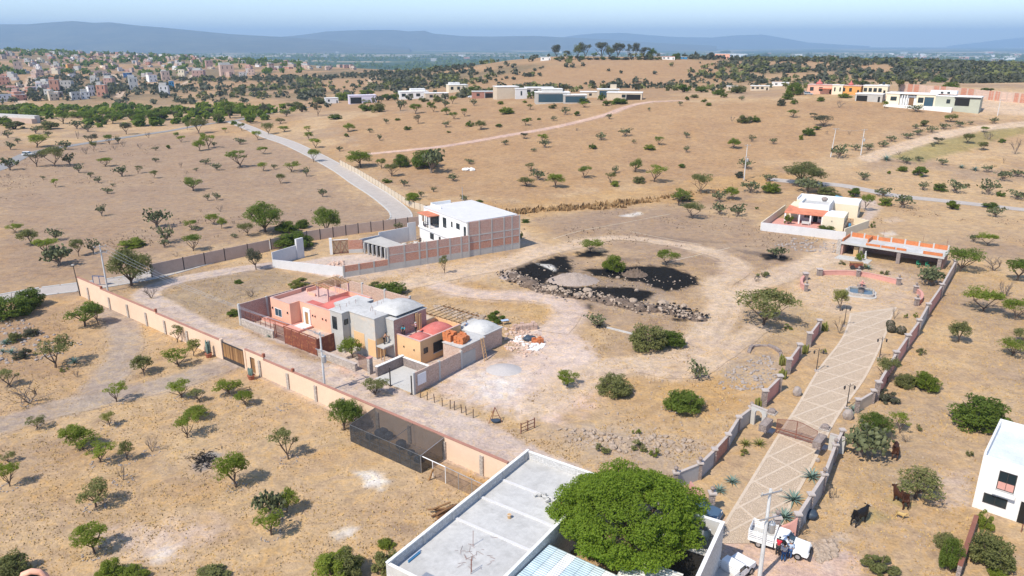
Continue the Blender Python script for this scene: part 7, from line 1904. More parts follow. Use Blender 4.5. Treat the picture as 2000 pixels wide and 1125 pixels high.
person('worker in a pinkish grey shirt standing on the roof beside the boards', pt(29.2, 9.3, 2.95), R(A) - .5, MT['pinkm'], MT['darkc'], 'reach', MT['lgrey'])
person('worker in a light blue shirt squatting on the roof above the orange bricks', pt(33.2, 15.8, 2.76), R(A) - .9, MT['lbluem'], MT['bluem'], 'squat')
person('worker with a bare back bending on the small balcony slab', pt(27.0, 5.2, 2.11), R(A) + 2.6, MT['skin'], MT['darkc'], 'lean')
person('person in dark clothes standing in the yard of the white house', bt(23.3, 13.0), R(20), MT['darkc'], MT['darkc'], 'stand')

# ================================================================== animals
def cow(label, p, rz, m, sc=1.0, head=(0, -1.25, 1.42), name='cow', cat='cow', horns=True):
    t = thing(name, label, cat, p, rz); t.scale = (sc, sc, sc)
    hd = Vector(head); mz = hd + Vector((.0, -.30, -.2))
    V = [(0, .78, 1.18), (0, .35, 1.08), (0, -.2, 1.05), (0, -.62, 1.14), (0, -.98, 1.3), hd, mz]
    E_ = [(0, 1), (1, 2), (2, 3), (3, 4), (4, 5), (5, 6)]; r = [(.27, .30), (.33, .40), (.36, .43), (.28, .38), (.17, .22), .15, .105]
    for s_ in (-1, 1):
        k = len(V); V += [(s_ * .22, -.58, .82), (s_ * .22, -.56, .46), (s_ * .22, -.58, .06)]; E_ += [(3, k), (k, k + 1), (k + 1, k + 2)]; r += [.14, .075, .065]
        k = len(V); V += [(s_ * .24, .74, .86), (s_ * .24, .62, .66), (s_ * .24, .86, .44), (s_ * .24, .82, .06)]; E_ += [(0, k), (k, k + 1), (k + 1, k + 2), (k + 2, k + 3)]; r += [.17, .12, .07, .065]
    skin_mesh('body', V, E_, r, m, t, 1, 2)
    M().tube([(0, 1.05, 1.3), (0, 1.2, 1.0), (.05, 1.18, .55)], [.045, .03, .02], 5).build('tail', m, t); M().blob((.05, 1.17, .48), (.05, .05, .13), 1, .1, 1).build('tail_tuft', MT['cowb'], t)
    for s_ in (-1, 1):
        M().blob((hd.x + s_ * .22, hd.y + .05, hd.z + .06), (.13, .04, .07), 1, 0, 1).build('ear', m, t)
        if horns: M().tube([(hd.x + s_ * .09, hd.y, hd.z + .13), (hd.x + s_ * .2, hd.y, hd.z + .22), (hd.x + s_ * .22, hd.y - .05, hd.z + .34)], [.035, .025, .008], 5).build('horn', MT['horn'], t)
        M().blob((mz.x + s_ * .09, (hd.y + mz.y) / 2, hd.z - .02), .022, 1, 0, 1).build('eye', MT['hair'], t)
        for y in (-.6, .82): M().lathe([(.07, 0), (.065, .09)], s_ * (.22 if y < 0 else .24), y, 8).build('hoof', MT['darkc'], t)
    M().blob((0, .45, .66), (.14, .18, .12), 1, 0, 1).build('udder', m, t)
    return t
cow('black cow standing on the trampled paddock', G(1677, 1022), R(122), MT['cowb'], 1.0, (.12, -1.2, 1.45))
cow('brown cow standing in the shade of the bushes, farther of two brown ones', G(1747, 892), R(152), MT['cowr'], .98, (0, -1.3, .95))
cow('brown cow beside the leaning green tree, nearer of two brown ones', G(1757, 985), R(188), MT['cowr'], 1.02, (-.1, -1.25, 1.3))
cow('small tan and dark dog standing on the paddock', G(1757, 1012), R(60), MT['straw'], .45, (0, -1.15, 1.6), 'dog', 'dog', False)

# ================================================================== rubble, mounds, stones
def rocks(name, label, poly, n, size, m, seed, zf=None, kind='stuff'):
    q = random.Random(seed); mb = M(); P = poly
    xs = [p[0] for p in P]; ys = [p[1] for p in P]; k = 0; tries = 0
    while k < n and tries < n * 30:
        tries += 1
        x = q.uniform(min(xs), max(xs)); y = q.uniform(min(ys), max(ys)); ins = False
        for a, b_ in zip(P, P[1:] + P[:1]):
            if (a[1] > y) != (b_[1] > y) and x < (b_[0] - a[0]) * (y - a[1]) / (b_[1] - a[1]) + a[0]: ins = not ins
        if not ins: continue
        s = size * q.uniform(.3, 1) ** 1.7 * 1.3; z = zf(x, y) if zf else float(TZ(x, y))
        mb.blob((x, y, z + s * .2), (s * q.uniform(.7, 1.2), s * q.uniform(.7, 1.2), s * q.uniform(.5, .9)), 1 if s > .25 else 0 or 1, .25, q.randint(0, 9999)); k += 1
    return tag(mb.build(name, m), label, None, None, kind)
def mound(name, label, cat, px, py, rx, ry, h, m, seed, jit=.15):
    p = G(px, py); t = thing(name, label, cat, p); q = np.random.RandomState(seed); n = 26; vs = []; fs = []
    for j in range(n + 1):
        for i in range(n + 1):
            u, v = 2 * i / n - 1, 2 * j / n - 1; rr_ = math.hypot(u, v)
            z = h * max(0, 1 - rr_ ** 1.6) * (1 + jit * q.normal()) - .06
            vs.append((u * rx, v * ry, z))
    for j in range(n):
        for i in range(n): a = j * (n + 1) + i; fs.append((a, a + 1, a + n + 2, a + n + 1))
    M().add(vs, fs).build('heap', m, t, True); return t
Z5P = lambda pts: [tuple(G(980 + x / 4.348, 480 + y / 4.348)[:2]) for x, y in pts]
mound('gravel_mound', 'pale gravel mound in the middle of the burnt ground', 'mound', 1120, 548, 5.0, 3.6, 1.3, MT['gravel'], 1)
mound('gravel_mound', 'small greyish mound on the burnt ground below the right tree', 'mound', 1240, 537, 2.6, 2.0, .9, MT['soil'], 2, .35)
mound('sand_heap', 'smooth grey sand heap beside the block wall', 'heap', 984, 722, 2.6, 2.2, .6, MT['sand'], 3, .02)
mound('gravel_mound', 'pale soil heap at the left end of the rubble ridge', 'mound', 1000, 542, 2.6, 2.2, .9, MT['gravel'], 4, .2)
ridge = Z5P([(60, 250), (220, 330), (430, 395), (620, 430), (760, 440), (1000, 500), (1180, 540), (1350, 545), (1500, 570), (1640, 620)])
RP = densify(ridge, 1.2)
mb = M(); q = random.Random(4)
for i, p in enumerate(RP):
    hh = .75 + .4 * math.sin(i * .37) + q.uniform(-.2, .2)
    mb.blob((p.x + q.uniform(-.3, .3), p.y + q.uniform(-.3, .3), 0), (1.7 + q.uniform(-.3, .4), 1.4, max(hh * .9, .3)), 2, .12, i)
tag(mb.build('rubble_ridge', MT['soil']), 'long low ridge of earth and rubble along the burnt ground', 'rubble ridge')
mb = M()
for i in range(1000):
    p = RP[q.randrange(len(RP))]; s = .36 * q.random() ** 3 + .08; o_ = q.gauss(0, 1.0); r_ = abs(q.gauss(0, .9))
    mb.blob((p.x + q.gauss(0, 1.1), p.y + q.gauss(0, 1.0), max(0, .75 - r_ * .4)), (s, s * q.uniform(.7, 1.1), s * .75), 1, .25, i)
tag(mb.build('loose_stones', MT['rock']), 'pale stones strewn along the rubble ridge', None, None, 'stuff')
mb = M()
for i in range(420):
    p = RP[q.randrange(len(RP))]; s = .26 * q.random() + .06
    mb.blob((p.x + q.gauss(.3, 1.3), p.y + q.gauss(.5, 1.2), max(0, .78 - abs(q.gauss(0, .6)) * .4)), (s, s, s * .6), 1, .3, i)
tag(mb.build('charred_clods', MT['ash']), 'black charred clods along the rubble ridge', None, None, 'stuff')
for i, (x, y, s, l_) in enumerate(((440, 395, .95, 'large pale boulder on the ridge, leftmost of the big ones'), (505, 400, .6, 'pale boulder beside the leftmost big one'), (725, 415, .95, 'large pale boulder in the middle of the ridge'), (1110, 495, .8, 'tan boulder right of the middle of the ridge'), (1370, 520, .9, 'tan boulder towards the right end of the ridge'), (1545, 540, .55, 'boulder near the right end of the ridge'), (985, 280, .4, 'small white stone on the black ground'), (1145, 390, .4, 'small pale stone on the lower black patch'), (150, 250, .6, 'brown boulder at the left end of the ridge'), (640, 450, .7, 'pale boulder on the near slope of the ridge'))):
    p = G(980 + x / 4.348, 480 + y / 4.348); o = M().blob((0, 0, .25), (s, s * .8, s * .75), 2, .16, i + 70).build('boulder', MT['rock']); o.location = (p.x, p.y, .35 if y > 390 else 0); tag(o, l_, 'boulder', 'boulders on the ridge')
rocks('loose_stones', 'stones and broken blocks strewn by the swing gate', W2(0, [(1040, 845), (1120, 832), (1200, 850), (1330, 850), (1380, 880), (1250, 890), (1130, 870)]), 260, .30, MT['rock'], 11)
rocks('loose_stones', 'broken bricks and stones behind the dome room', W2(0, [(985, 640), (1020, 630), (1060, 660), (1030, 700), (985, 680)]), 260, .28, MT['brickl'], 12)
rocks('loose_stones', 'pale stones beside the lane and the white pickup', W2(0, [(1578, 1062), (1625, 1055), (1640, 1085), (1600, 1100)]), 220, .26, MT['rock'], 13)
rocks('loose_stones', 'stones fallen from the wall below the cream house', W2(0, [(1500, 478), (1560, 465), (1645, 475), (1640, 495), (1560, 492)]), 160, .32, MT['grock'], 14)
rocks('loose_stones', 'heaps of broken stone behind the pink house wall', W2(5, [(560, 660), (640, 670), (740, 700), (850, 720), (830, 740), (700, 735), (580, 690)]), 260, .38, MT['rock'], 15)
rocks('loose_stones', 'stones thrown round the ruin beside the garden', W2(0, [(1420, 720), (1500, 690), (1520, 740), (1470, 765), (1400, 760)]), 200, .25, MT['grock'], 16)
rocks('loose_stones', 'rubble heap in the yard with the cement wall', W2(0, [(625, 520), (668, 510), (680, 530), (660, 545)]), 150, .45, MT['brickl'], 17)
rocks('loose_stones', 'broken blocks on the yard slab of the white house', [tuple(bt(x, y)[:2]) for x, y in ((13, 8), (24, 8), (23.5, 15.5), (14.5, 14.5))], 150, .38, MT['lgrey'], 18, lambda x, y: .1)
rocks('loose_stones', 'scattered stones over the near right paddock', W2(0, [(1640, 880), (1850, 850), (1890, 960), (1800, 1110), (1600, 1120), (1590, 1000)]), 220, .13, MT['rock'], 19)
rocks('loose_stones', 'scattered stones over the middle waste ground', W2(0, [(1200, 760), (1420, 700), (1460, 800), (1330, 920), (1150, 880)]), 260, .16, MT['rock'], 20)
rocks('garden_stones', 'stones edging the agave garden at the left edge', W2(4, [(-30, 740), (120, 740), (330, 830), (520, 860), (350, 930), (120, 990), (-30, 1000)]), 240, .24, MT['grock'], 21)
rocks('rubbish', 'white and pale rubbish beside the dome room', W2(0, [(1000, 660), (1030, 655), (1062, 670), (1050, 685), (1010, 672)]), 90, .3, MT['white'], 22)
# rings of stones round the garden trees
mb = M(); q = random.Random(8)
for x, y in ((650, 160), (1015, 135), (1280, 115), (1370, 172), (615, 292), (710, 482), (850, 432), (690, 592), (535, 742), (530, 1002), (1610, 480), (1320, 632), (1515, 900), (560, 492), (55, 628), (165, 162), (1590, 185), (1525, 810)):
    p = G(*PX(7, x, y))
    for k in range(26):
        a = q.random() * 6.28; r = q.uniform(.75, 1.05); s = q.uniform(.05, .12); mb.blob((p.x + r * math.cos(a), p.y + r * math.sin(a), .03), (s, s, s * .7), 1, .2, k)
tag(mb.build('tree_ring_stones', MT['grock']), 'small stones ringing the garden tree pits', None, None, 'stuff')
# stone ruin
t = thing('stone_ruin', 'low broken stone foundation beside the rose panels', 'ruin', (0, 0, 0)); P = densify(W2(0, [(1462, 690), (1470, 678), (1500, 676), (1524, 690), (1526, 706)]), 1.0)
for i, (a, b_) in enumerate(zip(P, P[1:])): M().seg(a, b_, .45, -.2, .28 + .15 * math.sin(i * 1.7)).build('wall_course', MT['darkstone'], t)
t = thing('concrete_kerb', 'pale straight concrete edging beside the big olive bushes', 'kerb', (0, 0, 0)); a, b_ = W2(5, [(1530, 785), (1690, 825)]); M().seg(a, b_, .3, -.1, .2).build('edging', MT['lgrey'], t)
# tarp and card in the rubbish, table under the bush
o = M().blob((0, 0, .3), (.9, .7, .5), 2, .2, 3).build('plastic_sheet', MT['tarp'], None, True); p = G(1034, 665); o.location = p; tag(o, 'crumpled blue grey plastic sheet on the rubbish heap', 'plastic sheet')
for i, (px_, py_, rz, l_) in enumerate(((1040, 683, .4, 'nearest the viewer'), (1058, 676, 1.2, 'rightmost'), (1020, 660, 2.2, 'farthest left'))):
    o = bx('board', MT['whitep'], None, (-.8, -.35, .05, .8, .35, .09)); o.location = G(px_, py_); o.rotation_euler = (.1, -.08, rz); tag(o, 'white board lying in the rubbish, ' + l_, 'board', 'white boards in the rubbish')
t = thing('work_table', 'small pale work table in the shade of the round bush', 'table', G(986, 634), .4); bx('top', MT['lbluem'], t, (-.6, -.35, .72, .6, .35, .77))
for x in (-.5, .5):
    for y in (-.28, .28): bx('leg', MT['frame'], t, (x - .03, y - .03, 0, x + .03, y + .03, .72))
# wooden fence posts, trestle, swing gate
for i, (x, y) in enumerate(((490, 132), (527, 143), (568, 158), (612, 178), (655, 192), (678, 200), (720, 217), (745, 228), (783, 243))):
    t = thing('fence_post', 'short wooden post, number %s from the left in the row by the street' % ('one two three four five six seven eight nine'.split()[i]), 'post', G(*PX(8, x, y)), rng.random(), 'wooden posts by the street')
    M().tube([(0, 0, -.2), (rng.uniform(-.08, .08), rng.uniform(-.08, .08), 1.15)], .06, 6).build('post', MT['bark'], t); M().tube([(0, .02, .7), (.04, .04, .74)], .075, 6).build('wire_tie', MT['rustbar'], t)
t = thing('trestle', 'rusty steel trestle frame standing beside the street', 'trestle', G(*PX(8, 905, 265)), .2)
for x0, x1 in ((-.8, 0), (.8, 0)): M().tube([(x0, -.3, 0), (x1, 0, 1.9)], .04, 5).build('leg', MT['rustbar'], t)
M().tube([(-.2, .7, 0), (0, 0, 1.9)], .04, 5).build('leg', MT['rustbar'], t); M().tube([(-.45, -.15, .85), (.45, -.15, .85)], .035, 5).build('brace', MT['rustbar'], t); M().blob((.1, -.1, .2), (.7, .5, .25), 1, .3, 4).build('scrap', MT['tarp'], t)
t = thing('swing_gate', 'low rusty steel swing gate standing open beside the street', 'gate', G(*PX(8, 1050, 332)), math.atan2(*(reversed((G(*PX(8, 1125, 300)) - G(*PX(8, 1050, 332)))[:2]))))
L = (G(*PX(8, 1125, 300)) - G(*PX(8, 1050, 332))).length
for z in (.25, .7, 1.15): bx('rail', MT['rustbar'], t, (0, -.03, z, L, .03, z + .06))
for x in (0, L * .5, L): bx('upright', MT['rustbar'], t, (x - .05, -.04, -.1, x + .05, .04, 1.35))
# pile of planks by the near building
t = thing('plank_pile', 'untidy pile of brown planks against the concrete roofed building', 'planks', G(870, 1003), R(35)); me = bx('plank', MT['wood'], t, (-1.1, -.1, 0, 1.1, .1, .06))
for k in range(14):
    o = link('plank', me.data, t); o.location = (rng.uniform(-.4, .4), rng.uniform(-.7, .7), .06 + k * .035); o.rotation_euler = (rng.uniform(-.1, .1), rng.uniform(-.1, .1), rng.uniform(-.5, .5))
mb = M()
for i in range(160):
    p = G(rng.gauss(400, 14), rng.gauss(899, 9)); a = rng.random() * 6.3; l = rng.uniform(.2, .8); mb.tube([(p.x, p.y, .05), (p.x + l * math.cos(a), p.y + l * math.sin(a), .05 + rng.random() * .2)], .03, 3, False)
tag(mb.build('charred_sticks', MT['ash']), 'charred sticks on the round ash patch in the garden', None, None, 'stuff')
o = M().blob((0, 0, .4), (.7, .6, .5), 2, .2, 9).build('junk_heap', MT['tarp'], None, True); o.location = G(1583, 1012); tag(o, 'dark heap of junk outside the lane wall', 'heap')
t = thing('white_pipe', 'thin white pipe leaning on the lane wall beside the junk heap', 'pipe', G(1572, 1022)); M().tube([(0, 0, 0), (-.3, -.1, 2.0)], .04, 6).build('pipe', MT['whitem'], t)
for i, (px_, py_, s, l_) in enumerate(((1556, 772, .75, 'grey carved rock on the garden soil left of the driveway'), (1655, 818, .8, 'pale boulder inside the iron gate on the right'), (1597, 902, .3, 'small stone by the lane wall pier'))):
    o = M().blob((0, 0, s * .6), (s * .8, s * .7, s), 2, .12, i + 200).build('boulder', MT['grock']); o.location = G(px_, py_); tag(o, l_, 'boulder')
# low heap left of the ruins: white gravel bags
t = thing('tan_rock', 'pale flat rock pile in the field left of the leaning bushes', 'rock', G(*PX(2, 905, 950)));
for k in range(5): M().blob((rng.uniform(-2, 2), rng.uniform(-1, 1), .3), (rng.uniform(.5, 1.2), .7, .6), 2, .2, k).build('rock', MT['white'], t)

mb = M(); q = random.Random(44)
for i in range(500):
    x, y = q.choice(((330, 210), (480, 160), (1150, 250), (1380, 260), (1560, 300), (1050, 400), (760, 380), (950, 230), (1250, 220))); p = G(980 + (x + q.gauss(0, 85)) / 4.348, 480 + (y + q.gauss(0, 32)) / 4.348); s = q.uniform(.05, .2)
    mb.blob((p.x, p.y, .03), (s, s * .8, s * .5), 0 or 1, .3, i)
tag(mb.build('charred_clods', MT['ash']), 'black burnt clods and stubble on the charred patches', None, None, 'stuff')
mb = M()
for i in range(80):
    x, y = q.choice(((450, 190), (1000, 260), (1150, 300), (1300, 330), (900, 330), (1500, 330))); p = G(980 + (x + q.gauss(0, 90)) / 4.348, 480 + (y + q.gauss(0, 30)) / 4.348); s = q.uniform(.06, .22); mb.blob((p.x, p.y, .06), (s, s, s * .7), 1, .25, i)
tag(mb.build('loose_stones', MT['rock']), 'small pale stones dotted over the charred patches', None, None, 'stuff')

# ================================================================== houses in the distance
def facing(p): return -math.atan2(p.x, p.y)
def far_house(reg, x, y, w, h, dfac, m, label, roof=None, wins=3, skew=0, overhang=.2, extra=None, group=None, cat='house', name='house', glassfront=False, door=True):
    """base centre, width and height as seen; depth is a share of the width"""
    p = G(*PX(reg, x, y)); k = pxm(p); s = ORG[reg][2]
    W_ = w / s / k; H = h / s / k; D = W_ * dfac
    t = thing(name, label, cat, p, facing(p) + R(skew), group)
    bx('wall', m, t, (-W_ / 2, 0, -3, W_ / 2, D, H)); bx('roof', roof or MT['white'], t, (-W_ / 2 - overhang, -overhang, H + .002, W_ / 2 + overhang, D + overhang, H + .28))
    if glassfront: window(t, 'F', 0, -W_ * .42, W_ * .42, H * .12, H * .88, gm=MT['bluglass'], mull=4)
    else:
        for i in range(wins):
            u = -W_ / 2 + W_ * (i + .5) / (wins + (1 if door else 0)); window(t, 'F', 0, u - W_ * .07, u + W_ * .07, H * .35, H * .78, mull=0 if W_ < 8 else 1)
        if door: bx('door', MT['dark'], t, (W_ * .34, -.06, 0, W_ * .34 + max(.9, W_ * .06), .02, min(2.3, H * .7)))
    if extra: extra(t, W_, H, D)
    return t
def carport(side):
    def f(t, W_, H, D):
        x0, x1 = (W_ * .05, W_ * .46) if side > 0 else (-W_ * .46, -W_ * .05)
        bx('carport_opening', MT['dark'], t, (x0, -.08, 0, x1, .02, H * .8)); bx('post', MT['lgrey'], t, (x0 - .15, -.25, 0, x0 + .15, -.09, H * .98))
    return f
def upper(mat, f0, f1, hh, tank_=False):
    def f(t, W_, H, D):
        bx('upper_room', mat, t, (W_ * f0, D * .2, H + .282, W_ * f1, D * .9, H * (1 + hh))); bx('upper_roof', MT['white'], t, (W_ * f0 - .15, D * .2 - .15, H * (1 + hh) + .002, W_ * f1 + .15, D * .9 + .15, H * (1 + hh) + .2))
        if tank_: M().lathe([(.6, 0), (.65, .3), (.6, 1.2), (.3, 1.4)], W_ * (f0 + f1) / 2, D * .5, 12, H * (1 + hh) + .2).build('roof_tank', MT['tank'], t, True)
    return f
def cupola(mat):
    def f(t, W_, H, D): M().lathe([(W_ * .13, 0), (W_ * .13, H * .12), (W_ * .09, H * .26), (W_ * .03, H * .36), (W_ * .035, H * .5), (.05, H * .55)], -W_ * .1, D * .5, 12, H + .28).build('cupola', mat, t, True)
    return f
def chim(t, W_, H, D): bx('chimney', MT['beige'], t, (W_ * .1, D * .4, H + .28, W_ * .38, D * .7, H * 1.55))
GRP = 'modern houses on the far rise'
far_house(2, 140, 577, 70, 28, .6, MT['white'], 'low white garden house at the left end of the far group', None, 1, 10, group=GRP)
far_house(2, 312, 577, 150, 42, .5, MT['lilac'], 'lilac white far house with a square porch opening', MT['lilac'], 1, 6, group=GRP, extra=carport(-1))
far_house(2, 600, 552, 160, 38, .6, MT['white'], 'low wide white far house between trees', None, 3, 8, group=GRP, extra=upper(MT['white'], -.1, .4, .35))
far_house(2, 725, 556, 130, 34, .5, MT['beige'], 'low beige walled far house beside the wide white one', None, 1, 8, group=GRP)
far_house(2, 845, 514, 110, 38, .7, MT['cream'], 'two level white far house with a tank on its roof', None, 2, 12, group=GRP, extra=upper(MT['white'], -.4, .1, .3, True))
far_house(2, 985, 548, 125, 34, .6, MT['cap'], 'low dark reddish far house with a carport', MT['slab'], 1, 4, group=GRP, extra=carport(1))
far_house(2, 1120, 552, 125, 64, .8, MT['beige'], 'tall plain sand coloured far house', None, 0, 14, group=GRP, door=False)
far_house(2, 1195, 552, 62, 54, .8, MT['whitew'], 'narrow white panelled far house beside the sand coloured one', None, 1, 6, group=GRP, door=False)
far_house(2, 1295, 528, 160, 36, .5, MT['lgrey'], 'far house with a long white roof behind the grey ones', None, 3, 4, group=GRP)
far_house(2, 1370, 577, 190, 58, .5, MT['grey'], 'grey stone far house with a wide dark glass front', None, 3, 6, group=GRP, glassfront=True, extra=upper(MT['lgrey'], -.3, .3, .3))
far_house(2, 1495, 577, 130, 44, .6, MT['grey'], 'grey far house with glass doors right of the wide glass front', None, 2, 6, group=GRP, glassfront=True)
far_house(2, 1580, 545, 110, 30, .5, MT['beige'], 'low tan far house with a white roof edge', None, 1, 4, group=GRP, door=False)
far_house(2, 1680, 550, 120, 48, .6, MT['beige'], 'dark glass far house with a square tan chimney', None, 1, 4, group=GRP, glassfront=True, extra=chim)
far_house(2, 1768, 558, 195, 38, .45, MT['beige'], 'long beige far house with an open carport at its right', None, 1, -4, group=GRP, door=False, extra=carport(1))
GR2 = 'houses on the far right'
def porch(t, W_, H, D):
    bx('tile_porch', MT['tile'], t, (-W_ * .05, -D * .3, H * .62, W_ * .48, -.05, H * .68)); bx('porch_post', MT['rose'], t, (W_ * .42, -D * .28, 0, W_ * .46, -D * .24, H * .62)); cupola(MT['redroof'])(t, W_, H, D)
far_house(3, 862, 525, 140, 48, .6, MT['pink'], 'pink far house with a tiled porch and a red cupola', MT['pinkroof'], 2, -6, group=GR2, extra=porch)
far_house(3, 955, 528, 55, 50, .8, MT['cream'], 'narrow cream far house between the pink and orange ones', MT['white'], 2, -6, group=GR2, door=False)
far_house(3, 1028, 528, 105, 46, .7, MT['orange2'], 'bright orange far house with a red cupola', MT['pinkroof'], 2, -14, group=GR2, extra=cupola(MT['redroof']))
far_house(3, 1165, 530, 125, 48, .6, MT['cream'], 'cream two storey far house with a strip of windows', None, 4, -8, group=GR2, extra=upper(MT['cream'], .1, .45, .1, True))
far_house(3, 1130, 567, 140, 40, .6, MT['grey'], 'grey far house with an open carport in front', None, 1, -10, group=GR2, extra=carport(-1))
far_house(3, 1500, 523, 100, 22, .5, MT['steel'], 'metal roofed shed behind the long cream house', MT['steel'], 2, -8, group=GR2)
far_house(3, 640, 480, 90, 18, .4, MT['white'], 'low white far wall like house behind dark trees', None, 1, 0, group=GR2)
far_house(3, 525, 505, 100, 24, .4, MT['beige'], 'low beige far house left of the tall dark tree', None, 3, 0, group=GR2)
far_house(3, 370, 505, 60, 22, .5, MT['beige'], 'small beige far house behind bushes', None, 1, 0, group=GR2)
far_house(2, 1330, 338, 55, 18, .5, MT['white'], 'small white house alone on the far crest', None, 1, 0, group='houses on the crest')
far_house(3, 15, 333, 70, 16, .5, MT['white'], 'white house with an orange tiled roof on the far crest', MT['tile'], 2, 0, group='houses on the crest')
far_house(3, 100, 330, 40, 12, .5, MT['bluetank'], 'tiny blue house on the far crest', MT['white'], 1, 0, group='houses on the crest', door=False)
far_house(3, 315, 328, 80, 26, .5, MT['pink'], 'red and white hall on the far crest', MT['white'], 3, 0, group='houses on the crest')
far_house(3, 400, 322, 110, 20, .5, MT['white'], 'long white roofed hall on the far crest', MT['white'], 2, 0, group='houses on the crest')
# the long cream modern house
p = G(*PX(3, 1225, 585)); k = pxm(p) * 2.857
q_ = G(*PX(3, 1590, 618)); dv = q_ - p; rz = math.atan2(dv.y, dv.x); Lh = dv.length
t = thing('modern_house', 'long low cream and grey green modern house on the far right', 'house', p, rz)
u = Lh / 365.0
HH = 62 / k
def U(a): return (a - 1225) * u
bx('wall', MT['cream'], t, (U(1225), 0, -3, U(1300), 9, HH), (U(1395), .0, -3, U(1500), 9, HH)); bx('entrance', MT['white'], t, (U(1300), 1.2, -3, U(1395), 9, HH * .85)); bx('roof', MT['white'], t, (U(1222), -.3, HH + .002, U(1505), 9.2, HH + .4))
for a_ in (1312, 1326, 1340): bx('fin', MT['white'], t, (U(a_), .1, 0, U(a_ + 5), 1.19, HH * .9))
bx('door', MT['wood'], t, (U(1352), 1.1, 0, U(1380), 1.21, HH * .7))
bx('garden_block', MT['green'], t, (U(1500), -.6, -3, U(1735), 8, HH * .92)); bx('block_roof', MT['white'], t, (U(1500), -.8, HH * .92 + .002, U(1738), 8.2, HH * .92 + .3))
bx('upper_block', MT['white'], t, (U(1460), 3, HH + .4, U(1600), 8, HH * 1.35)); window(t, 'F', 0, U(1250), U(1285), HH * .4, HH * .75); window(t, 'F', 0, U(1405), U(1435), HH * .3, HH * .75); window(t, 'F', -.02, U(1440), U(1490), .1, HH * .8, gm=MT['bluglass'], mull=2)
window(t, 'F', -.6, U(1560), U(1580), HH * .35, HH * .7, mull=0); bx('terrace_opening', MT['dark'], t, (U(1605), -.7, HH * .2, U(1680), -.58, HH * .8)); bx('terrace_beam', MT['frame'], t, (U(1600), -.9, HH * .82, U(1735), -.62, HH * .9)); window(t, 'F', 3, U(1515), U(1530), HH * 1.1, HH * 1.28, mull=0); window(t, 'F', 3, U(1550), U(1565), HH * 1.1, HH * 1.28, mull=0)
bx('terrace_slab', MT['white'], t, (U(1225), -4, -3, U(1600), 0, .2))
# long brick wall at the far right
pts = W2(3, [(1310, 512), (1450, 525), (1600, 535), (1760, 553), (1900, 567), (2040, 580)]); t = thing('brick_boundary', 'long pinkish brick wall behind the far right houses', 'wall', (0, 0, 0))
for a, b_ in zip(pts, pts[1:]):
    a, b_ = Vector(a), Vector(b_); n = 4
    for k_ in range(n):
        s_, e_ = a + (b_ - a) * (k_ / n), a + (b_ - a) * ((k_ + 1) / n); z0 = float(TZ(s_.x, s_.y)); d_ = (e_ - s_).normalized() * .35
        M().seg(s_ + d_, e_ - d_, .3, z0 - 2, z0 + 4.0, float(TZ(e_.x, e_.y)) + 4.0).build('brick_panel', MT['brick'] if k_ % 3 else MT['brickl'], t); M().seg(s_ - d_, s_ + d_, .4, z0 - 2, z0 + 4.1).build('column', MT['mauve'], t)
t = thing('ruined_wall', 'long grey ruined wall among trees at the left edge', 'ruin', (0, 0, 0)); a, b_ = W2(1, [(-40, 680), (195, 690)]); M().seg(a, b_, 3.0, -3, 3.0).build('wall', MT['mauve'], t); M().seg((a[0], a[1] + 3), (b_[0], b_[1] + 3), 3.0, -3, 4.5).build('rear_wall', MT['lgrey'], t)

# ================================================================== the hillside town: every house a thing
TM = [MT['brick'], MT['brickl'], MT['brickd'], MT['grey'], MT['lgrey'], MT['white'], MT['mauve'], MT['pink'], MT['beige'], MT['cream']]
TW_ = [2.2, 4, 4, 4, 4, 1.6, 3, .3, 2, .4]
def town_house(p, W_, D, H, rz, m, label, group, q, roofm=None, nw=2):
    t = thing('town_house', label, 'house', p, rz, group)
    bx('wall', m, t, (-W_ / 2, 0, -3, W_ / 2, D, H)); bx('roof', roofm or q.choice([MT['slab'], MT['lgrey'], MT['grey'], MT['pinkroof']]), t, (-W_ / 2 - .1, -.1, H + .002, W_ / 2 + .1, D + .1, H + .25))
    st = 2 if H > 5 else 1
    mb = M()
    for s_ in range(st):
        for i in range(nw):
            u = -W_ / 2 + W_ * (i + .5) / nw; z = s_ * H / st + H / st * .3
            o = M().box(u - .45, -.05, z, u + .45, .05, z + H / st * .45).build('window', MT['glass'], t)
    bx('door', MT['dark'], t, (W_ * .36, -.07, 0, W_ * .36 + .9, .02, 2.1))
    if q.random() < .45: bx('upper_room', m if q.random() < .6 else MT['grey'], t, (-W_ * .5 + .2, D * .3, H + .252, W_ * q.uniform(-.05, .3), D - .2, H + 2.6))
    elif q.random() < .5: bx('parapet', m, t, (-W_ / 2, 0, H + .252, W_ / 2, .2, H + 1.0))
    if q.random() < .3: M().lathe([(.5, 0), (.55, .2), (.5, 1.1), (.2, 1.3)], W_ * .3, D * .6, 8, H + .25).build('roof_tank', MT['black'], t)
    return t
q = random.Random(21)
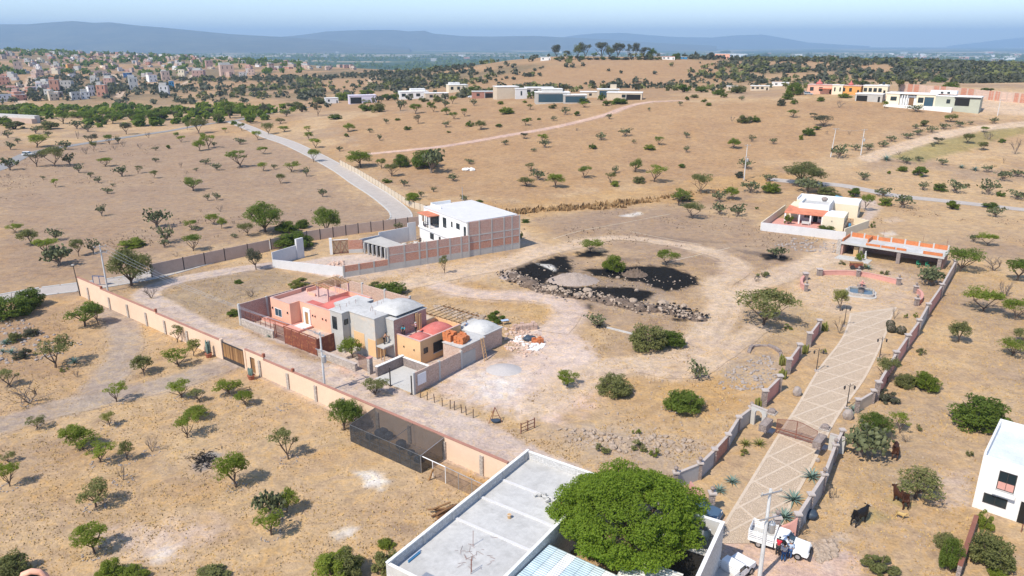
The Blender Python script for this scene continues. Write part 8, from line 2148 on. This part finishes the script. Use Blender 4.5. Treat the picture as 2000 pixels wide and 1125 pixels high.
TL = [((45, 475), 90, 50, 'white', 'low house with a bright blue roof at the left edge of the town', 'bluetank'), ((600, 462), 60, 56, 'lgrey', 'grey cement house at the near edge of the town, left of a pair', None), ((672, 455), 60, 52, 'whitew', 'white house at the near edge of the town, right of a pair', None),
      ((722, 430), 45, 72, 'white', 'narrow white house behind the near pair', None), ((795, 436), 66, 90, 'brick', 'tall brick house with orange trim at the near edge of the town', None), ((738, 332), 58, 42, 'grey', 'dark grey house on the bare slope', None), ((845, 342), 66, 50, 'brickd', 'square brick house beside the pale slope street', None),
      ((1050, 382), 62, 92, 'lgrey', 'tall grey house alone right of the pale slope street', None), ((1200, 322), 62, 55, 'white', 'white and blue house on the slope', None), ((1283, 428), 66, 75, 'whitew', 'white two storey shell at the near edge, rightmost', None), ((1345, 372), 36, 50, 'bluetank', 'small bright blue hut on the slope', None),
      ((1300, 308), 58, 66, 'brickl', 'tall pale brick house above the white shell', None), ((1548, 292), 84, 60, 'brickd', 'broad brick house on the brow of the hill', None), ((1782, 278), 100, 88, 'brickl', 'largest pinkish brick house on the brow of the hill', None), ((1900, 286), 60, 40, 'lgrey', 'low grey house right of the largest brick house', None), ((1965, 268), 48, 40, 'brickl', 'small brick house at the right end of the brow', None),
      ((430, 398), 64, 90, 'brick', 'brown brick house in the middle of the near town', None), ((520, 378), 78, 60, 'grey', 'low grey house right of the brown brick one', None), ((313, 388), 44, 52, 'white', 'small white house left of the brown brick one', None), ((250, 402), 70, 40, 'lgrey', 'low grey house near the white street', None),
      ((770, 264), 130, 26, 'brickl', 'long low pinkish warehouse in the town', None), ((990, 287), 48, 36, 'bluem', 'house with a dark blue front beside trees', None), ((35, 345), 74, 60, 'brick', 'red brick house at the left edge', None), ((92, 398), 66, 40, 'rose', 'rose house beside the white street', None), ((150, 245), 60, 76, 'brickl', 'tall pale brick house behind the white street', None), ((318, 272), 52, 46, 'mauve', 'dark house in the second row of the town', None), ((555, 217), 46, 32, 'orange2', 'yellow orange house in the middle of the town', None), ((1640, 215), 50, 60, 'brickd', 'tall dark house on the skyline of the brow', None), ((1420, 288), 44, 62, 'cream', 'roofless pale shell on the brow', None)]
ZT = lambda x, y: (x / 4, 80 + y / 4)
for (xy, w, h, mm, lab, rf) in TL:
    p = G(*ZT(*xy)); k = pxm(p); W_ = w / 4 / k; H = h / 4 / k
    town_house(p, W_, W_ * q.uniform(.7, 1.0), H, facing(p) + R(q.uniform(-25, 25)), MT[mm], lab, 'houses at the near edge of the town', q, MT[rf] if rf else None, 2 if w < 70 else 3)
n = 0; placed = []
def try_house(a, d, sc=1.0, lab=None, grp='houses filling the hillside town'):
    global n
    x = a * d; y = d
    W_ = q.uniform(6, 10.5) * sc
    for (px_, py_, w_) in placed:
        if abs(px_ - x) < (w_ + W_) * .42 and abs(py_ - y) < (w_ + W_) * .6: return
    placed.append((x, y, W_)); z = float(TZ(x, y)); p = Vector((x, y, z)); n += 1
    mi = q.choices(range(10), TW_)[0]; hh = q.choice([2.8, 3.2, 5.2, 5.8]) * sc
    dz_ = p.z + hh * .5 - CAM_H; dep_ = p.y * _c - dz_ * _s; TOWN.append((town_house(p, W_, W_ * q.uniform(.6, 1.1), hh, facing(p) + R(q.choice([-28, 20, 62]) + q.uniform(-6, 6)), TM[mi], lab or 'small flat roofed house among many in the hillside town', grp, q, None, 2), mi, hh > 5, 1000 + 1440 * p.x / dep_, 562.5 - 1440 * (p.y * _s + dz_ * _c) / dep_))
TOWN = []
for i in range(3200):
    a = q.uniform(-.72, -.335); d = 900 + 1150 * q.random() ** .9
    if d < 1010 and a > -.60: continue
    edge = smooth(-.30, -.44, a) * .9 + .12
    if q.random() > edge: continue
    if n < 250: try_house(a, d)
for i in range(90):
    a = q.uniform(-.335, -.20); d = q.uniform(1180, 1430)
    if n < 275: try_house(a, d, 1.0, 'small house on the distant bare ridge right of the town', 'houses on the bare ridge')
for i in range(60):
    a = q.uniform(-.66, -.60); d = q.uniform(650, 880)
    if n < 286: try_house(a, d)
# pale halls out on the plain
for i in range(70):
    a = q.uniform(-.3, .72) if i < 35 else q.uniform(.38, .72); d = q.uniform(3800, 9000); x, y = a * d, d; z = float(TZ(x, y)); p = Vector((x, y, z)); W_ = q.uniform(20, 70)
    t = thing('distant_hall', 'tiny pale building far out on the valley floor', 'building', p, facing(p), 'pale buildings on the plain'); bx('wall', q.choice([MT['white'], MT['lgrey'], MT['white'], MT['rose']]), t, (-W_ / 2, 0, -3, W_ / 2, 25, q.uniform(8, 16))); bx('roof', MT['white'], t, (-W_ / 2 - 1, -1, 16.01, W_ / 2 + 1, 26, 17))

TC = ['red brick', 'pale brick', 'dull brick', 'grey', 'light grey', 'white', 'faded brown', 'pink', 'beige', 'cream']
TL2 = [(11, 112, 'blue roofed edge house'), (150, 188, 'grey edge house of the pair'), (199, 180, 'tall brick edge house'), (184, 157, 'dark grey slope house'), (211, 160, 'square brick slope house'), (262, 165, 'tall grey lone house'), (300, 155, 'white and blue house'), (321, 180, 'white two storey shell'), (325, 150, 'tall pale brick house'), (387, 148, 'broad brick brow house'), (445, 140, 'largest brick house'), (475, 148, 'low grey brow house'), (107, 170, 'brown near house'), (130, 170, 'low grey near house'), (62, 178, 'white street grey house'), (192, 143, 'long pinkish warehouse'), (247, 148, 'dark blue fronted house'), (9, 160, 'left edge brick house'), (37, 132, 'tall white street house'), (80, 143, 'dark second row house'), (138, 132, 'yellow orange house'), (410, 125, 'dark skyline house'), (355, 145, 'roofless pale shell'), (0, 100, 'top left town corner'), (650, 137, 'right end of the town'), (560, 138, 'bare ridge middle'), (250, 105, 'upper middle of the town')]
sets = {}
for li, (lx, ly, nm) in enumerate(TL2):
    for pi, P in enumerate(TOWN):
        key = (li, P[1], P[2], dirn(P[3] - lx, (P[4] - ly) * 2)); sets.setdefault(key, []).append((math.hypot(P[3] - lx, (P[4] - ly) * 2.5), pi))
best = {}
for key, L in sets.items():
    L.sort()
    for r, (d, pi) in enumerate(L[:10]):
        c = r * 30 + d
        if pi not in best or c < best[pi][0]: best[pi] = (c, r, key)
for pi, (c, r, key) in best.items():
    t = TOWN[pi][0]; t['label'] = TC[key[1]] + (' two storey' if key[2] else ' low') + ' house, ' + ORD[r] + 'nearest ' + key[3] + ' the ' + TL2[key[0]][2]
